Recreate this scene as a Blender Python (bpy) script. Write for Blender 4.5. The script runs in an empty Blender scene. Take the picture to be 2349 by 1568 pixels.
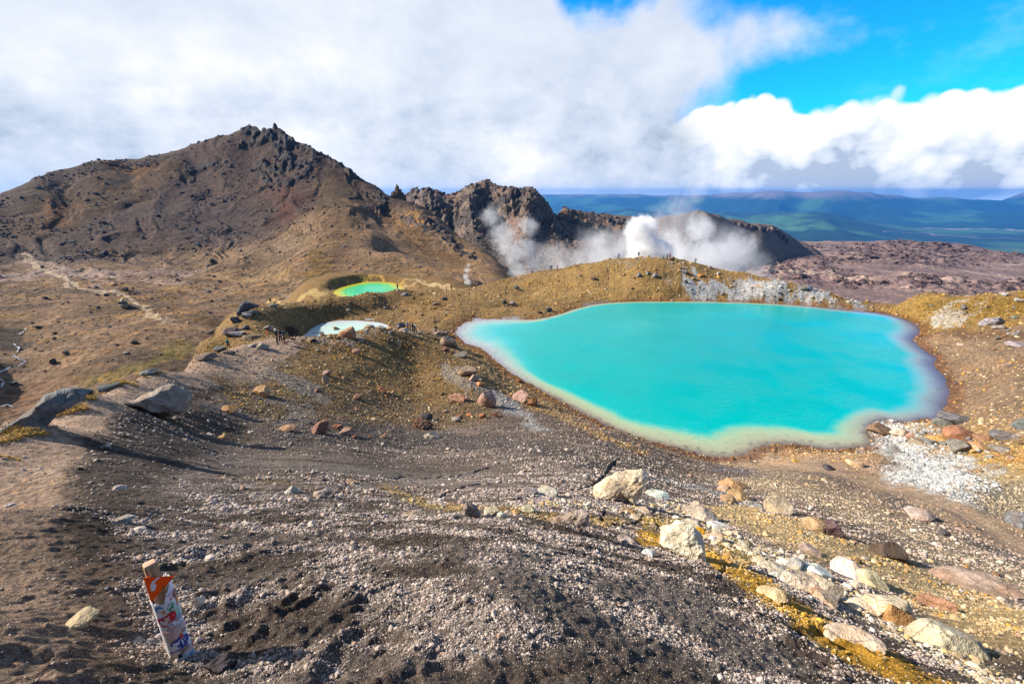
import bpy, math, random
import numpy as np
from mathutils import Vector, Matrix

rnd = random.Random(7)
rng = np.random.default_rng(11)
SC = bpy.context.scene
COL = SC.collection
R = math.radians

# ------------------------------------------------------------------ camera
PITCH = R(18.0)
FPX, CU, CV = 1060.0, 1174.5, 784.0            # focal length in sheet units of a 2349-wide survey sheet
cam_d = bpy.data.cameras.new("camera")
cam_d.sensor_width = 36.0
cam_d.lens = 36.0 * FPX / 2349.0
cam_d.clip_start = 0.05
cam_d.clip_end = 120000.0
cam = bpy.data.objects.new("camera", cam_d)
COL.objects.link(cam)
cam.location = (0, 0, 0)
cam.rotation_euler = (R(90) - PITCH, 0, 0)
SC.camera = cam

# ------------------------------------------------------------------ render settings / exposure
SC.view_settings.view_transform = 'Standard'
SC.view_settings.look = 'None'
SC.view_settings.exposure = 0.95
SC.view_settings.gamma = 1.0
SC.render.engine = 'CYCLES'
SC.cycles.use_denoising = True
SC.cycles.max_bounces = 5
SC.cycles.diffuse_bounces = 2
SC.cycles.glossy_bounces = 2
SC.cycles.transparent_max_bounces = 8
SC.cycles.volume_bounces = 3
SC.cycles.volume_max_steps = 96
SC.cycles.volume_step_rate = 1.0

# ------------------------------------------------------------------ sun
SUN_AZ, SUN_EL = R(-82.0), R(31.0)             # from straight ahead, negative = left
sd = Vector((math.sin(SUN_AZ) * math.cos(SUN_EL), math.cos(SUN_AZ) * math.cos(SUN_EL), math.sin(SUN_EL)))
sun_d = bpy.data.lights.new("sun", 'SUN')
sun_d.energy = 5.0
sun_d.angle = R(0.53)
sun_d.color = (1.0, 0.93, 0.82)
sun = bpy.data.objects.new("sun", sun_d)
COL.objects.link(sun)
sun.location = sd * 100
sun.rotation_euler = sd.to_track_quat('Z', 'Y').to_euler()

# ------------------------------------------------------------------ node helper
class NT:
    def __init__(s, tree):
        s.t = tree; s.n = tree.nodes; s.l = tree.links
    def put(s, sock, v):
        if isinstance(v, bpy.types.NodeSocket): s.l.new(v, sock)
        elif v is not None:
            if isinstance(v, (tuple, list)) and len(v) == 3 and sock.type == 'RGBA': v = (*v, 1.0)
            sock.default_value = v
    def m(s, op, a, b=None, c=None, clamp=False):
        n = s.n.new('ShaderNodeMath'); n.operation = op; n.use_clamp = clamp
        s.put(n.inputs[0], a); s.put(n.inputs[1], b); s.put(n.inputs[2], c)
        return n.outputs[0]
    def vm(s, op, a, b=None, sc=None):
        n = s.n.new('ShaderNodeVectorMath'); n.operation = op
        s.put(n.inputs[0], a); s.put(n.inputs[1], b)
        if sc is not None: s.put(n.inputs[3], sc)
        return n.outputs[1] if op in ('LENGTH', 'DOT_PRODUCT', 'DISTANCE') else n.outputs[0]
    def noise(s, vec, scale, detail=4, rough=0.55, dist=0.0, out=0, lac=2.0):
        n = s.n.new('ShaderNodeTexNoise'); s.put(n.inputs['Vector'], vec)
        s.put(n.inputs['Scale'], scale); s.put(n.inputs['Detail'], detail)
        s.put(n.inputs['Roughness'], rough); s.put(n.inputs['Distortion'], dist); s.put(n.inputs['Lacunarity'], lac)
        return n.outputs[out]
    def voro(s, vec, scale, feature='F1', out=0, rand=1.0, detail=0):
        n = s.n.new('ShaderNodeTexVoronoi'); n.feature = feature
        s.put(n.inputs['Vector'], vec); s.put(n.inputs['Scale'], scale); s.put(n.inputs['Randomness'], rand)
        if detail: s.put(n.inputs['Detail'], detail)
        return n.outputs[out]
    def ss(s, x, a, b, lo=0.0, hi=1.0):
        n = s.n.new('ShaderNodeMapRange'); n.interpolation_type = 'SMOOTHSTEP'; n.clamp = True
        s.put(n.inputs[0], x); s.put(n.inputs[1], a); s.put(n.inputs[2], b); s.put(n.inputs[3], lo); s.put(n.inputs[4], hi)
        return n.outputs[0]
    def mix(s, f, a, b, mode='MIX'):
        n = s.n.new('ShaderNodeMix'); n.data_type = 'RGBA'; n.blend_type = mode; n.clamp_factor = True
        s.put(n.inputs[0], f); s.put(n.inputs[6], a); s.put(n.inputs[7], b)
        return n.outputs[2]
    def ramp(s, f, stops, interp='LINEAR'):
        n = s.n.new('ShaderNodeValToRGB'); n.color_ramp.interpolation = interp
        e = n.color_ramp.elements
        while len(e) < len(stops): e.new(0.5)
        for q, (p, c) in zip(e, stops):
            q.position = p; q.color = (*c, 1.0) if len(c) == 3 else c
        s.put(n.inputs[0], f)
        return n.outputs[0]
    def curve(s, x, pts):
        """pts: (x,y) both already inside 0..1"""
        n = s.n.new('ShaderNodeFloatCurve'); c = n.mapping.curves[0]
        pts = sorted(pts)
        c.points[0].location = pts[0]; c.points[1].location = pts[-1]
        for p in pts[1:-1]: c.points.new(*p)
        n.mapping.update(); s.put(n.inputs[1], x)
        return n.outputs[0]
    def bump(s, h, strength=0.5, dist=0.1, nrm=None):
        n = s.n.new('ShaderNodeBump'); s.put(n.inputs['Height'], h)
        s.put(n.inputs['Strength'], strength); s.put(n.inputs['Distance'], dist)
        if nrm is not None: s.put(n.inputs['Normal'], nrm)
        return n.outputs[0]
    def attr(s, name, out='Color'):
        n = s.n.new('ShaderNodeAttribute'); n.attribute_name = name
        return n.outputs[out]
    def coord(s, out='Object'):
        return s.n.new('ShaderNodeTexCoord').outputs[out]

def new_mat(name):
    m = bpy.data.materials.new(name); m.use_nodes = True
    t = NT(m.node_tree); b = m.node_tree.nodes['Principled BSDF']
    b.inputs['Roughness'].default_value = 0.9
    b.inputs['Specular IOR Level'].default_value = 0.25
    return m, t, b

def plain_mat(name, col, rough=0.7, spec=0.3, var=0.25, scale=30.0):
    m, t, b = new_mat(name)
    n = t.noise(t.coord(), scale, 3)
    t.put(b.inputs['Base Color'], t.mix(n, tuple(c * (1 - var) for c in col), tuple(min(1, c * (1 + var)) for c in col)))
    b.inputs['Roughness'].default_value = rough
    b.inputs['Specular IOR Level'].default_value = spec
    return m

# ------------------------------------------------------------------ geometry of sight lines (survey sheet -> bearing and slope)
def ray(u, v):
    cx = (u - CU) / FPX; cy = -(v - CV) / FPX
    return cx, math.cos(PITCH) + cy * math.sin(PITCH), -math.sin(PITCH) + cy * math.cos(PITCH)
def azT(u, v):
    x, y, z = ray(u, v); h = math.hypot(x, y)
    return math.atan2(x, y), z / h

# ------------------------------------------------------------------ world: nishita sky and procedural clouds
W = bpy.data.worlds.new("World"); SC.world = W; W.use_nodes = True
def build_world():
    t = NT(W.node_tree); bg = W.node_tree.nodes['Background']
    WS = 0.1
    sky = t.n.new('ShaderNodeTexSky'); sky.sky_type = 'NISHITA'; sky.sun_disc = False
    sky.sun_elevation = SUN_EL; sky.sun_rotation = SUN_AZ
    sky.altitude = 1700; sky.air_density = 1.0; sky.dust_density = 0.3; sky.ozone_density = 2.0
    blue = t.mix(1.0, sky.outputs[0], (0.05, 0.93, 1.62), 'MULTIPLY')
    d = t.coord('Generated')
    sx = t.n.new('ShaderNodeSeparateXYZ'); t.put(sx.inputs[0], d)
    x, y, z = sx.outputs
    az0 = t.m('ARCTAN2', x, y); el0 = t.m('ARCSINE', z)
    # wind-torn warping of the cloud outlines
    nv = t.n.new('ShaderNodeSeparateColor'); t.put(nv.inputs[0], t.noise(d, 3.2, 3, 0.6, out=1)); n1, n2 = nv.outputs[0], nv.outputs[1]
    n3 = t.noise(t.vm('ADD', d, (3.3, 5.1, 9.2)), 14.0, 5, 0.62)
    az = t.m('ADD', az0, t.m('MULTIPLY', t.m('SUBTRACT', n1, 0.5), 0.34))
    el = t.m('ADD', el0, t.m('MULTIPLY', t.m('SUBTRACT', n2, 0.5), 0.16))
    def ns(a, lo, hi): return t.m('DIVIDE', t.m('SUBTRACT', a, lo), hi - lo, clamp=True)
    # 1. the big overcast mass on the left, its edge bearing given for each height
    pts = [(1900, 400), (1800, 300), (1690, 230), (1800, 150), (1840, 110), (1690, 50), (1610, 10), (1560, -60)]
    cp = []
    for u, v in pts:
        a, T = azT(u, v); cp.append((math.atan(T), a))
    cp = [(-0.3, 0.75)] + cp + [(1.0, 0.2), (1.5, 0.1)]
    lo, hi = -0.4, 1.6
    edge = t.curve(ns(el, lo, hi), [((e - lo) / (hi - lo), (a + 1) / 2) for e, a in cp])
    edge = t.m('SUBTRACT', t.m('MULTIPLY', edge, 2.0), 1.0)
    m1 = t.ss(t.m('ADD', t.m('SUBTRACT', edge, az), t.m('MULTIPLY', t.m('SUBTRACT', n3, 0.5), 0.16)), -0.06, 0.10)
    # blue hole near the top
    ha, hT = azT(1400, 8)
    hx = t.m('DIVIDE', t.m('SUBTRACT', az, ha - 0.005), 0.075); hy = t.m('DIVIDE', t.m('SUBTRACT', el, math.atan(hT) + 0.03), 0.065)
    hd = t.m('SQRT', t.m('ADD', t.m('MULTIPLY', hx, hx), t.m('MULTIPLY', hy, hy)))
    hole = t.ss(t.m('ADD', hd, t.m('MULTIPLY', t.m('SUBTRACT', n3, 0.5), 1.2)), 0.7, 1.3)
    m1 = t.m('MULTIPLY', m1, hole)
    # behind the observer the sky opens again
    m1 = t.m('MULTIPLY', m1, t.ss(y, -0.75, -0.1, 0.35, 1.0))
    # thin veil between
    veil = t.m('MULTIPLY', t.ss(t.noise(t.vm('MULTIPLY', d, (2.0, 2.0, 4.0)), 2.3, 5, 0.62), 0.50, 0.74), t.ss(el0, 0.12, 0.3, 0.15, 0.75))
    # 2. cumulus bank low on the right with a crisp upper edge
    top = [(1300, 395), (1450, 330), (1560, 262), (1640, 238), (1720, 222), (1800, 234), (1870, 240), (1930, 232), (1990, 210), (2050, 206), (2110, 220), (2180, 212), (2280, 200), (2349, 190), (2600, 180)]
    ct = []
    for u, v in top:
        a, T = azT(u, v); ct.append((a, math.atan(T)))
    ct = [(-1.0, 0.03), (0.0, 0.05)] + ct + [(1.4, 0.22), (2.2, 0.12)]
    lo2, hi2 = -1.2, 2.4
    ez = t.curve(ns(az0, lo2, hi2), [((a - lo2) / (hi2 - lo2), e / 0.5) for a, e in ct])
    ez = t.m('MULTIPLY', ez, 0.5)
    puff = t.voro(t.vm('ADD', d, t.vm('SCALE', t.noise(d, 9.0, 2, out=1), None, 0.05)), 13.0, 'F1', 0)
    puff2 = t.voro(t.vm('ADD', d, (2.0, 3.0, 1.0)), 38.0, 'F1', 0)
    pf = t.m('ADD', t.m('MULTIPLY', t.m('SUBTRACT', 0.45, puff), 0.034), t.m('MULTIPLY', t.m('SUBTRACT', 0.45, puff2), 0.02))
    dtop = t.m('ADD', t.m('SUBTRACT', ez, el0), t.m('MINIMUM', pf, 0.007))
    m2 = t.ss(dtop, -0.004, 0.008)
    # ---- shading of the overcast
    big = t.noise(t.vm('ADD', t.vm('MULTIPLY', d, (1.0, 1.0, 1.9)), (4.2, 0.3, 0.0)), 1.7, 4, 0.52)
    mid = t.noise(t.vm('ADD', t.vm('MULTIPLY', d, (1.0, 1.0, 1.6)), (1.2, 8.3, 0.0)), 5.5, 8, 0.64)
    low = t.ss(el0, 0.30, 0.06)        # broken texture low in the sky
    lowleft = t.m('MULTIPLY', low, t.ss(az0, -0.30, -0.75))
    sh = t.m('ADD', t.m('MULTIPLY', big, 0.75), t.m('MULTIPLY', t.m('SUBTRACT', mid, 0.5), t.ss(low, 0, 1, 0.42, 0.95)))
    sh = t.m('ADD', sh, t.m('MULTIPLY', t.m('SUBTRACT', n3, 0.5), t.ss(low, 0, 1, 0.10, 0.30)))
    sh = t.m('SUBTRACT', sh, t.m('MULTIPLY', lowleft, 0.06))
    c1 = t.ramp(sh, [(0.15, (0.20, 0.25, 0.33)), (0.28, (0.32, 0.37, 0.45)), (0.39, (0.395, 0.43, 0.50)), (0.48, (0.455, 0.48, 0.52)), (0.60, (0.55, 0.55, 0.56))])
    # ---- shading of the cumulus: sunlit heads, grey flat base
    rel = t.m('DIVIDE', t.m('SUBTRACT', el0, 0.005), t.m('MAXIMUM', t.m('SUBTRACT', ez, 0.005), 0.02))
    bs = t.m('ADD', t.m('ADD', rel, t.m('MULTIPLY', t.m('SUBTRACT', 0.5, puff), 0.75)), t.m('ADD', t.m('MULTIPLY', t.m('SUBTRACT', t.noise(t.vm('MULTIPLY', d, (1.0, 1.0, 2.2)), 6.0, 7, 0.62), 0.5), 1.5), t.m('ADD', t.m('MULTIPLY', t.m('SUBTRACT', n3, 0.5), 0.7), t.m('MULTIPLY', t.m('SUBTRACT', 0.4, puff2), 0.35))))
    c2 = t.ramp(bs, [(0.0, (0.26, 0.31, 0.40)), (0.10, (0.36, 0.41, 0.49)), (0.26, (0.47, 0.50, 0.55)), (0.5, (0.60, 0.60, 0.60))])
    k = 1.0 / WS
    col = t.mix(t.m('MULTIPLY', veil, 0.42), blue, (0.58 * k, 0.66 * k, 0.76 * k))
    col = t.mix(m2, col, t.mix(1.0, c2, (k, k, k), 'MULTIPLY'))
    m1b = t.m('MULTIPLY', m1, t.ss(t.m('MULTIPLY', m2, t.ss(az0, 0.22, 0.46)), 0, 1, 1.0, 0.12))
    col = t.mix(m1b, col, t.mix(1.0, c1, (k, k, k), 'MULTIPLY'))
    # clear pale strip at the very horizon
    strip = t.m('MULTIPLY', t.ss(t.m('ADD', el0, t.m('MULTIPLY', t.m('SUBTRACT', n3, 0.5), 0.02)), t.ss(az0, 0.60, 0.85, -0.030, 0.005), t.ss(az0, 0.60, 0.85, -0.045, -0.006)), 1.0)
    col = t.mix(strip, col, (0.60 * k, 0.70 * k, 0.80 * k))
    # below the horizon the world is only a dim ground glow
    col = t.mix(t.ss(el0, -0.03, -0.10), col, (0.06 * k, 0.055 * k, 0.05 * k))
    # overhead, outside the picture, the sky is darkened to cut fill light
    col = t.mix(t.ss(el0, 0.50, 0.85), col, (0.07 * k, 0.12 * k, 0.21 * k))
    # away from the picture, behind the observer: darker and bluer, also to lessen the fill
    col = t.mix(t.ss(y, 0.1, -0.6, 0.0, 0.8), col, (0.08 * k, 0.12 * k, 0.20 * k))
    t.put(bg.inputs[0], col); bg.inputs[1].default_value = WS
build_world()
W.cycles.sampling_method = 'MANUAL'; W.cycles.sample_map_resolution = 256

# ------------------------------------------------------------------ noise in numpy
def _h(ix, iy, seed):
    h = (ix.astype(np.int64) * 374761393 + iy.astype(np.int64) * 668265263 + seed * 974711) & 0xffffffff
    h = ((h ^ (h >> 13)) * 1274126177) & 0xffffffff
    h = h ^ (h >> 16)
    return (h & 0xffff).astype(np.float32) / 65535.0
def gn(x, y, seed=0):
    """value-gradient noise, about -1..1"""
    ix = np.floor(x); iy = np.floor(y); fx = (x - ix).astype(np.float32); fy = (y - iy).astype(np.float32)
    ux = fx * fx * fx * (fx * (fx * 6 - 15) + 10); uy = fy * fy * fy * (fy * (fy * 6 - 15) + 10)
    def g(dx, dy):
        a = _h(ix + dx, iy + dy, seed) * 6.2831853
        return np.cos(a) * (fx - dx) + np.sin(a) * (fy - dy)
    a = g(0, 0); b = g(1, 0); c = g(0, 1); d = g(1, 1)
    return ((a + (b - a) * ux) * (1 - uy) + (c + (d - c) * ux) * uy) * 1.5
def fbm(x, y, oct=4, seed=0, rough=0.5, ridged=False):
    s = 0; a = 1.0; n = 0
    for i in range(oct):
        v = gn(x, y, seed + i * 17)
        if ridged: v = 1 - 2 * np.abs(v)
        s = s + a * v; n += a; a *= rough; x = x * 2.03 + 5.7; y = y * 2.03 + 1.3
    return s / n
def sst(x, a, b):
    t = np.clip((x - a) / (b - a), 0, 1); return t * t * (3 - 2 * t)

# ------------------------------------------------------------------ polar height fields
class Layer:
    """ground sheet round the observer: rows of range, columns of bearing, slope T = z / range"""
    def __init__(s, name, a0, a1, r0, r1, na, nr, K=2.0, coarse=(150, 170)):
        s.name = name; s.a0, s.a1, s.l0, s.l1 = R(a0), R(a1), math.log(r0), math.log(r1)
        s.na, s.nr, s.K = na, nr, K; s.pts = []; s.coarse = coarse
    def p(s, u, v, r):
        a, T = azT(u, v); s.pts.append((a, math.log(r), T)); return r * T
    def ps(s, *l):
        for q in l: s.p(*q)
    def w(s, az_deg, r, z): s.pts.append((R(az_deg), math.log(r), z / r))
    def b(s, u, r, z, v=780):
        a, T = azT(u, v); s.pts.append((a, math.log(r), z / r))
    def solve(s, smooth=2e-4):
        P = np.array(s.pts); X = np.c_[P[:, 0] * s.K, P[:, 1]]; n = len(P)
        d = np.linalg.norm(X[:, None] - X[None], axis=2)
        d2 = d + np.eye(n)
        A = np.where(d > 0, d * d * np.log(d2), 0) + np.eye(n) * smooth
        Q = np.c_[np.ones(n), X]
        M = np.block([[A, Q], [Q.T, np.zeros((3, 3))]])
        s.wts = np.linalg.solve(M, np.r_[P[:, 2], 0, 0, 0]); s.X = X
        ca, cr = s.coarse
        ga = np.linspace(s.a0, s.a1, ca); gl = np.linspace(s.l0, s.l1, cr)
        LL, AA = np.meshgrid(gl, ga, indexing='ij')
        q = np.c_[AA.ravel() * s.K, LL.ravel()]
        out = np.zeros(len(q))
        for i in range(0, len(q), 4000):
            qq = q[i:i + 4000]; dd = np.linalg.norm(qq[:, None] - X[None], axis=2)
            k = np.where(dd > 1e-9, dd * dd * np.log(np.maximum(dd, 1e-9)), 0)
            out[i:i + 4000] = k @ s.wts[:n] + s.wts[n] + qq @ s.wts[n + 1:]
        C = out.reshape(cr, ca)
        # cubic-free upsampling: bilinear twice smoothed by Catmull-Rom along both axes
        def cr_up(M, n):
            m = M.shape[0]; tt = np.linspace(0, m - 1, n); i = np.minimum(tt.astype(int), m - 2); f = (tt - i)[:, None]
            p0 = M[np.maximum(i - 1, 0)]; p1 = M[i]; p2 = M[i + 1]; p3 = M[np.minimum(i + 2, m - 1)]
            return 0.5 * (2 * p1 + (p2 - p0) * f + (2 * p0 - 5 * p1 + 4 * p2 - p3) * f ** 2 + (3 * p1 - p0 - 3 * p2 + p3) * f ** 3)
        s.T = cr_up(cr_up(C, s.nr).T, s.na).T
        s.ln = np.linspace(s.l0, s.l1, s.nr); s.az = np.linspace(s.a0, s.a1, s.na)
        s.Lg, s.Ag = np.meshgrid(s.ln, s.az, indexing='ij')
        s.r = np.exp(s.Lg); s.z = s.T * s.r
        s.x = s.r * np.sin(s.Ag); s.y = s.r * np.cos(s.Ag)
    def update(s):
        s.T = s.z / s.r
    def hit(s, u, v, start=None):
        """first ground point seen along a line of sight"""
        a, T = azT(u, v)
        fa = (a - s.a0) / (s.a1 - s.a0) * (s.na - 1)
        if fa < 0 or fa >= s.na - 1: return None
        i = int(fa); f = fa - i
        c = s.T[:, i] * (1 - f) + s.T[:, i + 1] * f
        k0 = 0 if start is None else int((math.log(start) - s.l0) / (s.l1 - s.l0) * (s.nr - 1))
        w = np.nonzero(c[k0:] >= T)[0]
        if len(w) == 0: return None
        k = w[0] + k0
        if k > 0 and c[k] > c[k - 1] and c[k - 1] < T:
            g = (T - c[k - 1]) / (c[k] - c[k - 1]); l = s.ln[k - 1] + g * (s.ln[1] - s.ln[0])
        else: l = s.ln[k]
        r = math.exp(l)
        return Vector((r * math.sin(a), r * math.cos(a), r * T))
    def zat(s, x, y):
        x = np.asarray(x, float); y = np.asarray(y, float)
        l = np.log(np.hypot(x, y)); a = np.arctan2(x, y)
        fl = np.clip((l - s.l0) / (s.l1 - s.l0) * (s.nr - 1), 0, s.nr - 1.001); fa = np.clip((a - s.a0) / (s.a1 - s.a0) * (s.na - 1), 0, s.na - 1.001)
        i = fl.astype(int); j = fa.astype(int); f = fl - i; g = fa - j
        Z = s.z
        return (Z[i, j] * (1 - f) + Z[i + 1, j] * f) * (1 - g) + (Z[i, j + 1] * (1 - f) + Z[i + 1, j + 1] * f) * g
    def detail(s, amp=0.035, hi=0.15, seed=3, mask=None, lmax=64.0, octs=14, res=2.2):
        """roughness at every scale the sheet can carry"""
        sp = s.r * max((s.a1 - s.a0) / s.na, (s.l1 - s.l0) / s.nr) * res
        lam = lmax; dz = np.zeros_like(s.z)
        for i in range(octs):
            wgt = sst(lam / sp, 0.7, 1.6) * (1 - sst(lam / s.r, hi * 0.6, hi * 1.4))
            if wgt.max() > 0:
                dz += gn(s.x / lam + 13.1 * i, s.y / lam + 7.7 * i, seed + i) * lam * amp * wgt
            lam *= 0.5
        if mask is not None: dz *= mask
        s.z += dz
        return dz
    def mesh(s, mat, cols=None, extra=None, kind='structure', drop_outer=0.0):
        nr, na = s.nr, s.na
        me = bpy.data.meshes.new(s.name)
        co = np.empty((nr * na, 3), np.float32); co[:, 0] = s.x.ravel(); co[:, 1] = s.y.ravel(); co[:, 2] = s.z.ravel()
        idx = np.arange(nr * na, dtype=np.int32).reshape(nr, na)
        q = np.stack([idx[:-1, :-1], idx[:-1, 1:], idx[1:, 1:], idx[1:, :-1]], -1).reshape(-1, 4)[:, ::-1]
        fill_mesh(me, co, q)
        if cols is not None: set_col(me, cols.reshape(-1, 3))
        me.materials.append(mat)
        o = bpy.data.objects.new(s.name, me); COL.objects.link(o); o['kind'] = kind
        s.obj = o
        return o

def fill_mesh(me, co, faces, smooth=True):
    nf, k = faces.shape
    me.vertices.add(len(co)); me.vertices.foreach_set('co', co.astype(np.float32).ravel())
    me.loops.add(nf * k); me.loops.foreach_set('vertex_index', faces.astype(np.int32).ravel())
    me.polygons.add(nf); me.polygons.foreach_set('loop_start', np.arange(0, nf * k, k, dtype=np.int32))
    me.polygons.foreach_set('use_smooth', np.full(nf, smooth))
    me.update(calc_edges=True)
def set_col(me, c, name='Col'):
    at = me.color_attributes.new(name, 'FLOAT_COLOR', 'POINT')
    a = np.ones((len(c), 4), np.float32); a[:, :3] = c
    at.data.foreach_set('color', a.ravel())

# distance from many points to a polyline, in (bearing, k * log-range)
def pdist(A, L, line, k):
    best = np.full(A.shape, 1e9, np.float32)
    pts = np.array(line, float)
    if len(pts) == 1: pts = np.r_[pts, pts]
    for p, q in zip(pts[:-1], pts[1:]):
        px, py = p[0], p[1] * k; dx, dy = q[0] - p[0], (q[1] - p[1]) * k
        dd = dx * dx + dy * dy + 1e-12
        t = np.clip(((A - px) * dx + (L * k - py) * dy) / dd, 0, 1)
        d = (A - px - t * dx) ** 2 + (L * k - py - t * dy) ** 2
        best = np.minimum(best, d)
    return np.sqrt(best)
# signed distance in metres to a closed shore line (positive inside)
def shore_dist(x, y, poly):
    P = np.array(poly); best = np.full(x.shape, 1e9); ins = np.zeros(x.shape, bool)
    for (x0, y0), (x1, y1) in zip(P, np.roll(P, -1, 0)):
        dx, dy = x1 - x0, y1 - y0
        t = np.clip(((x - x0) * dx + (y - y0) * dy) / (dx * dx + dy * dy + 1e-12), 0, 1)
        best = np.minimum(best, (x - x0 - t * dx) ** 2 + (y - y0 - t * dy) ** 2)
        c = ((y0 > y) != (y1 > y)) & (x < (x1 - x0) * (y - y0) / (y1 - y0 + 1e-12) + x0)
        ins ^= c
    d = np.sqrt(best)
    return np.where(ins, d, -d)
def spline(pts, n=8):
    P = np.array(pts, float); m = len(P); out = []
    for i in range(m):
        p0, p1, p2, p3 = P[i - 1], P[i], P[(i + 1) % m], P[(i + 2) % m]
        for j in range(n):
            f = j / n
            out.append(0.5 * (2 * p1 + (p2 - p0) * f + (2 * p0 - 5 * p1 + 4 * p2 - p3) * f ** 2 + (3 * p1 - p0 - 3 * p2 + p3) * f ** 3))
    return np.array(out)
def on_plane(u, v, z):
    a, T = azT(u, v); r = z / T
    return r * math.sin(a), r * math.cos(a)
# ================================================================== GROUND (near: ridge path, bowl, lake shores, far lake ridge)
Z_BLUE, Z_PALE, Z_GREEN = -25.0, -27.0, -33.0
G = Layer("ground", -66, 66, 0.7, 235, 1500, 1500, K=2.0, coarse=(170, 190))
# middle column, straight down the picture
G.ps((1174, 1568, 1.42), (1174, 1400, 1.98), (1174, 1300, 2.7), (1174, 1200, 4.6), (1174, 1130, 9), (1174, 1080, 15),
     (1174, 1040, 21), (1174, 1000, 29), (1174, 950, 41), (1174, 900, 52))
G.ps((1500, 1568, 1.7), (1450, 1400, 2.6), (1430, 1270, 4.6), (1420, 1180, 8), (1420, 1120, 13), (1430, 1060, 22), (1380, 1000, 33), (1480, 1040, 32))
G.ps((1600, 1568, 1.9), (1600, 1350, 3.8), (1600, 1250, 7), (1600, 1200, 10.5), (1600, 1150, 17), (1600, 1100, 28), (1600, 1060, 39))
G.ps((1800, 1568, 2.5), (1800, 1350, 5.5), (1800, 1200, 14), (1800, 1120, 27), (1750, 1062, 43))
G.ps((2000, 1568, 3.3), (2000, 1450, 5.5), (2000, 1300, 11.5), (2000, 1180, 24), (2050, 1110, 38), (1900, 1080, 39))
G.ps((2200, 1568, 4.4), (2200, 1520, 5.6), (2200, 1400, 9.5), (2200, 1280, 18), (2200, 1180, 29), (2200, 1110, 37))
G.ps((2349, 1568, 5.6), (2349, 1400, 12), (2349, 1300, 20), (2349, 1250, 27), (2349, 1150, 37), (2349, 1050, 47), (2349, 950, 60), (2349, 800, 90), (2349, 720, 116))
G.ps((2500, 1400, 10), (2500, 1100, 40), (2500, 850, 80))
G.ps((2150, 1010, 56), (2050, 990, 58), (2200, 900, 74), (2220, 800, 96), (2180, 740, 112))
# left of the middle
G.ps((950, 1568, 1.45), (950, 1300, 2.8), (950, 1180, 6.2), (950, 1100, 13.5), (950, 1050, 22), (950, 1000, 31), (950, 950, 39.5), (950, 900, 48), (950, 830, 58))
G.ps((1080, 860, 53), (1080, 820, 64), (1000, 800, 64))
G.ps((700, 1568, 1.75), (700, 1400, 2.5), (700, 1200, 5.4), (700, 1100, 11), (700, 1050, 17.5), (700, 1000, 25), (700, 950, 32), (700, 900, 38.5), (700, 850, 46), (700, 805, 54))
G.ps((415, 1505, 2.55), (300, 1400, 3.2), (350, 1200, 6.2), (350, 1100, 10.5), (300, 1000, 17), (450, 1000, 22), (450, 930, 28), (420, 885, 34), (550, 1000, 24.5), (560, 900, 36), (540, 850, 42.5), (500, 1080, 14),
     (342, 895, 31), (273, 926, 25.5), (171, 991, 18), (444, 851, 39.5), (120, 1052, 13.6), (560, 815, 49))
G.ps((100, 1568, 2.4), (0, 1400, 3.5), (30, 1300, 4.6), (60, 1180, 7.5), (34, 1104, 11), (68, 1052, 13.7), (137, 967, 20), (239, 912, 27), (342, 871, 34), (496, 830, 44), (581, 806, 51))
G.ps((200, 1180, 6.4), (150, 1080, 11))
# left edge of the ridge walk and the drop behind it
crest = [(0, 988, 17), (90, 945, 22), (167, 914, 27), (250, 884, 32), (328, 858, 37), (444, 820, 46), (533, 796, 55), (600, 783, 60)]
G.ps(*crest)
G.ps((-120, 1040, 13), (-100, 1200, 7))
for u, v, r, z in [(-120, 1040, 18, -9.5), (-120, 1040, 28, -19), (0, 988, 21, -9.5), (0, 988, 30, -17.5), (90, 945, 27, -12.3), (90, 945, 36, -19.5), (167, 914, 32, -14), (167, 914, 42, -22), (250, 884, 38, -16.3), (250, 884, 48, -24),
                (328, 858, 43, -18), (328, 858, 58, -27), (444, 820, 55, -20), (444, 820, 72, -28.5), (533, 796, 64, -20.5)]:
    G.b(u, r, z, v)
for u in (-300, -100, 100, 250, 400): G.b(u, 105, -56); G.b(u, 190, -64); G.b(u, 235, -66)
G.b(-300, 20, -11); G.b(-300, 45, -30); G.b(-300, 8, -4.2); G.b(-300, 3, -2)
# crest in front of the pale lake
G.ps((640, 785, 57), (680, 772, 60), (760, 768, 62), (870, 750, 68), (940, 758, 76), (1010, 766, 80), (1045, 775, 80))
for u, r, z in [(700, 70, -21.5), (760, 74, -23.5), (760, 84, -27.8), (830, 80, -25), (830, 88, -28), (880, 82, -25.5)]: G.b(u, r, z)
# spur with the dark boulders, left of the pale lake
G.ps((524, 799, 80), (560, 775, 82), (600, 775, 72), (500, 766, 86), (540, 740, 92), (560, 712, 97), (620, 699, 106), (640, 740, 93), (680, 745, 96), (700, 690, 114), (750, 686, 113), (790, 682, 114), (850, 672, 119), (912, 664, 126), (960, 668, 128))
G.ps((480, 775, 88), (450, 800, 88))
for u, r, z in [(480, 105, -30), (480, 125, -42), (550, 120, -31), (550, 150, -46), (620, 122, -28.5), (620, 150, -38), (620, 190, -48), (420, 110, -38), (420, 140, -54), (520, 190, -58)]: G.b(u, r, z)
for u, r, z in [(750, 124, -28.5), (790, 126, -29.5), (850, 136, -30), (912, 140, -30.5), (700, 130, -29), (700, 160, -34)]: G.b(u, r, z)
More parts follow.
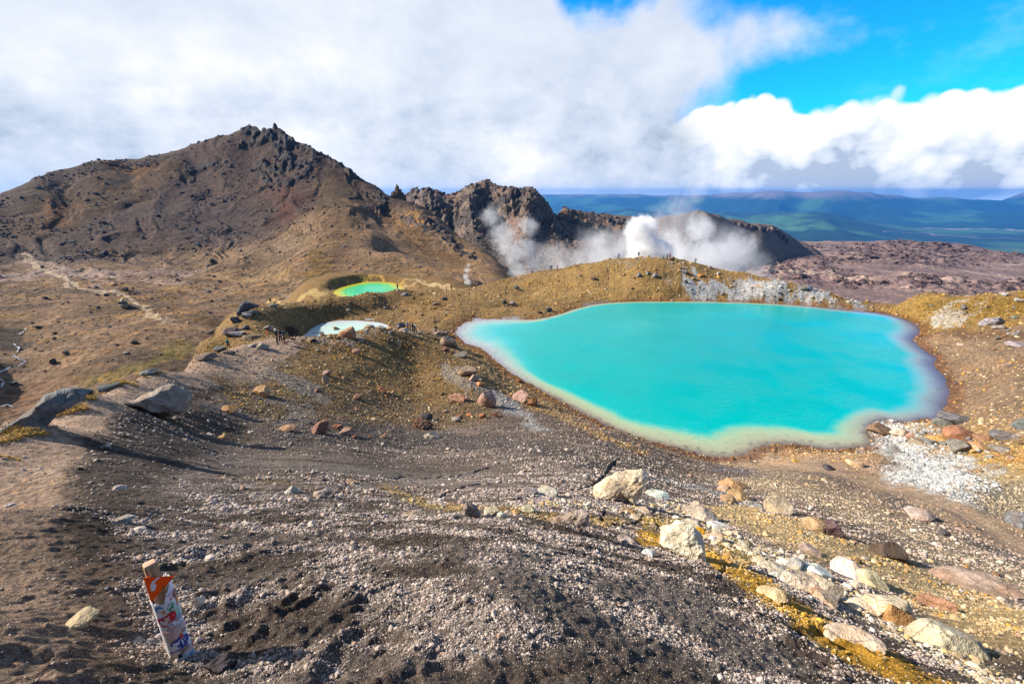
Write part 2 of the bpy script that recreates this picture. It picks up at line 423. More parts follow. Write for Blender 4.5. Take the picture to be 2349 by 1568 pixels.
# slope rising behind the pale lake, knob left of the blue lake
G.ps((800, 728, 107), (880, 728, 108), (900, 700, 116), (960, 700, 112), (1000, 705, 103), (1060, 690, 107), (1110, 690, 108), (1000, 735, 93), (950, 735, 97), (1040, 740, 87), (1080, 728, 92), (1140, 700, 106), (1180, 690, 113), (1170, 672, 121))
G.ps((1020, 668, 140), (1080, 665, 150), (1100, 655, 138), (1160, 640, 143), (1250, 620, 141), (1330, 606, 139), (1400, 594, 138), (1480, 589, 137), (1560, 597, 136), (1620, 609, 136), (1700, 625, 135), (1780, 641, 134), (1850, 658, 134), (1920, 680, 133), (1980, 700, 131), (2030, 712, 129))
G.ps((1300, 680, 116), (1400, 650, 122), (1500, 640, 122), (1600, 650, 124), (1700, 665, 126), (1300, 640, 128), (1220, 660, 126))
for u, zz in [(1160, -24), (1250, -23), (1330, -21), (1400, -19.5), (1480, -19), (1560, -20), (1640, -22), (1720, -24), (1800, -27), (1880, -29), (1960, -31), (2040, -33)]:
    G.b(u, 150, zz - 3); G.b(u, 170, zz - 14); G.b(u, 200, zz - 32); G.b(u, 235, zz - 50)
# outlet and the right-hand bank
G.ps((2080, 712, 127), (2120, 700, 127), (2200, 690, 127), (2349, 664, 128), (2250, 678, 128), (2450, 655, 130))
for u in (2080, 2200, 2349, 2480): G.b(u, 138, -22); G.b(u, 160, -32); G.b(u, 200, -58); G.b(u, 235, -76)
# green lake surroundings
for u, r, z in [(700, 190, -34), (760, 195, -31), (850, 197, -31.5), (930, 190, -32), (990, 170, -31.5), (1060, 180, -33), (760, 150, -33), (700, 145, -32),
                (700, 235, -44), (800, 235, -44), (900, 235, -44), (1000, 235, -50), (1080, 210, -45), (1080, 235, -56), (640, 215, -50)]: G.b(u, r, z)
G.solve()

def shore(pts, z, n=8):
    return spline([on_plane(u, v, z) for u, v in pts], n)
blue_pts = [(1047, 765), (1060, 745), (1080, 737), (1120, 732), (1170, 731), (1225, 732), (1275, 722), (1320, 708), (1370, 697), (1440, 692), (1540, 691), (1640, 692), (1740, 695),
            (1830, 699), (1900, 705), (1960, 711), (2010, 717), (2050, 724), (2085, 735), (2105, 748), (2112, 760), (2095, 775), (2105, 790), (2130, 810), (2146, 822), (2142, 835), (2160, 858),
            (2173, 880), (2180, 905), (2172, 930), (2160, 957), (2120, 962), (2080, 968), (2030, 962), (2000, 972), (1992, 990), (2000, 1015), (1960, 1027), (1900, 1030), (1830, 1020), (1760, 1022), (1700, 1045), (1640, 1048), (1560, 1030),
            (1480, 1010), (1400, 978), (1330, 942), (1250, 900), (1200, 872), (1160, 846), (1130, 820), (1100, 797), (1065, 785)]
pale_pts = [(697, 768), (715, 752), (740, 741), (790, 735), (840, 736), (880, 742), (893, 752), (900, 785), (860, 808), (780, 806), (720, 796), (688, 780)]
green_pts = [(765, 672), (780, 660), (810, 652), (850, 646), (900, 648), (915, 655), (930, 668), (900, 700), (850, 702), (800, 690)]
SH = {'blue': (shore(blue_pts, Z_BLUE), Z_BLUE), 'pale': (shore(pale_pts, Z_PALE), Z_PALE), 'green': (shore(green_pts, Z_GREEN, 6), Z_GREEN)}
# trenches: cracks in the silt, gullies
def cap(layer, line, w, k=0.35, jit=0.0, seed=5, W=None):
    """weight 1 on the line fading to 0 at w sheet units away"""
    L = [(a, math.log(h.xy.length)) for a, h in ((azT(u, v)[0], layer.hit(u, v)) for u, v in line) if h is not None]
    d = pdist(layer.Ag if W is None else W[0], layer.Lg if W is None else W[1], L, k) * FPX
    return d / w
G.update()
def shore_fix():
    for key, (poly, zl) in SH.items():
        lo = poly.min(0) - 12; hi = poly.max(0) + 12
        sel = (G.x > lo[0]) & (G.x < hi[0]) & (G.y > lo[1]) & (G.y < hi[1])
        wob = gn(G.x[sel] * 0.9, G.y[sel] * 0.9, 61) * 0.25 + gn(G.x[sel] * 0.25, G.y[sel] * 0.25, 62) * 0.45
        d = shore_dist(G.x[sel], G.y[sel], poly) + wob * (1 if key == 'blue' else 0.7)
        z = G.z[sel]
        inside = zl - 0.02 - 0.10 * np.clip(d, 0, 12)
        rise = zl + 0.02 + 0.11 * (-d)
        wgt = sst(-d, 0, 5.0)
        out = np.maximum(rise * (1 - wgt) + z * wgt, zl + 0.02 + 0.04 * (-d))
        far = (-d) > 9
        G.z[sel] = np.where(d > 0, inside, np.where(far, z, out))
shore_fix()
G.update()
# rivulet bed that drains into the blue lake
rv = [(2349, 1262), (2250, 1200), (2100, 1130), (1960, 1100), (1840, 1075), (1740, 1055)]
d_rv = cap(G, rv, 22.0)
cr1 = [(700, 1098), (790, 1106), (880, 1100), (935, 1092), (975, 1096), (1050, 1090), (1130, 1070)]
cr2 = [(870, 1118), (960, 1125), (1010, 1140), (1045, 1122), (1080, 1112), (1140, 1108), (1172, 1100)]
cr3 = [(1170, 1148), (1210, 1140), (1262, 1130), (1300, 1128), (1350, 1118), (1375, 1100), (1400, 1075), (1420, 1050)]
cr4 = [(1390, 1170), (1380, 1190), (1400, 1205), (1460, 1200), (1480, 1180), (1500, 1172)]
cr5 = [(1590, 1235), (1640, 1260), (1668, 1290), (1650, 1330)]
cr6 = [(1500, 1190), (1520, 1225), (1545, 1215)]
WA = G.Ag + gn(G.Ag * 60, G.Lg * 25, 71) * 0.006; WL = G.Lg + gn(G.Ag * 55, G.Lg * 25, 72) * 0.02
trench = np.zeros_like(G.z)
for c, w in ((cr1, 4.5), (cr2, 6), (cr3, 6), (cr4, 5), (cr5, 7), (cr6, 5)):
    d = cap(G, c, w, 0.30, W=(WA, WL))
    trench = np.maximum(trench, (1 - sst(d, 0.3, 1.0)) * (0.45 + 0.55 * np.abs(gn(WA * 40, WL * 18, 77))))
# roughness
lakeish = np.zeros_like(G.z)
for key, (poly, zl) in SH.items():
    lo = poly.min(0) - 3; hi = poly.max(0) + 3
    sel = (G.x > lo[0]) & (G.x < hi[0]) & (G.y > lo[1]) & (G.y < hi[1])
    lakeish[sel] = np.maximum(lakeish[sel], sst(shore_dist(G.x[sel], G.y[sel], poly), -2.0, 0.3))
smooth_silt = np.zeros_like(G.z)
for c, w in (([(650, 1060), (900, 1085), (1150, 1075)], 60), ([(850, 1112), (1000, 1108), (1150, 1115)], 40), (rv, 40), ([(1720, 1060), (1850, 1068), (1960, 1090), (2060, 1125)], 60)):
    smooth_silt = np.maximum(smooth_silt, 1 - sst(cap(G, c, w), 0.4, 1.0))
G.detail(amp=0.040, hi=0.12, seed=3, mask=(1 - lakeish) * (1 - 0.75 * smooth_silt))
# rills running from the ridge walk down into the bowl (along +x, slightly away)
ux, uy = math.cos(R(14)), math.sin(R(14))
sx_, sy_ = G.x * ux + G.y * uy, -G.x * uy + G.y * ux
bowl = 1.25 * (1 - sst(cap(G, [(250, 1180), (400, 1050), (560, 1010), (700, 1060), (900, 1100)], 330, 0.4), 0.3, 1.0)) * sst(G.r, 3.0, 6)
rill = fbm(sx_ * 0.16, sy_ * 1.5, 3, 91, 0.6) * 0.11 + fbm(sx_ * 0.30, sy_ * 4.0, 2, 95) * 0.035
G.z += rill * bowl * (1 - lakeish) * np.clip(G.r / 12, 0.3, 1)
# rills down the face of the far ridge and of the slope above the bowl
rr = fbm(G.Ag * 60, G.Lg * 3, 3, 41, 0.6, True) * 0.11
G.z += rr * sst(G.r, 100, 118) * (1 - sst(G.r, 128, 136)) * (1 - lakeish)
# clods and small hollows close by
near = 1 - sst(G.r, 5, 16)
G.z += near * (1 - smooth_silt) * (np.abs(gn(G.x * 4.2, G.y * 4.2, 50)) ** 1.5 * -0.03 + 0.018 * np.maximum(0, gn(G.x * 17, G.y * 17, 55)))
# trampled, rain-washed soil: low steps running diagonally across the walk
px_, py_ = G.x * math.cos(R(40)) + G.y * math.sin(R(40)), -G.x * math.sin(R(40)) + G.y * math.cos(R(40))
soil = fbm(px_ * 1.6, py_ * 5.0, 4, 851, .6) * .050 + fbm(px_ * 7, py_ * 14, 3, 861, .6) * .016
G.z += soil * (1 - sst(G.r, 7, 14)) * (1 - sst(G.Ag, R(-30), R(-8)) * .65)
G.z += np.abs(gn(G.x * 9, G.y * 9, 871)) * .022 * (1 - sst(G.r, 4, 9)) * sst(G.Ag, R(-45), R(-25))
# trodden hollows
for u, v, rad, dep in [(700, 1400, 0.22, 0.10), (830, 1515, 0.22, 0.11), (1900, 1480, 0.4, 0.09), (1960, 1510, 0.4, 0.08), (640, 1360, 0.25, 0.08), (520, 1270, 0.3, 0.10), (15, 1530, 0.15, 0.08), (1050, 1545, 0.12, 0.06)]:
    h = G.hit(u, v)
    if h is None: continue
    q = np.hypot((G.x - h.x), (G.y - h.y)) / rad + 0.35 * gn(G.x * 9, G.y * 9, 58)
    G.z -= 0.35 * dep * (1 - sst(q, 0.2, 1.1)) - 0.35 * dep * (1 - sst(np.abs(q - 1.2), 0.0, 0.4))
# footprints of the worn path on the ridge
G.z -= trench * np.clip(G.r * 0.014, 0.05, 0.30)
G.z -= 0.10 * (1 - sst(d_rv, 0.2, 1.0)) * sst(G.r, 15, 30)
G.update()

# ------------------------------------------------------------------ pigment of the ground
n_big = fbm(G.x * 0.09, G.y * 0.09, 4, 101); n_mid = fbm(G.x * 0.6, G.y * 0.6, 4, 111); n_fin = fbm(G.x * 3.1, G.y * 3.1, 3, 121)
WA2 = G.Ag + (gn(G.Ag * 22, G.Lg * 9, 131) * 0.018 + gn(G.Ag * 70, G.Lg * 28, 132) * 0.012 + gn(G.Ag * 220, G.Lg * 90, 136) * 0.006)
WL2 = G.Lg + (gn(G.Ag * 22, G.Lg * 9, 133) * 0.06 + gn(G.Ag * 70, G.Lg * 28, 134) * 0.04 + gn(G.Ag * 220, G.Lg * 90, 137) * 0.02)
def C(*c): return np.array(c, np.float32)
OCH = C(.175, .108, .044); DRK = C(.102, .076, .060); GRY = C(.15, .124, .105); BRN = C(.155, .105, .066); GRAVEL = C(.19, .165, .145)
TAN = C(.31, .215, .14); WHT = C(.42, .42, .40); YEL = C(.38, .21, .03); PALEG = C(.27, .235, .215)
base = np.where((sst(G.r, 30, 60))[..., None] > 0.5, OCH, DRK) * 1.0
w = sst(G.r + 8 * n_big, 34, 62)[..., None]
stk = sst(rill / 0.11, -.25, .45)[..., None]
DK2 = (DRK * 1.0) * (1 - stk) + C(.165, .13, .108) * stk
base = DK2 * (1 - w) + OCH * w
patch0 = sst(fbm(G.x * 1.1, G.y * 1.9, 4, 805, .62), -.10, .22)
gb = (patch0 * (1 - sst(G.r, 8, 16)))[..., None]
base = base * (1 - .7 * gb) + C(.27, .215, .18) * .7 * gb
def lay(line, wd, col, k=0.35, s=1.0, soft=0.45):
    global base
    d = cap(G, line, wd, k, W=(WA2, WL2))
    m = ((1 - sst(d, 1 - soft, 1 + soft)) * s)[..., None]
    base = base * (1 - m) + col * m
# slopes between the ridge walk and the lake
lay([(560, 880), (700, 860), (900, 850), (1000, 900)], 70, OCH * .95, s=.9)
lay([(620, 940), (760, 930), (900, 950), (1080, 950)], 45, C(.125, .085, .045), s=.9)
lay([(560, 860), (640, 860), (720, 900)], 22, C(.20, .175, .15), s=.7)
lay([(590, 905), (700, 940), (640, 1000)], 20, C(.19, .16, .135), s=.6)
lay([(700, 790), (860, 775), (960, 790)], 22, C(.13, .078, .03), s=.8)
lay([(600, 1020), (800, 1000), (1000, 1010), (1200, 1020), (1350, 1060)], 42, C(.075, .062, .055))
lay([(500, 1050), (700, 1070), (900, 1090), (1120, 1085)], 26, GRY)
lay([(820, 1115), (1000, 1108), (1180, 1100), (1330, 1095)], 18, GRY * 1.15)
lay([(350, 960), (450, 990), (560, 1000)], 24, C(.13, .085, .04), s=.8)
lay([(280, 940), (400, 930), (500, 960), (620, 1000)], 16, DRK * .9, s=.9)
lay([(880, 1120), (1000, 1165), (1250, 1190), (1420, 1195)], 22, C(.26, .175, .075), s=.85)
lay([(1240, 1150), (1420, 1160), (1560, 1160)], 26, PALEG, s=.7)
lay([(520, 1095), (700, 1120), (850, 1130)], 18, C(.11, .075, .04), s=.7)
# lake margin strip
lay([(1040, 800), (1150, 870), (1260, 940), (1380, 1000), (1470, 1035)], 26, C(.24, .155, .075), s=.8)
lay([(1135, 905), (1200, 950), (1235, 985)], 17, C(.34, .34, .33), s=.65, soft=.8)
lay([(1020, 850), (1100, 890), (1150, 910)], 14, C(.25, .22, .19), s=.6)
lay([(1350, 1050), (1450, 1060), (1600, 1090), (1720, 1130)], 24, C(.12, .095, .07))
lay([(1640, 1075), (1700, 1080), (1760, 1065)], 22, C(.13, .115, .115), s=.8)
# foreground gravel and ochre stripe
lay([(1174, 1300), (1300, 1350), (1500, 1400), (1700, 1500)], 120, C(.20, .165, .142), s=.7)
lay([(1480, 1285), (1600, 1310), (1700, 1385), (1850, 1480), (2000, 1560)], 28, DRK * .9)
lay([(1500, 1200), (1600, 1200), (1660, 1240), (1700, 1280)], 34, C(.40, .26, .06), s=.7)
lay([(1560, 1170), (1700, 1250), (1830, 1300), (1960, 1380), (2080, 1450), (2300, 1568)], 38, C(.36, .29, .18), s=.75)
YLINE = [(1500, 1235), (1600, 1262), (1690, 1312), (1790, 1385), (1910, 1455), (2040, 1525), (2200, 1600)]
lay(YLINE, 42, C(.50, .275, .038), s=.95)
lay([(1700, 1180), (1850, 1230), (2000, 1290), (2150, 1360), (2349, 1440)], 84, C(.40, .285, .14), s=.85)
lay([(1500, 1090), (1560, 1110), (1680, 1135), (1760, 1175)], 8, C(.4, .4, .38), s=.7, soft=.8)
lay([(1760, 1110), (1900, 1150), (2100, 1230), (2300, 1330)], 60, C(.25, .19, .12), s=.9)
lay([(1690, 1060), (1840, 1062), (1960, 1070), (2080, 1120), (2200, 1180), (2349, 1262)], 40, TAN, s=.95)
lay([(1720, 1060), (1850, 1068), (1950, 1085), (2060, 1125)], 46, TAN * .95, k=.5, s=.95)
lay([(1760, 1085), (1900, 1108), (2000, 1140)], 26, C(.22, .165, .115), k=.5, s=.8)
lay([(1800, 1040), (1900, 1050), (1980, 1045)], 18, C(.34, .21, .11), s=.8)
# white sinter fans
lay([(2040, 985), (2090, 1010), (2130, 1050), (2180, 1095)], 44, WHT, k=.4, s=.95)
lay([(2090, 1090), (2190, 1120), (2240, 1110)], 34, WHT * .92, k=.4, s=.9)
# right bank
lay([(2110, 960), (2230, 1000), (2349, 1050)], 46, C(.30, .18, .055), s=.9)
lay([(2180, 800), (2260, 850), (2349, 900)], 110, C(.175, .12, .08), s=.85)
lay([(2060, 735), (2150, 760), (2349, 770)], 16, C(.125, .072, .04), s=.85)
lay([(2090, 710), (2200, 720), (2349, 700)], 28, C(.22, .135, .035), s=.9)
lay([(2140, 728), (2190, 722), (2230, 715)], 9, C(.34, .32, .28), s=.8)
lay([(2300, 1130), (2349, 1180)], 50, C(.27, .22, .14), s=.7)
# far ridge: ochre with white sinter
lay([(1130, 690), (1300, 660), (1480, 630), (1640, 650), (1760, 670)], 60, C(.235, .148, .055), s=.85)
lay([(1250, 617), (1400, 600), (1560, 600)], 9, C(.21, .165, .105), s=.7)
for L_ in ([(1570, 635), (1610, 660), (1620, 680)], [(1600, 640), (1660, 665), (1700, 684)], [(1720, 655), (1760, 668), (1790, 684)], [(1850, 678), (1900, 690), (1950, 703)]):
    lay(L_, 25, C(.33, .34, .35), k=1.0, s=.85)
# worn path on the ridge
pth = [(80, 1568), (60, 1400), (45, 1250), (50, 1150), (60, 1080), (100, 1010), (165, 955), (245, 905), (345, 868), (496, 828), (581, 803), (640, 788)]
lay([(170, 1568), (160, 1400), (110, 1250), (90, 1150)], 100, C(.185, .125, .088), k=.3, s=.85)
lay([(185, 1085), (230, 1020), (290, 970), (375, 925), (475, 882)], 24, C(.040, .031, .026), k=.4, s=.95)  # inner slope: dark gravel, its grazing shade also put into the colour
lay([(170, 1230), (260, 1110), (360, 1030), (480, 985)], 56, C(.056, .043, .035), k=.4, s=.8)  # wider part of the inner slope, shade painted in likewise
lay([(-20, 1075), (20, 1020), (100, 962), (190, 918), (300, 868)], 10, C(.070, .058, .050), k=.5, s=.85)
lay(pth, 50, C(.31, .215, .152), k=.36, s=.97, soft=.3)
lay([(680, 776), (780, 772), (900, 760), (1000, 765)], 8, C(.26, .21, .16), s=.7)
# green lake margin, yellow sands
lay([(640, 696), (700, 680), (760, 670)], 10, C(.42, .30, .12), s=.6)
for L_ in ([(765, 678), (800, 655), (860, 643), (920, 648)],): lay(L_, 10, C(.42, .27, .06), k=.8, s=.9)
lay([(930, 655), (1000, 650), (1080, 660)], 12, C(.46, .33, .17), k=.6, s=.8)
wet = np.zeros_like(G.z)
poly, zl = SH['blue']
lo = poly.min(0) - 3; hi = poly.max(0) + 3
sel = (G.x > lo[0]) & (G.x < hi[0]) & (G.y > lo[1]) & (G.y < hi[1])
dB = shore_dist(G.x[sel], G.y[sel], poly)
wet[sel] = 1 - sst(np.abs(dB + 0.5 + 0.4 * gn(G.x[sel], G.y[sel], 9)), 0.3, 1.3)
base = base * (1 - .55 * wet[..., None]) + C(.13, .05, .02) * .55 * wet[..., None]
var = (1 + 0.26 * n_big + 0.28 * n_mid + 0.2 * n_fin)[..., None]
rust = sst(fbm(G.x * 0.35, G.y * 0.35, 4, 141), 0.15, 0.55)[..., None] * sst(G.r, 20, 40)[..., None]
base = base * (1 - .35 * rust) + base * C(1.35, .92, .6) * .35 * rust
cold = np.clip(base * np.clip(var, .45, 1.8), 0.01, 0.8)
cold = cold * (1 - 0.5 * trench[..., None])

# ------------------------------------------------------------------ ground material
def ground_mat(name, fine, bumpd, fleck=0.5, spots=True, coarse=None):
    m, t, b = new_mat(name)
    c = t.attr('Col'); co = t.coord()
    n = t.noise(co, fine, 6, 0.68)
    n2 = t.noise(co, fine * 0.22, 5, 0.6)
    v = t.voro(co, fine * 0.8, out=1)
    col = t.mix(t.ss(n, .32, .68), t.mix(1.0, c, (.58, .56, .54), 'MULTIPLY'), t.mix(1.0, c, (1.4, 1.4, 1.42), 'MULTIPLY'))
    if spots:
        sp = t.n.new('ShaderNodeSeparateColor'); t.put(sp.inputs[0], v)
        dd = t.voro(co, fine * 0.8, out=0)
        spot = t.m('MULTIPLY', t.ss(sp.outputs[0], .55, .9), t.ss(dd, .42, .22))
        tint = t.mix(sp.outputs[1], (1.9, 1.75, 1.6), (2.2, 1.6, 0.9))
        col = t.mix(t.m('MULTIPLY', spot, fleck), col, t.mix(1.0, c, tint, 'MULTIPLY'))
        spot2 = t.m('MULTIPLY', t.ss(sp.outputs[2], .6, .95), t.ss(dd, .5, .3))
        col = t.mix(t.m('MULTIPLY', spot2, fleck), col, t.mix(1.0, c, (.42, .38, .38), 'MULTIPLY'))
    col = t.mix(t.ss(n2, .3, .7), t.mix(1.0, col, (.85, .83, .82), 'MULTIPLY'), t.mix(1.0, col, (1.14, 1.14, 1.12), 'MULTIPLY'))
    t.put(b.inputs['Base Color'], col)
    b.inputs['Roughness'].default_value = 0.95; b.inputs['Specular IOR Level'].default_value = 0.12
    h = t.m('ADD', n, t.m('MULTIPLY', t.noise(co, fine * 3.1, 4, 0.7), 0.45))
    nr = t.bump(h, 0.85, bumpd)
    if coarse: nr = t.bump(t.noise(co, coarse[0], 5, 0.62), 0.8, coarse[1], nr)
    t.put(b.inputs['Normal'], nr)
    return m
# grain size grows with range so that it stays the size of the stones one can still tell apart there
def ground_mat_near():
    m, t, b = new_mat("stony_ground")
    c = t.attr('Col'); co = t.coord()
    dist = t.vm('LENGTH', co)
    def lvl(fine):
        n = t.noise(co, fine, 5, 0.68)
        v = t.n.new('ShaderNodeTexVoronoi'); t.put(v.inputs['Vector'], co); t.put(v.inputs['Scale'], fine * .8)
        sp = t.n.new('ShaderNodeSeparateColor'); t.put(sp.inputs[0], v.outputs[1])
        spot = t.m('MULTIPLY', t.ss(sp.outputs[0], .55, .9), t.ss(v.outputs[0], .42, .22))
        dark = t.m('MULTIPLY', t.ss(sp.outputs[2], .62, .95), t.ss(v.outputs[0], .5, .3))
        return n, spot, dark, sp.outputs[1]
    a = lvl(46.0); d2 = lvl(9.0); e = lvl(2.2)
    f1 = t.ss(dist, 4.0, 12.0); f2 = t.ss(dist, 25.0, 60.0)
    def sel_(i):
        x = t.m('ADD', t.m('MULTIPLY', a[i], t.m('SUBTRACT', 1.0, f1)), t.m('MULTIPLY', d2[i], f1))
        return t.m('ADD', t.m('MULTIPLY', x, t.m('SUBTRACT', 1.0, f2)), t.m('MULTIPLY', e[i], f2))
    n, spot, dark, tn = sel_(0), sel_(1), sel_(2), sel_(3)
    col = t.mix(t.ss(n, .33, .67), t.mix(1.0, c, (.60, .58, .56), 'MULTIPLY'), t.mix(1.0, c, (1.36, 1.36, 1.36), 'MULTIPLY'))
    tint = t.mix(tn, (1.9, 1.8, 1.65), (2.2, 1.6, 0.9))
    col = t.mix(t.m('MULTIPLY', spot, .7), col, t.mix(1.0, c, tint, 'MULTIPLY'))
    col = t.mix(t.m('MULTIPLY', dark, .6), col, t.mix(1.0, c, (.42, .38, .38), 'MULTIPLY'))
    t.put(b.inputs['Base Color'], col)
    b.inputs['Roughness'].default_value = 0.95; b.inputs['Specular IOR Level'].default_value = 0.12
    nr = t.bump(t.m('ADD', a[0], t.noise(co, 130.0, 3, .7)), t.ss(dist, 5, 18, 1.0, 0.0), 0.024)
    nr = t.bump(d2[0], t.ss(dist, 20, 60, .95, 0.25), 0.08, nr)
    nr = t.bump(e[0], t.ss(dist, 8, 40, 0.0, .9), 0.22, nr)
    t.put(b.inputs['Normal'], nr)
    return m
G.mesh(ground_mat_near(), cold)

# ================================================================== WATER
def lake(name, key, colf, rough=0.12):
    poly, zl = SH[key]
    c = poly.mean(0); lo = poly.min(0) - 2.5; hi = poly.max(0) + 2.5
    n = 330 if key == 'blue' else 130
    gx, gy = np.meshgrid(np.linspace(lo[0], hi[0], n), np.linspace(lo[1], hi[1], n))
    d = shore_dist(gx, gy, poly)
    keep = d > -2.2
    idx = -np.ones(gx.shape, int); idx[keep] = np.arange(keep.sum())
    q = np.stack([idx[:-1, :-1], idx[:-1, 1:], idx[1:, 1:], idx[1:, :-1]], -1).reshape(-1, 4)
    q = q[(q >= 0).all(1)]
    co = np.c_[gx[keep], gy[keep], np.full(keep.sum(), zl)]
    me = bpy.data.meshes.new(name); fill_mesh(me, co, q)
    set_col(me, colf(gx[keep], gy[keep], d[keep]))
    m, t, b = new_mat(name + "_water")
    cc = t.coord()
    t.put(b.inputs['Base Color'], t.mix(t.noise(t.vm('MULTIPLY', cc, (1.0, 2.2, 1.0)), 0.10, 7, .62), t.mix(1.0, t.attr('Col'), (.85, .92, .93), 'MULTIPLY'), t.mix(1.0, t.attr('Col'), (1.12, 1.07, 1.05), 'MULTIPLY')))
    b.inputs['Roughness'].default_value = rough; b.inputs['IOR'].default_value = 1.33; b.inputs['Specular IOR Level'].default_value = 0.2
    w1 = t.noise(t.vm('MULTIPLY', cc, (1.0, 2.0, 1.0)), 1.5, 5, .65); w2 = t.noise(cc, .12, 3, .6)
    t.put(b.inputs['Normal'], t.bump(w1, t.ss(w2, .35, .65, .25, .8), 0.10))
    me.materials.append(m)
    o = bpy.data.objects.new(name, me); COL.objects.link(o); o['kind'] = 'structure'
    return o
def mixc(d, stops):
    """stops: (distance, colour) linear"""
    xs = [s[0] for s in stops]
    return np.stack([np.interp(d, xs, [s[1][i] for s in stops]) for i in range(3)], -1)
def blue_col(x, y, d):
    P = SH['blue'][0]
    n = fbm(x * 0.22, y * 0.22, 4, 201); n2 = fbm(x * 0.9, y * 0.35, 3, 211)
    az = np.degrees(np.arctan2(x, y)); r = np.hypot(x, y)
    # width of the milky shelf: broad at the left tip, along the near shore and the right arm, narrow at the far side
    left = 1 - sst(az, -4, 6); nearw = 1 - sst(r, 52, 66); right = sst(az, 27, 36) * sst(r, 55, 75)
    wd = 1.2 + 3.4 * left + 1.5 * nearw + 2.1 * right + 1.2 * sst(az, 14, 24) * nearw
    n3 = fbm(x * 2.6, y * 1.1, 4, 221, .65); n4 = gn(x * 1.7, y * 1.7, 231)
    q = d / wd * (1 + 0.16 * n) + 0.07 * n2 + 0.10 * n3
    A = mixc(q, [(-1, (.13, .09, .06)), (0.0, (.15, .11, .09)), (.10, (.22, .18, .13)), (.32, (.34, .34, .22)), (.75, (.36, .45, .27)), (1.0, (.20, .48, .34)), (1.15, (.05, .47, .40)), (1.35, (.0, .43, .40)), (3.5, (.0, .40, .375))])
    Bc = mixc(q, [(-1, (.20, .15, .14)), (0.0, (.30, .27, .31)), (.35, (.36, .43, .42)), (.9, (.14, .50, .50)), (1.8, (.02, .48, .51)), (3.5, (.0, .41, .39))])
    Cc = mixc(q, [(-1, (.10, .07, .07)), (0.0, (.085, .065, .085)), (.25, (.14, .14, .19)), (.6, (.22, .30, .32)), (.9, (.14, .40, .42)), (1.25, (.0, .42, .45)), (3.5, (.0, .40, .38))])
    l = left[..., None]; rt = (right * (1 - 0)) [..., None]
    c = A * (1 - l) + Bc * l
    c = c * (1 - rt) + Cc * rt
    stones = (sst(n4 + .6 * n3, .42, .60) * (1 - sst(q, .15, .75)) * sst(d, -.5, .1))[..., None]
    c = c * (1 - .6 * stones) + C(.10, .07, .05) * .6 * stones
    deep = sst(d, 8, 26)[..., None] * sst(az, 5, 30)[..., None]
    c = c * (1 - deep * np.array([1.0, .10, .04]))
    return np.clip(c * (.86 + .10 * (1 - sst(q, .2, 1.4)))[..., None], 0.0, 0.9)
LK = lake("blue_lake", 'blue', blue_col)
lake("pale_lake", 'pale', lambda x, y, d: mixc(d * (1 + .3 * fbm(x * .4, y * .4, 3, 7)), [(-1, (.35, .32, .30)), (0, (.45, .46, .48)), (1.5, (.48, .56, .54)), (5, (.46, .62, .54)), (9, (.36, .60, .52))]))
lake("green_lake", 'green', lambda x, y, d: mixc(d * (1 + .3 * fbm(x * .3, y * .3, 3, 8)), [(-1, (.50, .30, .03)), (0, (.55, .38, .02)), (1.6, (.42, .45, .03)), (3.6, (.06, .50, .14)), (8, (.01, .47, .23))]))
# ================================================================== VALLEY FLOOR AND LEFT MOUNTAIN
M = Layer("mountain", -60, 8, 92, 1150, 1250, 1250, K=3.0, coarse=(170, 170))
# floor
M.ps((-150, 800, 180), (0, 900, 165), (0, 800, 215), (0, 720, 275), (0, 650, 370), (0, 600, 470), (150, 850, 165), (150, 760, 215), (150, 700, 270), (150, 650, 345), (150, 600, 440),
     (300, 800, 165), (300, 740, 210), (300, 680, 280), (300, 640, 345), (300, 600, 425), (450, 740, 185), (450, 700, 235), (450, 660, 300), (450, 625, 365),
     (600, 680, 215), (600, 650, 275), (600, 622, 345), (-150, 620, 430), (-150, 700, 290))
for u in (-200, 0, 200, 400): M.b(u, 120, -50); M.b(u, 92, -50)
M.b(520, 140, -49); M.b(560, 170, -47); M.b(620, 175, -45); M.b(680, 180, -42)
for u, r, z in [(760, 150, -50), (860, 150, -50), (960, 150, -50), (1100, 150, -60), (700, 110, -60), (900, 110, -60), (1150, 110, -70), (760, 180, -37), (860, 183, -36.5), (960, 178, -36), (1060, 175, -38)]: M.b(u, r, z)
# toe of the mountain, toward the green lake
M.ps((660, 658, 222), (690, 655, 208), (720, 668, 190), (760, 668, 192), (800, 645, 202), (860, 636, 210), (920, 636, 206), (980, 646, 193), (1040, 650, 190), (1090, 650, 190))
# small sunlit crest going up from the green lake, its right side a gully
M.ps((700, 630, 236), (725, 590, 275), (760, 545, 330), (800, 505, 385))
M.ps((770, 620, 232), (800, 600, 245), (820, 570, 275), (850, 540, 315), (700, 600, 275), (670, 630, 250))
# lower crest in front of the gully
M.ps((861, 578, 262), (900, 578, 256), (926, 582, 248), (960, 596, 236), (1000, 612, 222), (1040, 625, 212), (1066, 635, 203), (1100, 645, 196))
for u, r, z in [(900, 285, -36), (960, 262, -38), (1030, 235, -42), (1090, 220, -47)]: M.b(u, r, z)
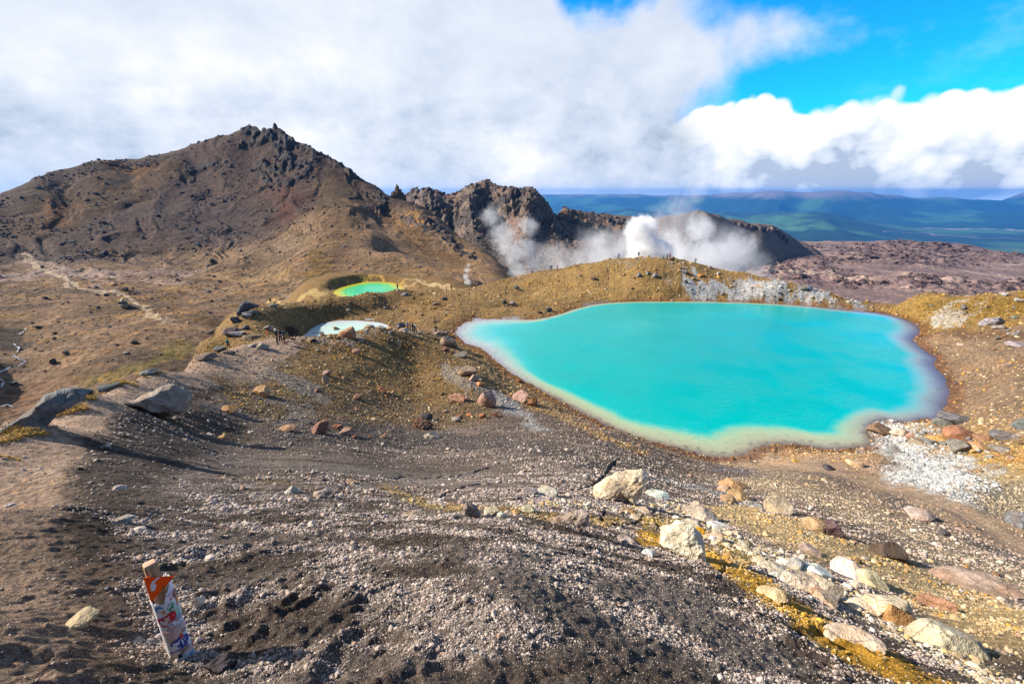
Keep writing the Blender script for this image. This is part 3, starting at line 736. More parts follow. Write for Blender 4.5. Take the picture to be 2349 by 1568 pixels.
# body of the slope
M.ps((-150, 585, 480), (-150, 550, 560), (0, 575, 500), (0, 540, 560), (0, 500, 620), (0, 470, 665), (150, 575, 480), (150, 520, 570), (150, 460, 650), (150, 420, 700), (300, 580, 455), (300, 520, 540), (300, 460, 620), (300, 400, 710),
     (450, 600, 410), (450, 560, 460), (450, 500, 540), (450, 440, 620), (450, 390, 690), (572, 600, 375), (572, 550, 440), (572, 500, 505), (572, 450, 570), (572, 400, 635), (572, 340, 700),
     (680, 560, 380), (680, 500, 455), (680, 450, 520), (660, 400, 590), (650, 350, 660), (780, 470, 450), (740, 420, 545), (820, 430, 540), (800, 540, 350),
     (880, 480, 470), (900, 520, 400), (930, 550, 350), (1000, 580, 330), (1060, 600, 310), (1100, 620, 290), (1140, 640, 270))
# skyline
sky_l = [(-250, 560, 620), (-150, 510, 660), (-60, 472, 700), (0, 450, 720), (40, 434, 730), (90, 408, 745), (130, 394, 755), (200, 379, 770), (260, 371, 780), (330, 364, 790), (385, 358, 790), (400, 349, 785), (440, 336, 780), (490, 320, 770), (540, 303, 765), (560, 296, 760), (575, 292, 758),
         (590, 298, 752), (600, 306, 748), (612, 309, 742), (625, 303, 738), (640, 303, 733), (650, 312, 728), (665, 328, 718), (690, 338, 705), (720, 350, 690), (750, 366, 672), (775, 383, 655), (800, 396, 640), (830, 420, 615), (860, 440, 592), (885, 455, 570),
         (925, 478, 540), (960, 490, 510), (990, 510, 488), (1015, 530, 470), (1040, 556, 448), (1060, 575, 430), (1090, 592, 405), (1120, 602, 380), (1150, 615, 355), (1170, 632, 330)]
M.ps(*sky_l)
for i, (u, v, r) in enumerate(sky_l):
    if i % 2 == 0:
        a, T = azT(u, v); M.pts.append((a, math.log(r * 1.09), T - 0.055)); M.pts.append((a, math.log(r * 1.3), T - 0.17))
        if i % 4 == 0: M.pts.append((a, math.log(1150), T - 0.30))
M.solve(1e-5)
def crag(layer, line, w, k, amp, lam, seed, base_up=0.0):
    """jagged outcrop along a line"""
    d = cap(layer, line, w, k, W=(layer.Ag + gn(layer.Ag * 90, layer.Lg * 50, seed) * 0.006, layer.Lg + gn(layer.Ag * 80, layer.Lg * 60, seed + 1) * 0.02))
    m = 1 - sst(d, 0.35, 1.0)
    x, y = layer.x / lam, layer.y / lam
    j = np.abs(gn(x, y, seed + 2)) + 0.6 * np.abs(gn(x * 2.1, y * 2.1, seed + 3)) + 0.25 * np.abs(gn(x * 3.3, y * 3.3, seed + 4))
    layer.z += m * (base_up + amp * (0.9 - j))
    return m
M.update()
M_rock = np.zeros_like(M.z)
for line, w, amp, lam, up in [
        ([(560, 300), (580, 298), (598, 312)], 12, 9, 16, 2), ([(612, 318), (632, 312), (655, 322), (668, 338)], 18, 16, 15, 4), ([(640, 340), (655, 365), (660, 385)], 15, 14, 14, 3),
        ([(600, 385), (640, 395), (690, 385)], 13, 11, 13, 2), ([(600, 400), (615, 420), (660, 422), (690, 405)], 8, 9, 12, 1), ([(430, 390), (470, 382), (515, 378)], 8, 8, 14, 1),
        ([(545, 340), (570, 325), (595, 312)], 6, 8, 12, 1), ([(690, 342), (720, 352), (755, 370)], 8, 9, 12, 1), ([(765, 376), (790, 392), (800, 400)], 10, 14, 11, 3), ([(440, 408), (480, 402)], 4, 5, 10, 0),
        ([(865, 448), (880, 462), (872, 490)], 9, 12, 10, 2), ([(970, 505), (1000, 520), (1030, 550), (1060, 578), (1090, 590)], 14, 15, 14, -2), ([(920, 500), (960, 520), (990, 540)], 8, 6, 12, 0),
        ([(140, 560), (200, 540), (260, 520)], 5, 4, 10, 0), ([(720, 370), (700, 400)], 8, 8, 12, 0)]:
    M_rock = np.maximum(M_rock, crag(M, line, w * 1.15, 1.0, amp * .36, lam * 1.35, int(line[0][0]), up))
# gullied right ribs and rubble streaks running down the face
slope_m = sst(M.r, 300, 420)
M.z += fbm(M.Ag * 17 + gn(M.Ag * 20, M.Lg * 12, 303), M.Lg * 7, 3, 301, .45) * 5.0 * slope_m
M.z += slope_m * (np.maximum(0, gn(M.x / 9, M.y / 9, 311)) ** 2 * 0.7 + np.maximum(0, gn(M.x / 4.2, M.y / 4.2, 312)) ** 2 * 0.5)
# low swells of old lava on the valley floor
fl = sst(M.r, 150, 190) * (1 - sst(M.r, 330, 430)) * (1 - sst(M.Ag, R(-24), R(-17)))
M.z += fl * fbm(M.x / 60 + 3, M.y / 22, 4, 321, .5, True) * 2.6
M.detail(amp=0.019, hi=0.1, seed=23, res=2.2)
M.update()
n_b = fbm(M.x / 70, M.y / 70, 4, 401); n_m = fbm(M.x / 14, M.y / 14, 4, 411); n_f = fbm(M.x / 3.5, M.y / 3.5, 3, 421)
WA2 = M.Ag + gn(M.Ag * 30, M.Lg * 14, 431) * 0.014 + gn(M.Ag * 90, M.Lg * 40, 432) * 0.005
WL2 = M.Lg + gn(M.Ag * 30, M.Lg * 14, 433) * 0.03 + gn(M.Ag * 90, M.Lg * 40, 434) * 0.012
MB = np.zeros(M.z.shape + (3,), np.float32) + C(.182, .116, .070)
def layM(line, wd, col, k=1.0, s=1.0, soft=0.45, L=M):
    global MB
    d = cap(L, line, wd, k, W=(WA2, WL2)); m = ((1 - sst(d, 1 - soft, 1 + soft)) * s)[..., None]
    MB = MB * (1 - m) + col * m
face = sst(M.r, 420, 480)[..., None]
MB = MB * (1 - face) + C(.082, .053, .041) * face  # dark rock; cloud shadow on the mountain is also put into this colour
layM([(0, 540), (120, 500), (230, 450), (330, 400)], 70, C(.100, .058, .030), k=1.2, s=.9)
layM([(260, 378), (300, 385), (330, 395)], 16, C(.20, .095, .028), s=.8)
layM([(250, 440), (280, 410), (330, 395)], 14, C(.145, .085, .035), s=.8)
layM([(235, 445), (265, 420), (305, 398)], 6, C(.045, .034, .03), s=.9)
layM([(150, 470), (120, 520)], 16, C(.15, .060, .022), s=.7)
layM([(20, 430), (70, 440), (130, 450)], 18, C(.10, .065, .028), s=.7)
layM([(380, 480), (480, 500), (560, 540)], 70, C(.074, .052, .048), s=.8)
layM([(640, 430), (680, 460), (650, 500)], 26, C(.115, .045, .034), s=.6, soft=.9)
layM([(760, 420), (780, 480), (790, 540), (740, 600)], 46, C(.118, .074, .042), s=.9)
layM([(640, 560), (640, 600), (600, 640)], 50, C(.15, .105, .065), s=.8)
layM([(720, 580), (740, 610), (720, 640)], 22, C(.125, .078, .026), s=.85)
layM([(820, 600), (880, 600), (960, 625)], 26, C(.12, .078, .042), s=.8)
layM([(900, 500), (960, 560), (1050, 600)], 22, C(.135, .078, .034), s=.8)
layM([(940, 488), (960, 494), (985, 512)], 9, C(.26, .14, .05), s=.9)
# dry grass and dark lava swells
gr = (sst(fbm(M.x / 26 + 9, M.y / 7, 4, 441, .6), .02, .30) * (1 - sst(M.r, 320, 400)) * sst(M.r, 150, 200))[..., None]
MB = MB * (1 - .65 * gr) + C(.26, .15, .05) * .65 * gr
lv = (sst(fbm(M.x / 60 + 3, M.y / 16, 4, 321, .5), .05, .35) * (1 - sst(M.r, 330, 420)) * (1 - sst(M.Ag, R(-26), R(-18))))[..., None]
MB = MB * (1 - .6 * lv) + C(.065, .048, .036) * .6 * lv
# pale and red silts of the flat
layM([(0, 640), (120, 625), (260, 625), (420, 630)], 40, C(.25, .18, .145), s=.9)
layM([(0, 590), (200, 590), (420, 605)], 16, C(.10, .073, .060), s=.8)
layM([(60, 600), (150, 620), (260, 640), (400, 650)], 18, C(.29, .205, .165), s=.8)
layM([(0, 610), (100, 600), (220, 590)], 12, C(.135, .098, .078), s=.8)
layM([(230, 650), (330, 640), (430, 650)], 14, C(.25, .165, .125), s=.8)
layM([(270, 640), (350, 630), (420, 636)], 7, C(.15, .085, .065), s=.7)
layM([(480, 630), (600, 640), (680, 650)], 16, C(.25, .165, .085), s=.7)
layM([(600, 702), (650, 690), (720, 678)], 9, C(.50, .36, .15), s=.8)
layM([(640, 675), (700, 672), (750, 668)], 8, C(.34, .25, .17), s=.7)
track = [(38, 577), (52, 588), (70, 602), (100, 617), (140, 636), (160, 652), (190, 665), (235, 672), (268, 676), (300, 688), (345, 705), (352, 716), (342, 722), (362, 732), (380, 738), (405, 750)]
layM(track, 5.5, C(.40, .30, .21), k=1.0, s=1.0, soft=.3)
layM([(342, 722), (362, 732), (380, 738), (405, 750)], 6, C(.30, .22, .13), k=1.0, s=.8)
layM([(0, 760), (20, 780), (40, 800)], 22, C(.04, .032, .026), s=.8)
layM([(150, 880), (300, 850), (420, 800)], 20, C(.19, .145, .03), s=.5)
layM([(0, 950), (60, 900), (160, 880)], 30, C(.14, .075, .045), s=.6)
MB = MB * (1 - .85 * M_rock[..., None]) + C(.062, .057, .058) * .85 * M_rock[..., None]
spk = sst(gn(M.x / 2.6, M.y / 2.6, 451), .35, .6)[..., None] * face
MB = MB * (1 - .45 * spk) + C(.075, .072, .078) * .45 * spk
MB = MB * (1 - .16 * face)
MB = np.clip(MB * (1 + .22 * n_b + .25 * n_m + .25 * n_f)[..., None], .008, .7)
MBM = MB.copy()
M.mesh(ground_mat("mountain_scree", 0.55, 0.9, 0.8, True, coarse=(0.14, 1.2)), MB)

# ================================================================== CRATER RIM WITH CLIFFS
K_ = Layer("crater_rim", -16, 44, 430, 2000, 1100, 840, K=2.5, coarse=(190, 150))
rim = [(880, 480, 930), (930, 455, 920), (945, 440, 900), (965, 436, 890), (990, 437, 880), (1010, 441, 870), (1040, 445, 850), (1058, 438, 835), (1075, 427, 820), (1095, 421, 812), (1112, 420, 806), (1130, 430, 800), (1150, 434, 795), (1180, 434, 785), (1212, 430, 775), (1228, 436, 768), (1245, 452, 760), (1262, 474, 755),
       (1290, 480, 830), (1330, 485, 880), (1380, 493, 930), (1430, 500, 980), (1480, 502, 1030), (1530, 500, 1080), (1570, 492, 1140), (1600, 489, 1200), (1640, 496, 1280), (1690, 505, 1360), (1730, 514, 1430), (1775, 518, 1480), (1795, 530, 1490), (1815, 545, 1500), (1835, 556, 1500), (1860, 566, 1500)]
K_.ps(*rim)
for i, (u, v, r) in enumerate(rim):
    a, T = azT(u, v); K_.pts.append((a, math.log(r * 1.10), T - 0.045))
    if i % 2 == 0: K_.pts.append((a, math.log(r * 1.35), T - 0.13)); K_.pts.append((a, math.log(2000), T - 0.2))
# cliff foot, scree and floor
K_.ps((930, 500, 840), (1000, 500, 780), (1060, 490, 770), (1100, 480, 765), (1160, 480, 745), (1200, 490, 735), (1240, 500, 715), (1270, 510, 705),
      (1075, 460, 745), (1072, 500, 722), (1125, 465, 785), (1130, 500, 760), (1160, 500, 735), (1205, 455, 715), (1215, 480, 695), (1270, 490, 760), (1285, 525, 720), (1000, 470, 800), (950, 470, 830), (1000, 540, 720), (1060, 535, 715), (1120, 530, 705), (1180, 530, 690), (1240, 560, 650), (1290, 560, 660), (1330, 545, 700),
      (1000, 600, 600), (1080, 600, 580), (1160, 600, 560), (1240, 615, 530), (1320, 610, 555), (1400, 610, 570), (1500, 610, 590), (1600, 610, 600), (1700, 614, 1055), (1760, 602, 1180), (1800, 590, 1320), (1830, 580, 1420),
      (1320, 505, 800), (1400, 520, 820), (1400, 560, 700), (1500, 530, 880), (1500, 570, 720), (1600, 520, 1040), (1600, 570, 820), (1700, 540, 1240), (1700, 570, 1150), (1780, 550, 1360), (1650, 605, 900))
for u in (900, 1000, 1100, 1200, 1300, 1450, 1600): K_.b(u, 480, -92); K_.b(u, 430, -105)
for u in (1950, 2050, 2200):
    for r in (430, 600, 800, 1000, 1300, 1600, 1990): K_.b(u, r, -215)
for u, lim in ((1700, 900), (1760, 1050), (1800, 1200), (1850, 1330)):
    for r in (430, 520, 620, 740, 880, 1040, 1200, 1330):
        if r <= lim: K_.b(u, r, -125 - .045 * r)
K_.solve(1e-5)
K_.update()
# cliff bands: dipping beds of lava
WAk = K_.Ag + gn(K_.Ag * 40, K_.Lg * 30, 501) * 0.010
WLk = K_.Lg + gn(K_.Ag * 40, K_.Lg * 30, 502) * 0.015
cl = np.zeros_like(K_.z)
for line, w in (([(935, 450), (1000, 470), (1060, 500), (1100, 520)], 26), ([(1070, 450), (1110, 480), (1130, 505)], 40), ([(1190, 455), (1220, 480), (1250, 510), (1290, 540)], 30), ([(1280, 500), (1330, 515), (1380, 520)], 20), ([(1400, 510), (1470, 515)], 10),
                ([(1700, 518), (1770, 530), (1800, 548)], 13), ([(1150, 460), (1190, 470)], 20), ([(1000, 520), (1040, 545)], 14)):
    d = cap(K_, line, w, 1.0, W=(WAk, WLk)); cl = np.maximum(cl, 1 - sst(d, .5, 1.05))
beds = K_.z - 0.42 * K_.x + 0.10 * K_.y + 14 * fbm(K_.x / 120, K_.y / 120, 3, 511)
bp = beds / 13.0
saw = bp - np.floor(bp)
step = np.where(saw < .72, saw / .72 * .35, .35 + (saw - .72) / .28 * .65) - saw
K_.z += cl * step * 13.0 * 1.3
butt = 1 - 2 * np.abs(gn(K_.Ag * 60, K_.Lg * 16, 521))
K_.z += cl * (butt * 6 + (1 - 2 * np.abs(gn(K_.x / 15, K_.y / 15, 523))) * 2.5 + (1 - 2 * np.abs(gn(K_.x / 6, K_.y / 6, 524))) * 0.9)
K_.z += (1 - cl) * fbm(K_.Ag * 42, K_.Lg * 5, 3, 531, .5) * 3.0
K_.detail(amp=0.034, hi=0.08, seed=33, res=2.2)
K_.update()
nb = fbm(K_.x / 90, K_.y / 90, 4, 541); nm_ = fbm(K_.x / 18, K_.y / 18, 4, 551)
WA2 = K_.Ag + gn(K_.Ag * 40, K_.Lg * 20, 561) * 0.010; WL2 = K_.Lg + gn(K_.Ag * 40, K_.Lg * 20, 562) * 0.02
MB = np.zeros(K_.z.shape + (3,), np.float32) + C(.165, .115, .090)
layM([(1060, 560), (1120, 580), (1200, 600)], 40, C(.088, .068, .062), L=K_)
layM([(1300, 500), (1400, 520), (1500, 520)], 22, C(.24, .125, .06), L=K_, s=.8)
layM([(1250, 590), (1290, 600), (1360, 610)], 22, C(.20, .125, .095), L=K_, s=.6)
layM([(1000, 445), (1030, 450)], 10, C(.13, .045, .05), L=K_, s=.8)
layM([(1560, 500), (1640, 505), (1700, 520)], 18, C(.17, .115, .10), L=K_, s=.7)
layM([(1760, 545), (1850, 575)], 24, C(.16, .125, .115), L=K_, s=.7)
layM([(1850, 585), (1950, 600)], 22, C(.22, .15, .125), L=K_, s=.8)
strata = sst(gn(bp * 2.2, bp * 0 + 3.3, 571), -.2, .35)
rc = C(.070, .062, .062) * (1 - strata[..., None]) + C(.145, .115, .095) * strata[..., None]
MB = MB * (1 - .9 * cl[..., None]) + rc * .9 * cl[..., None]
MB = np.clip(MB * (1 + .2 * nb + .35 * nm_)[..., None], .01, .6)
K_.mesh(ground_mat("rim_rock", 0.28, 1.2, 0.6, True, coarse=(0.07, 4.0)), MB)

# ================================================================== LAVA PLATEAU ON THE RIGHT
D = Layer("lava_plateau", 4, 66, 330, 3600, 1000, 760, K=2.5, coarse=(110, 120))
for azd in range(4, 70, 8):
    for r in (330, 450, 600, 800, 1100, 1500, 2000, 2400): D.w(azd, r, -108 - 0.036 * r - 6 * math.sin(azd * .3 + r * .004))
edge_d = [(1860, 556, 2250), (1900, 553, 2250), (1960, 556, 2250), (2020, 554, 2300), (2080, 553, 2300), (2130, 560, 2350), (2200, 566, 2450), (2280, 578, 2350), (2349, 590, 2300), (2450, 606, 2300), (2700, 640, 2300)]
D.ps(*edge_d)
for u, v, r in edge_d:
    a, T = azT(u, v); D.pts.append((a, math.log(2700), T - .035)); D.pts.append((a, math.log(3300), T - .10))
D.solve(1e-5)
hum = sst(fbm(D.x / 420, D.y / 420, 3, 601), -.12, .22)
D.z += hum * (np.abs(fbm(D.x / 60, D.y / 60, 3, 611)) * 16 + np.maximum(0, fbm(D.x / 22, D.y / 22, 3, 621, .6)) * 9) * (1 - .6 * sst(D.r, 1600, 2300))
D.z += fbm(D.x / 300, D.y / 300, 3, 631) * 5
D.detail(amp=0.045, hi=0.08, seed=43, res=1.4)
D.update()
nb = fbm(D.x / 240, D.y / 240, 4, 641); nm_ = fbm(D.x / 50, D.y / 50, 4, 651)
pal = sst(fbm(D.x / 160 + 4, D.y / 200, 4, 661), .0, .32) * (1 - hum)
MB = np.zeros(D.z.shape + (3,), np.float32) + C(.185, .128, .118)
MB = MB * (1 - pal[..., None] * .8) + C(.36, .27, .215) * pal[..., None] * .8
hum_d = hum * sst(fbm(D.x / 40, D.y / 40, 4, 671), -.1, .25)
hh = (hum * sst(fbm(D.x / 40, D.y / 40, 4, 671), -.1, .25))[..., None]
MB = MB * (1 - .65 * hh) + C(.090, .058, .056) * .65 * hh
WA2 = D.Ag + gn(D.Ag * 40, D.Lg * 20, 681) * 0.012; WL2 = D.Lg + gn(D.Ag * 40, D.Lg * 20, 682) * 0.04
layM([(1720, 625), (1820, 620), (1900, 625), (1960, 640)], 26, C(.34, .25, .20), L=D, s=.8)
layM([(1700, 605), (1780, 600)], 12, C(.33, .21, .13), L=D, s=.6)
layM([(1900, 575), (2000, 580), (2100, 600)], 12, C(.07, .052, .055), L=D, s=.75)
layM([(2060, 596), (2120, 602)], 7, C(.05, .042, .05), L=D, s=.8)
layM([(1960, 565), (2100, 575), (2200, 590)], 12, C(.27, .175, .15), L=D, s=.6)
MB = np.clip(MB * (1 + .25 * nb + .35 * nm_)[..., None], .01, .6)
D.mesh(ground_mat("lava_field", 0.16, 1.2, 0.7, True, coarse=(0.04, 4.0)), MB)

# ================================================================== FAR PLAIN AND RANGES
FP = Layer("distant_plain", -12, 66, 2300, 36000, 620, 500, K=2.0, coarse=(90, 90))
for azd in range(-12, 70, 6):
    for r, z in ((2300, -420), (3300, -620), (5000, -900), (7500, -1030), (11000, -1060), (15000, -1070), (20000, -1040), (24000, -960)): FP.w(azd, r, z)
far_sky = [(1250, 445, 30000), (1330, 445, 30000), (1400, 444, 30000), (1460, 445, 30000), (1540, 447, 29000), (1600, 447, 28000), (1680, 441, 27500), (1740, 438, 27000), (1800, 437, 26500), (1880, 438, 26500), (1950, 438, 27000), (2000, 441, 28000), (2060, 447, 30000),
           (2110, 452, 31000), (2160, 450, 31000), (2210, 455, 31000), (2270, 457, 32000), (2349, 458, 33000), (2500, 460, 34000), (2700, 462, 34000)]
FP.ps(*far_sky)
for u, v, r in far_sky:
    a, T = azT(u, v); FP.pts.append((a, math.log(r * 1.05), T - .002)); FP.pts.append((a, math.log(r * 1.12), T - .006)); FP.pts.append((a, math.log(r * 1.3), T - .014)); FP.pts.append((a, math.log(r * .95), T - .012)); FP.pts.append((a, math.log(37000), -.022))
FP.ps((1700, 480, 24500), (1800, 476, 24000), (1900, 480, 24000), (2000, 484, 24500), (2100, 488, 25500), (2250, 488, 26500), (2349, 490, 27000), (1500, 490, 25000))
FP.ps((1700, 505, 17000), (1900, 510, 16500), (1450, 495, 20000))
FP.solve(1e-6)
hm = sst(FP.r, 17000, 23000)
rg = fbm(FP.x / 3800, FP.y / 3800, 5, 701, .52, True)
FP.z += hm * ((rg - .85) * (300 - 230 * sst(FP.r, 24500, 26500))) + sst(FP.r, 9000, 14000) * (1 - sst(FP.r, 22000, 25000)) * np.maximum(0, fbm(FP.x / 3000, FP.y / 5200, 4, 705, .5, True)) * 330 * (1 - sst(FP.Ag, R(33), R(40))) + (1 - hm) * sst(FP.r, 4000, 9000) * (1 - sst(FP.Ag, R(36), R(42))) * (fbm(FP.x / 2500, FP.y / 2500, 5, 711, .5, True)) * 90
FP.update()
nb = fbm(FP.x / 5200, FP.y / 2600, 4, 721); nm_ = fbm(FP.x / 900, FP.y / 900, 4, 731)
FB = np.zeros(FP.z.shape + (3,), np.float32) + C(.010, .030, .018)  # dark forest tone, with cloud shadows on the plain put into it
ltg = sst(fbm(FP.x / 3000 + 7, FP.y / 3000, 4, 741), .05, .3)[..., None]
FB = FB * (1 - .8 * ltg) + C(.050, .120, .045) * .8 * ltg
tops = (sst(FP.z + 160 * nm_, -420, -90) * hm)[..., None]
FB = FB * (1 - .85 * tops) + C(.21, .155, .135) * .85 * tops
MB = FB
WA2 = FP.Ag + gn(FP.Ag * 40, FP.Lg * 20, 751) * 0.012; WL2 = FP.Lg + gn(FP.Ag * 40, FP.Lg * 20, 752) * 0.03
layM([(2120, 522), (2200, 526), (2349, 530)], 8, C(.30, .23, .20), L=FP, s=.9)
layM([(2040, 530), (2120, 536), (2230, 544), (2349, 548)], 4, C(.22, .17, .15), L=FP, s=.7)
layM([(2300, 570), (2349, 575)], 6, C(.16, .14, .10), L=FP, s=.6)
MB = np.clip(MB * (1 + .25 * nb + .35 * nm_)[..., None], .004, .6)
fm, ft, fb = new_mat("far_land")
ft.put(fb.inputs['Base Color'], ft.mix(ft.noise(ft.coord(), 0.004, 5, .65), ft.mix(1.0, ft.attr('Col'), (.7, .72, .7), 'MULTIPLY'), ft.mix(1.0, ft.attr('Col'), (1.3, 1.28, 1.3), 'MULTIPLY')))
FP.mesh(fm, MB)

# ------------------------------------------------------------------ standing spire on the ridge behind the mountain's shoulder is a rock of its own (see rocks)
# ================================================================== AIR
def haze_box():
    me = bpy.data.meshes.new("haze")
    x0, x1, y0, y1, z0, z1 = -9000, 36500, -3000, 36500, -1500, 150
    co = np.array([(x, y, z) for z in (z0, z1) for y in (y0, y1) for x in (x0, x1)], float)
    f = np.array([(0, 2, 3, 1), (4, 5, 7, 6), (0, 1, 5, 4), (2, 6, 7, 3), (0, 4, 6, 2), (1, 3, 7, 5)])
    fill_mesh(me, co, f, False)
    m = bpy.data.materials.new("haze_air"); m.use_nodes = True
    n = m.node_tree; n.nodes.clear()
    o = n.nodes.new('ShaderNodeOutputMaterial'); v = n.nodes.new('ShaderNodeVolumePrincipled')
    v.inputs['Color'].default_value = (0.06, 0.36, 0.95, 1); v.inputs['Density'].default_value = 2.7e-5; v.inputs['Anisotropy'].default_value = 0.2
    n.links.new(v.outputs[0], o.inputs['Volume'])
    me.materials.append(m); ob = bpy.data.objects.new("haze", me); COL.objects.link(ob); ob['kind'] = 'stuff'
    ob['label'] = "thin blue air haze over the valleys and far ranges"; ob['category'] = "haze"
haze_box()

# steam from the vents in the crater behind the lakes
def steam(name, label, u, v, r, blobs, dens, scale=0.05, detail=5, thr=0.42):
    """blobs: (du, dv, radius) in sheet units about (u, v) at range r"""
    a, T = azT(u, v); c = Vector((r * math.sin(a), r * math.cos(a), r * T)); px = r / FPX
    right = Vector((math.cos(a), -math.sin(a), 0))
    x0 = min((du - rad) for du, dv, rad in blobs) * px * 1.15; x1 = max((du + rad) for du, dv, rad in blobs) * px * 1.15
    z0 = min((-dv - rad) for du, dv, rad in blobs) * px * 1.15; z1 = max((-dv + rad) for du, dv, rad in blobs) * px * 1.15
    dep = max(rad for du, dv, rad in blobs) * px * 1.3
    # closed rounded hull
    bm_v = []; nseg, nring = 20, 12
    for i in range(nring + 1):
        ph = math.pi * i / nring
        for j in range(nseg):
            th = 2 * math.pi * j / nseg
            sgn = lambda q, p: math.copysign(abs(q) ** p, q)
            X = (x0 + x1) / 2 + (x1 - x0) / 2 * sgn(math.sin(ph), .55) * sgn(math.cos(th), .6)
            Y = dep * sgn(math.sin(ph), .55) * sgn(math.sin(th), .6)
            Z = (z0 + z1) / 2 + (z1 - z0) / 2 * sgn(math.cos(ph), .6)
            bm_v.append((X, Y, Z))
    f = [(i * nseg + j, (i + 1) * nseg + j, (i + 1) * nseg + (j + 1) % nseg, i * nseg + (j + 1) % nseg) for i in range(nring) for j in range(nseg)]
    me = bpy.data.meshes.new(name); fill_mesh(me, np.array(bm_v), np.array(f))
    m = bpy.data.materials.new(name + "_vapour"); m.use_nodes = True; n = m.node_tree; n.nodes.clear(); t = NT(n)
    o = n.nodes.new('ShaderNodeOutputMaterial'); vp = n.nodes.new('ShaderNodeVolumePrincipled')
    co = t.coord()
    w = t.vm('SCALE', t.vm('SUBTRACT', t.noise(co, scale * 1.3, 3, .65, out=1), (.5, .5, .5)), None, 1.15 / scale)
    cw = t.vm('ADD', co, w)
    tot = None
    for du, dv, rad in blobs:
        q = t.vm('LENGTH', t.vm('SUBTRACT', cw, (du * px, 0.0, -dv * px)))
        s_ = t.ss(q, rad * px * 1.05, 0.0)
        tot = s_ if tot is None else t.m('MAXIMUM', tot, s_)
    nn = t.noise(cw, scale * 2.6, detail, .66)
    den = t.m('MULTIPLY', t.ss(t.m('ADD', t.m('MULTIPLY', nn, 1.1), t.m('MULTIPLY', tot, .55)), thr + .22, thr + .62), t.ss(tot, 0.0, .45))
    t.put(vp.inputs['Density'], t.m('MULTIPLY', den, dens))
    vp.inputs['Color'].default_value = (.985, .99, 1, 1); vp.inputs['Anisotropy'].default_value = 0.0
    n.links.new(vp.outputs[0], o.inputs['Volume'])
    me.materials.append(m); ob = bpy.data.objects.new(name, me); COL.objects.link(ob)
    ob.location = c; ob.rotation_euler = (0, 0, -a)
    ob['kind'] = 'stuff'; ob['label'] = label; ob['category'] = "steam"
    m.cycles.volume_step_rate = 2.0
    return ob
steam("steam_plume", "dense bright white steam column rising behind the standing hikers", 1490, 560, 230, [(0, 40, 52), (-10, 10, 50), (-22, -26, 42), (18, 22, 46), (-5, -40, 26)], 1.3, .15, thr=.30)
steam("steam_plume", "broad drifting white steam bank behind the right half of the ridge", 1610, 570, 260, [(-40, 20, 66), (10, 28, 78), (60, 5, 62), (50, 60, 58), (-10, -38, 52), (-60, -20, 36), (90, -10, 36)], 0.085, .10, thr=.40)
steam("steam_plume", "thin steam wisps lifting above the dense column against the far hills", 1560, 470, 300, [(0, 10, 60), (-35, 20, 42), (25, -20, 44), (15, 30, 50)], 0.020, .09, thr=.45)
steam("steam_plume", "steam drifting low behind the left shoulder of the ridge", 1370, 580, 280, [(-40, 20, 46), (10, 12, 56), (60, -10, 52), (-80, 38, 36), (0, -25, 42), (90, 0, 40)], 0.048, .10, thr=.42)
steam("steam_plume", "torn steam veil in front of the dark crater cliffs", 1190, 560, 300, [(0, 60, 46), (-10, 20, 54), (-35, -20, 52), (15, 10, 50), (-60, -60, 40), (30, 45, 40), (-30, 5, 46), (20, -40, 40)], 0.060, .11, thr=.44)
steam("steam_plume", "small steam jet beside the yellow rocks near the green lake", 1073, 632, 170, [(0, 15, 12), (-4, 2, 11), (-2, -12, 10), (3, -24, 8)], 0.35, .5, thr=.35)
steam("steam_plume", "wide faint steam haze filling the crater behind the ridge", 1480, 575, 320, [(-200, 30, 70), (-90, 10, 90), (30, -5, 100), (150, 5, 90), (220, 30, 60)], 0.016, .05, thr=.28)
# ================================================================== STONES
def ico(sub):
    t = (1 + 5 ** .5) / 2
    v = [(-1, t, 0), (1, t, 0), (-1, -t, 0), (1, -t, 0), (0, -1, t), (0, 1, t), (0, -1, -t), (0, 1, -t), (t, 0, -1), (t, 0, 1), (-t, 0, -1), (-t, 0, 1)]
    f = [(0, 11, 5), (0, 5, 1), (0, 1, 7), (0, 7, 10), (0, 10, 11), (1, 5, 9), (5, 11, 4), (11, 10, 2), (10, 7, 6), (7, 1, 8), (3, 9, 4), (3, 4, 2), (3, 2, 6), (3, 6, 8), (3, 8, 9), (4, 9, 5), (2, 4, 11), (6, 2, 10), (8, 6, 7), (9, 8, 1)]
    v = [np.array(q, float) / np.linalg.norm(q) for q in v]
    for _ in range(sub):
        c = {}; nf = []
        def mid(a, b):
            k = (min(a, b), max(a, b))
            if k not in c:
                q = v[a] + v[b]; v.append(q / np.linalg.norm(q)); c[k] = len(v) - 1
            return c[k]
        for a, b, d in f:
            x, y, z = mid(a, b), mid(b, d), mid(d, a)
            nf += [(a, x, z), (b, y, x), (d, z, y), (x, y, z)]
        f = nf
    return np.array(v), np.array(f)
ICO = {i: ico(i) for i in range(5)}
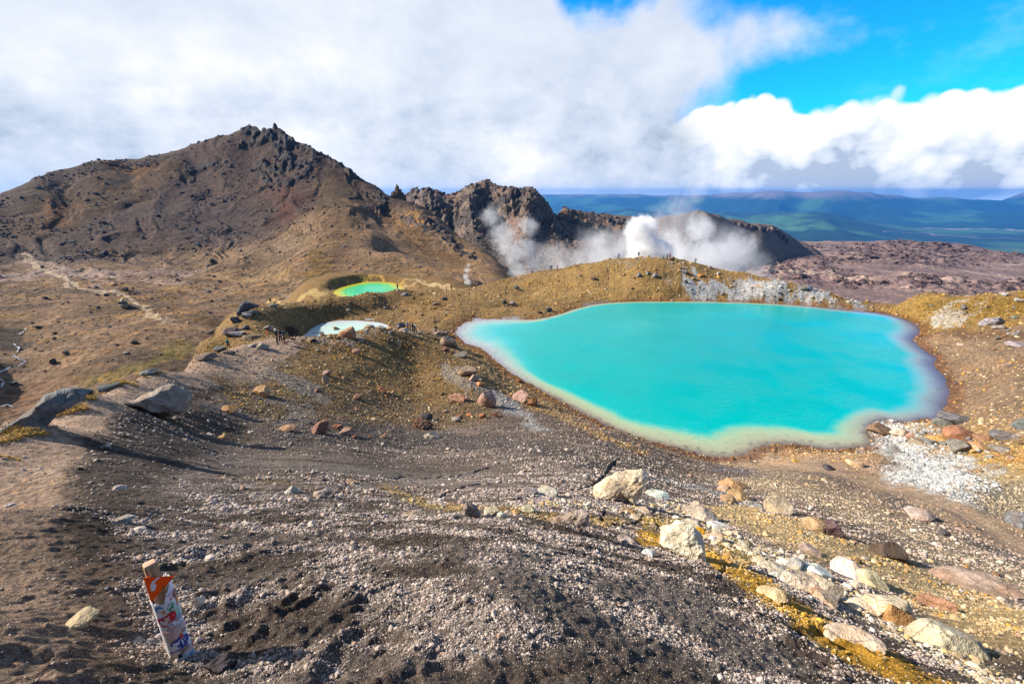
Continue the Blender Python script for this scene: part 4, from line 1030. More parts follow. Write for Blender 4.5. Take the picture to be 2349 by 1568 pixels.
def rock_shape(seed, sub=3, facets=9, soft=0.012, rough=0.022, dims=(1, 1, 1), flat=False, scallop=0.0):
    """angular boulder: a ball cut by random planes, then weathered; returned with half sizes = dims"""
    g = np.random.default_rng(seed); V, F = ICO[sub]
    n = g.normal(size=(facets, 3)); n /= np.linalg.norm(n, axis=1)[:, None]
    dpl = g.uniform(.42, .92, facets)
    dot = V @ n.T
    rr = np.where(dot > .05, dpl / np.maximum(dot, .05), 9)
    k = 1 / max(soft, .01)
    r = -np.log(np.exp(-k * rr).sum(1) + np.exp(-k * 1.08)) / k
    P = V * r[:, None]
    def n3(p, s, sd): return (gn(p[:, 0] * s + sd, p[:, 1] * s + p[:, 2] * s * .7, sd) + gn(p[:, 2] * s + sd, p[:, 0] * s - p[:, 1] * s * .6, sd + 9)) * .5
    for s_, a_ in ((2.2, 1.6), (5, 1.0), (11, .6), (23, .35)):
        if sub >= 3 or s_ < 6: P = P * (1 + a_ * rough * n3(P, s_, seed % 97 + int(s_)))[:, None]
    if scallop: P = P * (1 - scallop * np.abs(n3(P, 2.6, seed % 89)))[:, None]
    mn, mx = P.min(0), P.max(0)
    P = (P - (mn + mx) / 2) / ((mx - mn) / 2) * np.array(dims)
    return P, F
def stone_mat():
    m, t, b = new_mat("stone")
    oi = t.n.new('ShaderNodeObjectInfo'); co = t.coord()
    rn = t.n.new('ShaderNodeCombineXYZ'); t.put(rn.inputs[0], t.m('MULTIPLY', oi.outputs['Random'], 40.0))
    p = t.vm('ADD', co, rn.outputs[0])
    base = oi.outputs['Color']
    n = t.noise(p, 2.2, 6, .65); n2 = t.noise(p, 12.0, 5, .7); n3_ = t.noise(t.vm('ADD', p, (9, 2, 1)), 1.3, 4, .6)
    c = t.mix(t.ss(n, .35, .65), t.mix(1.0, base, (.66, .62, .58), 'MULTIPLY'), t.mix(1.0, base, (1.25, 1.25, 1.25), 'MULTIPLY'))
    stain = t.mix(1.0, base, (1.04, .80, .62), 'MULTIPLY')
    c = t.mix(t.m('MULTIPLY', t.ss(n3_, .48, .62), .55), c, stain)
    crk = t.voro(t.vm('ADD', p, t.vm('SCALE', t.noise(p, 3.0, 3, .6, out=1), None, .3)), 2.6, 'DISTANCE_TO_EDGE')
    c = t.mix(t.ss(crk, .035, .0, 0, .75), c, t.mix(1.0, base, (.3, .25, .2), 'MULTIPLY'))
    sp = t.n.new('ShaderNodeSeparateXYZ'); t.put(sp.inputs[0], co)
    c = t.mix(t.ss(n2, .56, .70), c, t.mix(1.0, c, (.5, .48, .46), 'MULTIPLY'))
    t.put(b.inputs['Base Color'], c); b.inputs['Roughness'].default_value = .92; b.inputs['Specular IOR Level'].default_value = .15
    t.put(b.inputs['Normal'], t.bump(t.m('ADD', n2, t.m('MULTIPLY', t.noise(p, 34, 4, .7), .5)), .6, .05, t.bump(n, .7, .22)))
    return m
STONE = stone_mat()
cream = (.58, .49, .36); white = (.66, .63, .56); ochre = (.44, .28, .11); yellow = (.66, .36, .03); grey = (.20, .195, .19); dark = (.070, .068, .070); pink = (.40, .26, .20)
rust = (.25, .115, .065); tan = (.36, .26, .165); bluegr = (.17, .19, .20); brown = (.20, .125, .07); palegr = (.36, .34, .31)
used_rocks = []
def obj_of(name, me, mat=None, parent=None):
    if mat is not None: me.materials.append(mat)
    o = bpy.data.objects.new(name, me); COL.objects.link(o)
    if parent is not None: o.parent = parent
    return o
def boulder(u, v, w, h, col, label, layer=None, seed=None, facets=9, rot=0.0, depth=.85, sub=3, tilt=0.0, sink=.22, name="boulder", cat="boulder", group=None, rough=.024, soft=.012, scallop=0, taper=None, start=None, zl=None):
    """u, v: where its foot meets the ground as seen on the survey sheet; w, h: apparent size"""
    layer = layer or G
    p = layer.hit(u, v, start)
    if p is None: return None
    dist = p.length
    W_ = w / FPX * dist * .5 * 1.04; H_ = h / FPX * dist * .5
    seed = seed if seed is not None else int(u * 7 + v * 13)
    P, F = rock_shape(seed, sub, facets, soft, rough, (1, 1, 1), scallop=scallop)
    if taper: P[:, 0] *= 1 + taper * P[:, 2]; P[:, 1] *= 1 + taper * .6 * P[:, 2]
    # apparent height mixes true height and depth because we look down on it
    lookdown = math.asin(min(.95, abs(p.z) / dist))
    D_ = W_ * depth
    Hz = 1.06 * max(H_ * .78, (H_ - D_ * math.sin(lookdown) * .45) / math.cos(lookdown))
    me = bpy.data.meshes.new(name)
    ca, sa = math.cos(tilt), math.sin(tilt)
    Q = P * np.array([W_, D_, Hz])
    Q = np.c_[Q[:, 0] * ca - Q[:, 2] * sa, Q[:, 1], Q[:, 0] * sa + Q[:, 2] * ca]
    fill_mesh(me, Q, F, False)
    o = obj_of(name, me, STONE)
    az = math.atan2(p.x, p.y)
    fwd = Vector((math.sin(az), math.cos(az), 0))
    pos = p + fwd * (D_ * .55)
    zg = float(layer.zat(pos.x, pos.y)) if zl is None else zl
    pos.z = min(zg, p.z + D_ * .9) + Hz * (1 - 2 * sink)
    o.location = pos; o.rotation_euler = (0, 0, -az + rot)
    o.color = (*[c * rnd.uniform(.92, 1.08) for c in col], 1)
    o['label'] = label; o['category'] = cat
    if group: o['group'] = group
    used_rocks.append((pos.x, pos.y, max(W_, D_)))
    return o
HERO = [
 # --- close, on the right-hand slope
 (1040, 1190, 24, 16, (.25, .23, .21), "small grey wedge just left of the upright fin", dict(taper=-.6)),
 (1128, 1184, 32, 24, cream, "blocky cream and ochre stone right of the upright fin", dict(facets=8)),
 (1148, 1188, 16, 16, white, "small white round stone below the blocky cream stone", {}),
 (1185, 1178, 22, 14, ochre, "flat yellow stone at the left end of the cream rubble band", {}),
 (1212, 1172, 30, 15, cream, "low cream stone beside the flat yellow stone", {}),
 (1250, 1138, 56, 22, cream, "long low cream rock with a humped back behind the cracked silt", dict(seed=77)),
 (1212, 1136, 44, 20, palegr, "flat pale slab left of the humped cream rock", {}),
 (1505, 1142, 50, 17, white, "thin white curved slab lying right of the largest cream slab", dict(seed=41)),
 (1476, 1175, 36, 18, cream, "rounded cream rock right below the largest cream slab", {}),
 (1445, 1178, 28, 14, ochre, "rusty yellow stone under the foot of the largest slab", {}),
 (1604, 1190, 70, 28, cream, "wide flat cream rock above the scatter of white stones", dict(facets=8)),
 (1588, 1206, 40, 15, cream, "flat cream plate just below the wide flat cream rock", {}),
 (1648, 1214, 46, 17, white, "white knobbly plate in the middle of the white scatter", {}),
 (1600, 1226, 26, 22, yellow, "bright sulphur yellow stone above the white domed rock", {}),
 (1636, 1238, 42, 20, (.55, .45, .34), "pale smooth stone right of the sulphur yellow stone", {}),
 (1530, 1218, 34, 18, cream, "cream forked stone left of the sulphur yellow stone", {}),
 (1438, 1242, 40, 10, palegr, "thin pale curled flake on dark ash", {}),
 (1488, 1274, 24, 16, white, "small white wedge left of the white domed rock", dict(taper=-.5)),
 (1782, 1176, 50, 38, (.46, .35, .26), "tan block with a rusty underside on the ochre slope", dict(facets=8, seed=9)),
 (1684, 1120, 46, 26, (.40, .23, .12), "brown wedge-shaped rock by the thin white sinter strip", dict(taper=-.5, seed=14)),
 (1660, 1126, 26, 20, tan, "tan stone left of the brown wedge-shaped rock", {}),
 (1692, 1146, 42, 26, (.40, .27, .14), "orange-brown block in front of the brown wedge", {}),
 (1668, 1150, 28, 18, (.40, .26, .16), "rounded brown stone beside the orange-brown block", {}),
 (1910, 1228, 40, 36, (.13, .095, .085), "dark striped standing rock on the ochre slope", dict(facets=14, seed=22, rough=.08)),
 (1862, 1214, 46, 28, (.36, .23, .13), "leaning brown slab left of the dark striped rock", dict(tilt=.35)),
 (1858, 1268, 40, 18, (.34, .25, .20), "pinkish flat block below the leaning brown slab", {}),
 (2040, 1280, 50, 36, (.105, .075, .062), "dark purple pyramidal boulder on the stony right slope", dict(taper=-.5, seed=19)),
 (2104, 1188, 40, 22, (.50, .40, .30), "cream and brown block beside the rivulet bed", {}),
 (1958, 1070, 28, 18, (.50, .34, .20), "tan cube-like stone on the grey outlet flat", {}),
 (1902, 1078, 22, 12, dark, "small dark stone on the outlet flat", {}),
 (1826, 1060, 17, 9, (.62, .38, .10), "small yellow dome on the pinkish silt", {}),
 (1950, 1322, 56, 44, white, "bright white pyramidal rock in the line of pale stones", dict(taper=-.4, seed=6)),
 (1862, 1318, 60, 36, white, "white hump-backed rock in the middle of the pale line", dict(seed=15)),
 (1812, 1300, 44, 30, white, "white pointed rock above the orange-edged pair", dict(taper=-.4)),
 (1770, 1314, 50, 28, cream, "cream flat-topped rock with an orange end", {}),
 (1832, 1350, 60, 40, cream, "cream double-lobed rock with an orange flank", dict(seed=33)),
 (1882, 1358, 60, 40, (.60, .50, .35), "cream and ochre slab behind the double-lobed rock", dict(seed=34)),
 (1772, 1372, 54, 34, (.56, .44, .24), "yellow-orange lumpy rock lying on the sulphur stripe", dict(seed=35, scallop=.15)),
 (1886, 1380, 44, 28, (.52, .42, .25), "orange-topped stone right of the lumpy yellow rock", {}),
 (2022, 1412, 66, 56, (.60, .48, .32), "large cream boulder with a burnt orange right side", dict(seed=51, facets=10)),
 (2058, 1432, 36, 42, (.38, .21, .09), "burnt orange block at the foot of the large cream boulder", dict(seed=52)),
 (1975, 1400, 42, 20, cream, "long cream stone left of the large cream boulder", {}),
 (2140, 1392, 56, 26, (.36, .20, .12), "long reddish plank of rock pointing down the slope", dict(tilt=.42, depth=.4)),
 (2230, 1356, 104, 26, (.42, .31, .23), "wide pinkish buried ledge on the far right slope", dict(tilt=.22, facets=7, seed=62, sink=.36)),
 (2168, 1488, 92, 54, (.55, .45, .32), "cream whaleback rock half sunk in brown earth", dict(seed=71, facets=8, taper=-.3)),
 (1950, 1486, 84, 26, (.52, .43, .35), "pale flat-topped slab breaking out of dark ash", dict(seed=84, facets=8, tilt=.15, sink=.3)),
 (1746, 1296, 36, 12, cream, "flat cream flake on the yellow ash", {}),
 (2000, 1345, 50, 32, (.58, .46, .28), "cream rock right of the bright white pyramid", {}),
 (1706, 1262, 28, 14, cream, "little cream slab left in the line of pale stones", {}),
 # --- bowl and the strip by the lake
 (370, 912, 22, 18, bluegr, "small blue-grey fin behind the large tan-grey boulder", {}),
 (604, 910, 31, 28, (.46, .31, .16), "cream-topped ochre block on the inner slope", dict(facets=9, seed=92)),
 (527, 948, 36, 18, (.40, .25, .12), "flat orange slab below the ochre block", dict(seed=93)),
 (740, 996, 46, 34, (.30, .18, .125), "long reddish log-shaped rock leaning left", dict(tilt=.6, depth=.45, seed=94)),
 (660, 990, 34, 17, (.34, .21, .125), "tan loaf-shaped rock left of the reddish log", {}),
 (792, 998, 33, 19, (.36, .24, .19), "pinkish dome rock right of the reddish log", {}),
 (773, 984, 20, 14, rust, "rust-red stone tucked behind the pinkish dome", {}),
 (972, 984, 46, 32, (.17, .10, .06), "brown twisted lava lump in the middle of the bowl", dict(rough=.10, scallop=.3, seed=95)),
 (980, 962, 24, 20, dark, "black knob on top of the twisted lava lump", dict(rough=.1, scallop=.2)),
 (990, 1006, 34, 20, (.32, .28, .25), "jagged grey stone just below the lava lump", dict(rough=.08)),
 (878, 1004, 16, 14, (.35, .21, .15), "small pink cube left of the lava lump", {}),
 (1117, 932, 42, 46, (.46, .29, .235), "big pale pink egg-shaped boulder in the bowl", dict(seed=96, facets=9)),
 (1048, 922, 36, 24, (.38, .20, .145), "flat red-brown boulder left of the pale pink one", dict(seed=97)),
 (1195, 920, 36, 34, (.58, .38, .31), "pink and white angular boulder above the lake shore", dict(seed=98, facets=8)),
 (1222, 932, 26, 24, (.25, .12, .055), "dark brown leaning block against the pink and white boulder", dict(tilt=.5)),
 (1072, 862, 44, 24, (.36, .26, .17), "tan and grey flat boulder on the shore slope", {}),
 (1088, 874, 26, 20, (.34, .25, .22), "pinkish block in front of the flat shore boulder", {}),
 (1102, 886, 24, 12, (.42, .19, .10), "orange-red slab below the pinkish block", {}),
 (1030, 795, 38, 34, (.30, .22, .165), "round brown boulder at the left tip of the lake", dict(seed=99)),
 (1022, 806, 17, 12, (.22, .115, .10), "purple stone at the foot of the round brown boulder", {}),
 (1058, 820, 30, 17, (.20, .19, .16), "dark green-grey block on the slope near the lake tip", {}),
 (1012, 770, 34, 18, (.26, .20, .15), "flat shore rock behind the round brown boulder", {}),
 (1106, 958, 18, 13, rust, "red stone below the pale pink boulder", {}),
 (1078, 955, 18, 10, (.45, .19, .08), "orange stone in the row below the red-brown boulder", {}),
 (1054, 960, 14, 10, rust, "rust stone at the left end of the row in the bowl", {}),
 (1136, 955, 14, 12, (.20, .09, .06), "dark maroon stone at the right end of the row", {}),
 (1047, 966, 20, 16, palegr, "pale grey angular stone under the orange row", {}),
 (730, 900, 18, 14, (.27, .17, .12), "brown block halfway down the ochre slope", dict(seed=121)),
 (748, 880, 15, 22, (.42, .36, .26), "stack of pale green-yellow stones on the slope", {}),
 (750, 862, 18, 16, (.33, .24, .21), "pinkish wedge on the slope above the pale stack", {}),
 (820, 916, 20, 14, (.30, .16, .11), "reddish block on the gravelly slope", {}),
 (875, 898, 18, 12, (.40, .15, .08), "bright red block among the gravel", {}),
 (824, 762, 0, 0, None, None, {}),
 # --- on the ridge walk
 (798, 775, 36, 30, (.36, .215, .125), "big square brown boulder on the rim above the bowl", dict(seed=131, facets=8)),
 (776, 762, 18, 16, (.38, .27, .19), "smaller brown block leaning on the square rim boulder", {}),
 (818, 812, 18, 14, (.40, .27, .19), "cracked tan stone just under the square rim boulder", {}),
 (928, 764, 24, 17, (.50, .43, .33), "cream boulder beside the resting group", {}),
 (920, 752, 20, 16, (.19, .19, .20), "blue-grey block behind the cream boulder", {}),
 (876, 758, 18, 14, (.40, .33, .25), "pale pointed stone on the rim by the pale lake", {}),
 (890, 762, 20, 12, (.46, .28, .12), "orange rock at the right end of the pale lake rim", {}),
 (848, 752, 20, 10, (.33, .27, .21), "low grey triangular rock in front of the pale lake", {}),
 (670, 768, 30, 20, (.105, .068, .045), "black and brown crusty rock by the three hikers", dict(rough=.09, seed=133)),
 (656, 778, 17, 9, (.50, .30, .13), "orange flat stone near the crusty dark rock", {}),
 (602, 800, 26, 17, (.30, .27, .23), "grey pyramid stone on the path below the hikers", dict(taper=-.6)),
 (582, 796, 20, 9, palegr, "flat pale stone left of the grey pyramid stone", {}),
 (476, 826, 40, 14, (.21, .16, .12), "flat brown slab lying across the path", {}),
 (522, 812, 28, 11, (.15, .10, .085), "dark brown slab beyond the path slab", {}),
 (506, 806, 22, 10, (.16, .165, .16), "green-grey slab at the bend of the path", {}),
 (392, 832, 42, 20, (.27, .27, .26), "pale grey boulder with a shaded face on the path edge", dict(seed=141, facets=8)),
 (366, 846, 26, 15, (.23, .22, .21), "smaller grey rock in front of the path-edge boulder", {}),
 (346, 858, 30, 13, (.24, .24, .24), "low grey slab at the lower end of the path-edge rocks", {}),
 (330, 842, 22, 18, (.12, .125, .135), "dark leaning stone behind the low grey slab", {}),
 (158, 912, 24, 10, dark, "small black rock above the huge blue-grey slab", {}),
 (252, 892, 30, 12, (.13, .135, .14), "dark flat rock on the grassy ridge edge", {}),
 (202, 906, 16, 12, dark, "black knob on the grassy ridge edge", {}),
 # --- spur by the pale lake
 (574, 722, 28, 10, (.14, .14, .145), "dark slab at the foot of the black wedge boulder", {}),
 (567, 731, 20, 12, grey, "rounded grey rock below the black wedge boulder", {}),
 (540, 740, 15, 16, (.12, .13, .14), "dark blue-grey pair of stones on the spur", {}),
 (532, 768, 30, 18, (.15, .13, .11), "brown-grey boulder low on the spur", {}),
 (543, 772, 28, 13, (.30, .30, .28), "pale grey split boulder low on the spur", {}),
 (582, 780, 38, 17, (.22, .18, .14), "broad flat grey-brown boulder above the path", {}),
 (564, 756, 15, 12, (.10, .105, .11), "small dark block in the middle of the spur", {}),
 (614, 757, 15, 13, (.27, .25, .225), "light round stone on the slope behind the hikers", {}),
 (490, 765, 26, 14, (.15, .125, .11), "pair of dark stones on the valley side of the spur", {}),
 (625, 704, 20, 9, (.20, .18, .15), "flat grey block where a person sits", {}),
 # --- knob and far ridge
 (1176, 700, 15, 14, (.28, .26, .23), "pale grey round boulder on the ridge left of the lake", dict(seed=171)),
 (1157, 697, 12, 15, dark, "black pointed boulder beside the pale grey round one", dict(taper=-.4)),
 (1259, 716, 15, 14, (.12, .095, .085), "dark square boulder at the water's edge on the far shore", {}),
 (1084, 727, 10, 8, (.33, .13, .075), "rust cube standing in the shallow left tip of the lake", {}),
 (1238, 720, 14, 10, (.17, .15, .14), "grey boulder left of the dark square boulder", {}),
 (1185, 664, 11, 10, (.11, .115, .125), "dark rock high on the left part of the far ridge", {}),
 (1466, 636, 13, 11, (.18, .18, .18), "grey boulder in the middle of the far ridge face", {}),
 (1486, 630, 11, 9, (.17, .175, .165), "smaller grey boulder below the resting hikers", {}),
 (1502, 638, 14, 12, (.22, .22, .215), "pale grey boulder right of the middle of the ridge face", {}),
 (1571, 630, 13, 9, (.14, .115, .10), "dark brown boulder under the two right-hand hikers", {}),
 (1540, 597, 13, 9, (.21, .135, .075), "brown boulder on the crest beside seated hikers", {}),
 (1607, 635, 14, 7, (.42, .20, .05), "orange stone at the top edge of the white sinter", {}),
 (1573, 650, 8, 10, dark, "black stone inside the white sinter patch", {}),
 (1360, 642, 14, 8, (.17, .13, .11), "brown flat boulder on the upper face of the ridge", {}),
 (1842, 668, 11, 9, (.16, .15, .14), "grey boulder on the ridge tail left of the outlet", {}),
 (1857, 666, 8, 11, (.10, .14, .20), "blue-grey upright boulder on the ridge tail", {}),
 (1000, 700, 15, 9, (.17, .14, .12), "brown stone on the dome of the knob", {}),
 (1020, 688, 14, 8, (.15, .125, .105), "dark stone near the top of the knob", {}),
 (930, 678, 17, 9, (.17, .175, .18), "cluster-leading grey rock on top of the knob", {}),
 (800, 714, 9, 6, (.33, .32, .29), "light grey stone behind the pale lake", {}),
 # --- right bank
 (2012, 996, 34, 22, (.22, .145, .085), "brown boulder at the water's edge of the white fan", dict(seed=181)),
 (2062, 1000, 28, 16, (.60, .50, .40), "pinkish white split stone on the white fan", {}),
 (2110, 1020, 32, 15, (.34, .27, .20), "flat tan block on the white fan", {}),
 (2046, 1040, 26, 20, (.37, .375, .37), "pale grey cube on the white fan", {}),
 (2182, 974, 40, 24, (.15, .15, .145), "dark grey ribbed boulder where the shore bends", dict(seed=182)),
 (2160, 976, 26, 18, (.19, .175, .16), "grey boulder left of the dark ribbed one", {}),
 (2204, 1010, 48, 24, (.36, .19, .10), "orange-brown angular boulder on the right bank", dict(seed=183)),
 (2150, 1012, 34, 17, (.44, .27, .11), "flat orange plate left of the orange-brown boulder", {}),
 (2196, 1040, 34, 30, (.22, .20, .17), "grey cubic boulder below the orange-brown one", dict(facets=8)),
 (2238, 1030, 26, 14, (.45, .27, .16), "pale orange stone right of the grey cubic boulder", {}),
 (2290, 1036, 26, 13, (.27, .24, .20), "grey flat stone at the far right of the bank", {}),
 (2300, 1008, 34, 20, (.16, .15, .15), "dark grey smooth boulder by the right margin", {}),
 (2344, 985, 26, 20, (.17, .175, .18), "blue-grey boulder cut by the right margin", {}),
 (2250, 1012, 24, 18, (.26, .15, .09), "rusty brown boulder left of the smooth grey one", {}),
 (2344, 1210, 40, 34, (.17, .19, .21), "blue-grey rock half out of the picture by the rivulet", {}),
 (2278, 745, 26, 15, (.25, .26, .26), "grey boulder on the grassy right hillside", {}),
 (2255, 746, 13, 9, (.26, .25, .24), "small grey stone left of the hillside boulder", {}),
 (2290, 757, 18, 11, (.28, .27, .25), "flat pale stone below the hillside boulder", {}),
 (2330, 796, 28, 10, (.27, .26, .26), "white-veined slab on the brown right bank", {}),
 (2205, 793, 12, 5, (.52, .33, .27), "small pink stone alone on the brown right bank", {}),
 # --- close left
 (458, 1392, 22, 22, (.55, .50, .40), "pale split stone right of the sticker post", dict(facets=8)),
 (188, 1436, 40, 26, (.36, .285, .19), "tan stone bedded in the worn path", dict(sink=.35, rot=.5)),
 (283, 1200, 34, 13, (.33, .295, .26), "flat pale stone where the gravel begins", {}),
 (672, 1130, 26, 16, (.42, .37, .33), "white-tipped wedge on the grey silt", dict(taper=-.5)),
 (742, 1143, 46, 24, (.30, .24, .195), "crusty dark rock with pale points on the silt", dict(rough=.1, scallop=.2)),
 (805, 1112, 28, 13, (.38, .27, .16), "cream flat stone by the first crack", {}),
 (940, 1186, 30, 11, (.36, .28, .20), "low tan slab on the ochre hollow", {}),
 (510, 1540, 44, 34, (.065, .06, .058), "black rough rock at the bottom below the post", dict(rough=.09, seed=191)),
 (24, 1160, 12, 7, (.40, .42, .40), "little white stone on the left path edge", {}),
 (510, 1006, 17, 7, (.42, .27, .12), "little orange flake on the dark inner slope", {}),
 (395, 985, 0, 0, None, None, {}),
 (590, 1026, 20, 10, (.36, .25, .16), "tan stone on the streaked silt", {}),
 (1296, 1206, 0, 0, None, None, {}),
]
for u, v, w_, h_, col_, lab, kw in HERO:
    if lab is None: continue
    if h_ >= 36 or w_ >= 60: kw.setdefault('sub', 4)
    boulder(u, v, w_, h_, col_, lab, **kw)
def outline_rock(pts, thick, col, label, seed, lean=0.0, sink=.10, stain=None):
    """big rock whose outline was surveyed: real thickness, bulging faces, weathered surface"""
    us = [p[0] for p in pts]; vs = [p[1] for p in pts]; uc = (min(us) + max(us)) / 2; vb = max(vs) - (max(vs) - min(vs)) * .10
    p = G.hit(uc, vb); d = p.length; k = d / FPX; look = math.asin(-p.z / d)
    P2 = np.array([((u - uc) * k, (vb - v) * k / math.cos(look) * .92) for u, v in pts])[::-1]
    ring = []
    for a, b in zip(P2, np.roll(P2, -1, 0)):
        for q in range(7): ring.append(a + (b - a) * q / 7)
    ring = np.array(ring); c = ring.mean(0); n = len(ring); T_ = (max(us) - min(us)) * k * thick
    co = []; fc = []
    prof = [(-1, .50), (-.93, .70), (-.75, .86), (-.45, .96), (0, 1.0), (.45, .97), (.75, .86), (.93, .68), (1, .46)]
    for t_, s_ in prof:
        for x, z in ring: co.append((c[0] + (x - c[0]) * s_, t_ * T_ * .5, c[1] + (z - c[1]) * s_ ))
    for i in range(len(prof) - 1):
        for j in range(n): fc.append((i * n + j, i * n + (j + 1) % n, (i + 1) * n + (j + 1) % n, (i + 1) * n + j))
    m_ = len(co)
    for side, i in ((0, 0), (1, len(prof) - 1)):
        y = prof[i][0] * T_ * .5 * 1.04; prev = i * n
        for s_ in (.3, .15):
            b0 = len(co)
            for x, z in ring: co.append((c[0] + (x - c[0]) * s_, y, c[1] + (z - c[1]) * s_))
            for j in range(n):
                f = (prev + j, prev + (j + 1) % n, b0 + (j + 1) % n, b0 + j); fc.append(f if side else f[::-1])
            prev = b0
        fc.append(tuple(range(prev, prev + n)) if side else tuple(range(prev + n - 1, prev - 1, -1)))
    A_ = np.array(co); sz = (max(us) - min(us)) * k
    q = A_ / sz * 3.0
    for f_, a_ in ((1.0, .050), (2.4, .026), (6, .012)):
        A_ = A_ + np.stack([gn(q[:, 0] * f_ + 3, q[:, 2] * f_ + q[:, 1] * f_, seed), gn(q[:, 0] * f_ + 9, q[:, 2] * f_ - q[:, 1] * f_, seed + 1), gn(q[:, 1] * f_ + 1, q[:, 2] * f_ + q[:, 0] * f_, seed + 2)], -1) * sz * a_
    me = bpy.data.meshes.new("boulder"); me.from_pydata([tuple(v) for v in A_], [], fc)
    o = obj_of("boulder", me, STONE); az = math.atan2(p.x, p.y)
    o.location = p + Vector((math.sin(az), math.cos(az), 0)) * T_ * .45 + Vector((0, 0, -sink * (max(vs) - min(vs)) * k)); o.location.z += 0.0
    o.rotation_euler = (lean, 0, -az); o.color = (*col, 1); o['label'] = label; o['category'] = 'boulder'
    return o
def crop(pts, ox, oy, sc): return [((ox + x / sc) * .57349, (oy + y / sc) * .57349) for x, y in pts]
outline_rock(crop([(185, 480), (280, 400), (380, 340), (500, 315), (600, 290), (660, 320), (655, 370), (600, 440), (565, 510), (545, 570), (480, 560), (400, 530), (330, 570), (230, 570), (188, 530)], 2300, 1780, 2.349), .42, (.66, .54, .38), "largest cream slab leaning up to the right beside the dark crack", 31, lean=-.55)
outline_rock(crop([(805, 950), (850, 890), (930, 840), (980, 830), (1050, 850), (1110, 890), (1160, 960), (1200, 1070), (1150, 1080), (1060, 1060), (960, 1050), (870, 1030), (800, 1005)], 2300, 1780, 2.349), .50, (.70, .62, .46), "broad white domed rock half buried above the yellow stripe", 41, lean=-.45, sink=.2)
outline_rock(crop([(890, 785), (930, 768), (980, 775), (1050, 750), (1110, 730), (1170, 728), (1205, 760), (1228, 800), (1222, 850), (1180, 892), (1130, 896), (1060, 880), (1010, 862), (990, 825), (940, 805), (895, 797)], 0, 1150, 1.678), .45, (.33, .27, .225), "large tan-grey boulder with a snout on the dark inner slope", 51, lean=-.3, sink=.05)
outline_rock(crop([(1590, 325), (1690, 275), (1720, 265), (1800, 275), (1806, 300), (1780, 340), (1755, 360), (1720, 330), (1690, 318), (1640, 325)], 1200, 1900, 1.566), .45, (.36, .285, .23), "dark pinkish slab jutting up to the right from brown ash", 61, lean=-.35)
outline_rock(crop([(-40, 940), (0, 915), (60, 878), (150, 830), (220, 790), (300, 738), (340, 725), (400, 735), (450, 752), (420, 790), (330, 830), (240, 880), (160, 935), (60, 975), (0, 968), (-40, 965)], 0, 1150, 1.678), .30, (.20, .20, .195), "huge smooth blue-grey slab at the left edge of the ridge", 91, lean=-.3, sink=.38)
outline_rock(crop([(262, 250), (256, 215), (268, 185), (285, 160), (318, 127), (345, 138), (380, 155), (415, 172), (432, 186), (400, 192), (350, 205), (310, 225)], 850, 1150, 2.349), .6, (.085, .085, .09), "large black wedge-shaped boulder on the spur", 81, lean=-.1)
outline_rock(crop([(1030, 275), (1026, 215), (1045, 188), (1075, 190), (1110, 215), (1130, 262), (1080, 268)], 1200, 1900, 1.566), .5, (.24, .20, .175), "upright grey-brown fin of rock left of two cream stones", 71, lean=-.1)
# boulders in the valley and on the mountain foot
for u, v, w_, h_, col_, lab in [(240, 584, 12, 9, dark, "black boulder alone at the foot of the mountain slope"), (488, 602, 9, 8, dark, "dark boulder on the sunlit scree toe"), (479, 671, 9, 7, grey, "grey boulder standing alone on the yellowed flat"),
        (123, 835, 9, 12, dark, "tall dark stone standing alone in the reddish hollow"), (33, 882, 9, 6, (.20, .19, .18), "grey stone near the white stream glints"), (310, 788, 12, 8, dark, "black boulder in the valley above the ridge path"),
        (151, 811, 9, 6, grey, "small grey boulder in the middle of the dark grass"), (90, 752, 10, 6, dark, "dark boulder beside the upper stream bend"), (290, 812, 8, 5, palegr, "light stone in the valley near the path-edge boulder"), (225, 906, 0, 0, dark, None)]:
    if lab: boulder(u, v, w_, h_, col_, lab, layer=M, sub=2, start=120)
# spire on the shoulder behind the mountain
def spire():
    a, T = azT(914, 478); r = 560; px = r / FPX
    prof = [(-15, 2), (-13, -10), (-9, -18), (-5, -27), (-1, -36), (3, -37), (6, -29), (10, -20), (14, -10), (15, 4)]
    g = np.random.default_rng(5); V, F = ICO[4]
    zz = (V[:, 2] + 1) / 2
    rad = (1 - zz) ** .75 * .9 + .10
    P = np.c_[V[:, 0] * rad * 24, V[:, 1] * rad * 20, zz * 44 - 6] * px
    P *= (1 + .30 * fbm(P[:, 0] * .35 + P[:, 1] * .2, P[:, 2] * .30, 4, 71, .6))[:, None] * np.array([1, 1, 1])
    P[:, 0] += .04 * P[:, 2]
    me = bpy.data.meshes.new("rock_spire"); fill_mesh(me, P, F, False)
    o = obj_of("rock_spire", me, STONE); o.location = (r * math.sin(a), r * math.cos(a), r * T + 8 * px); o.rotation_euler = (0, 0, -a)
    o.color = (.13, .095, .06, 1); o['label'] = "pointed dark rock spire standing on the mountain's right shoulder"; o['category'] = "rock spire"
spire()
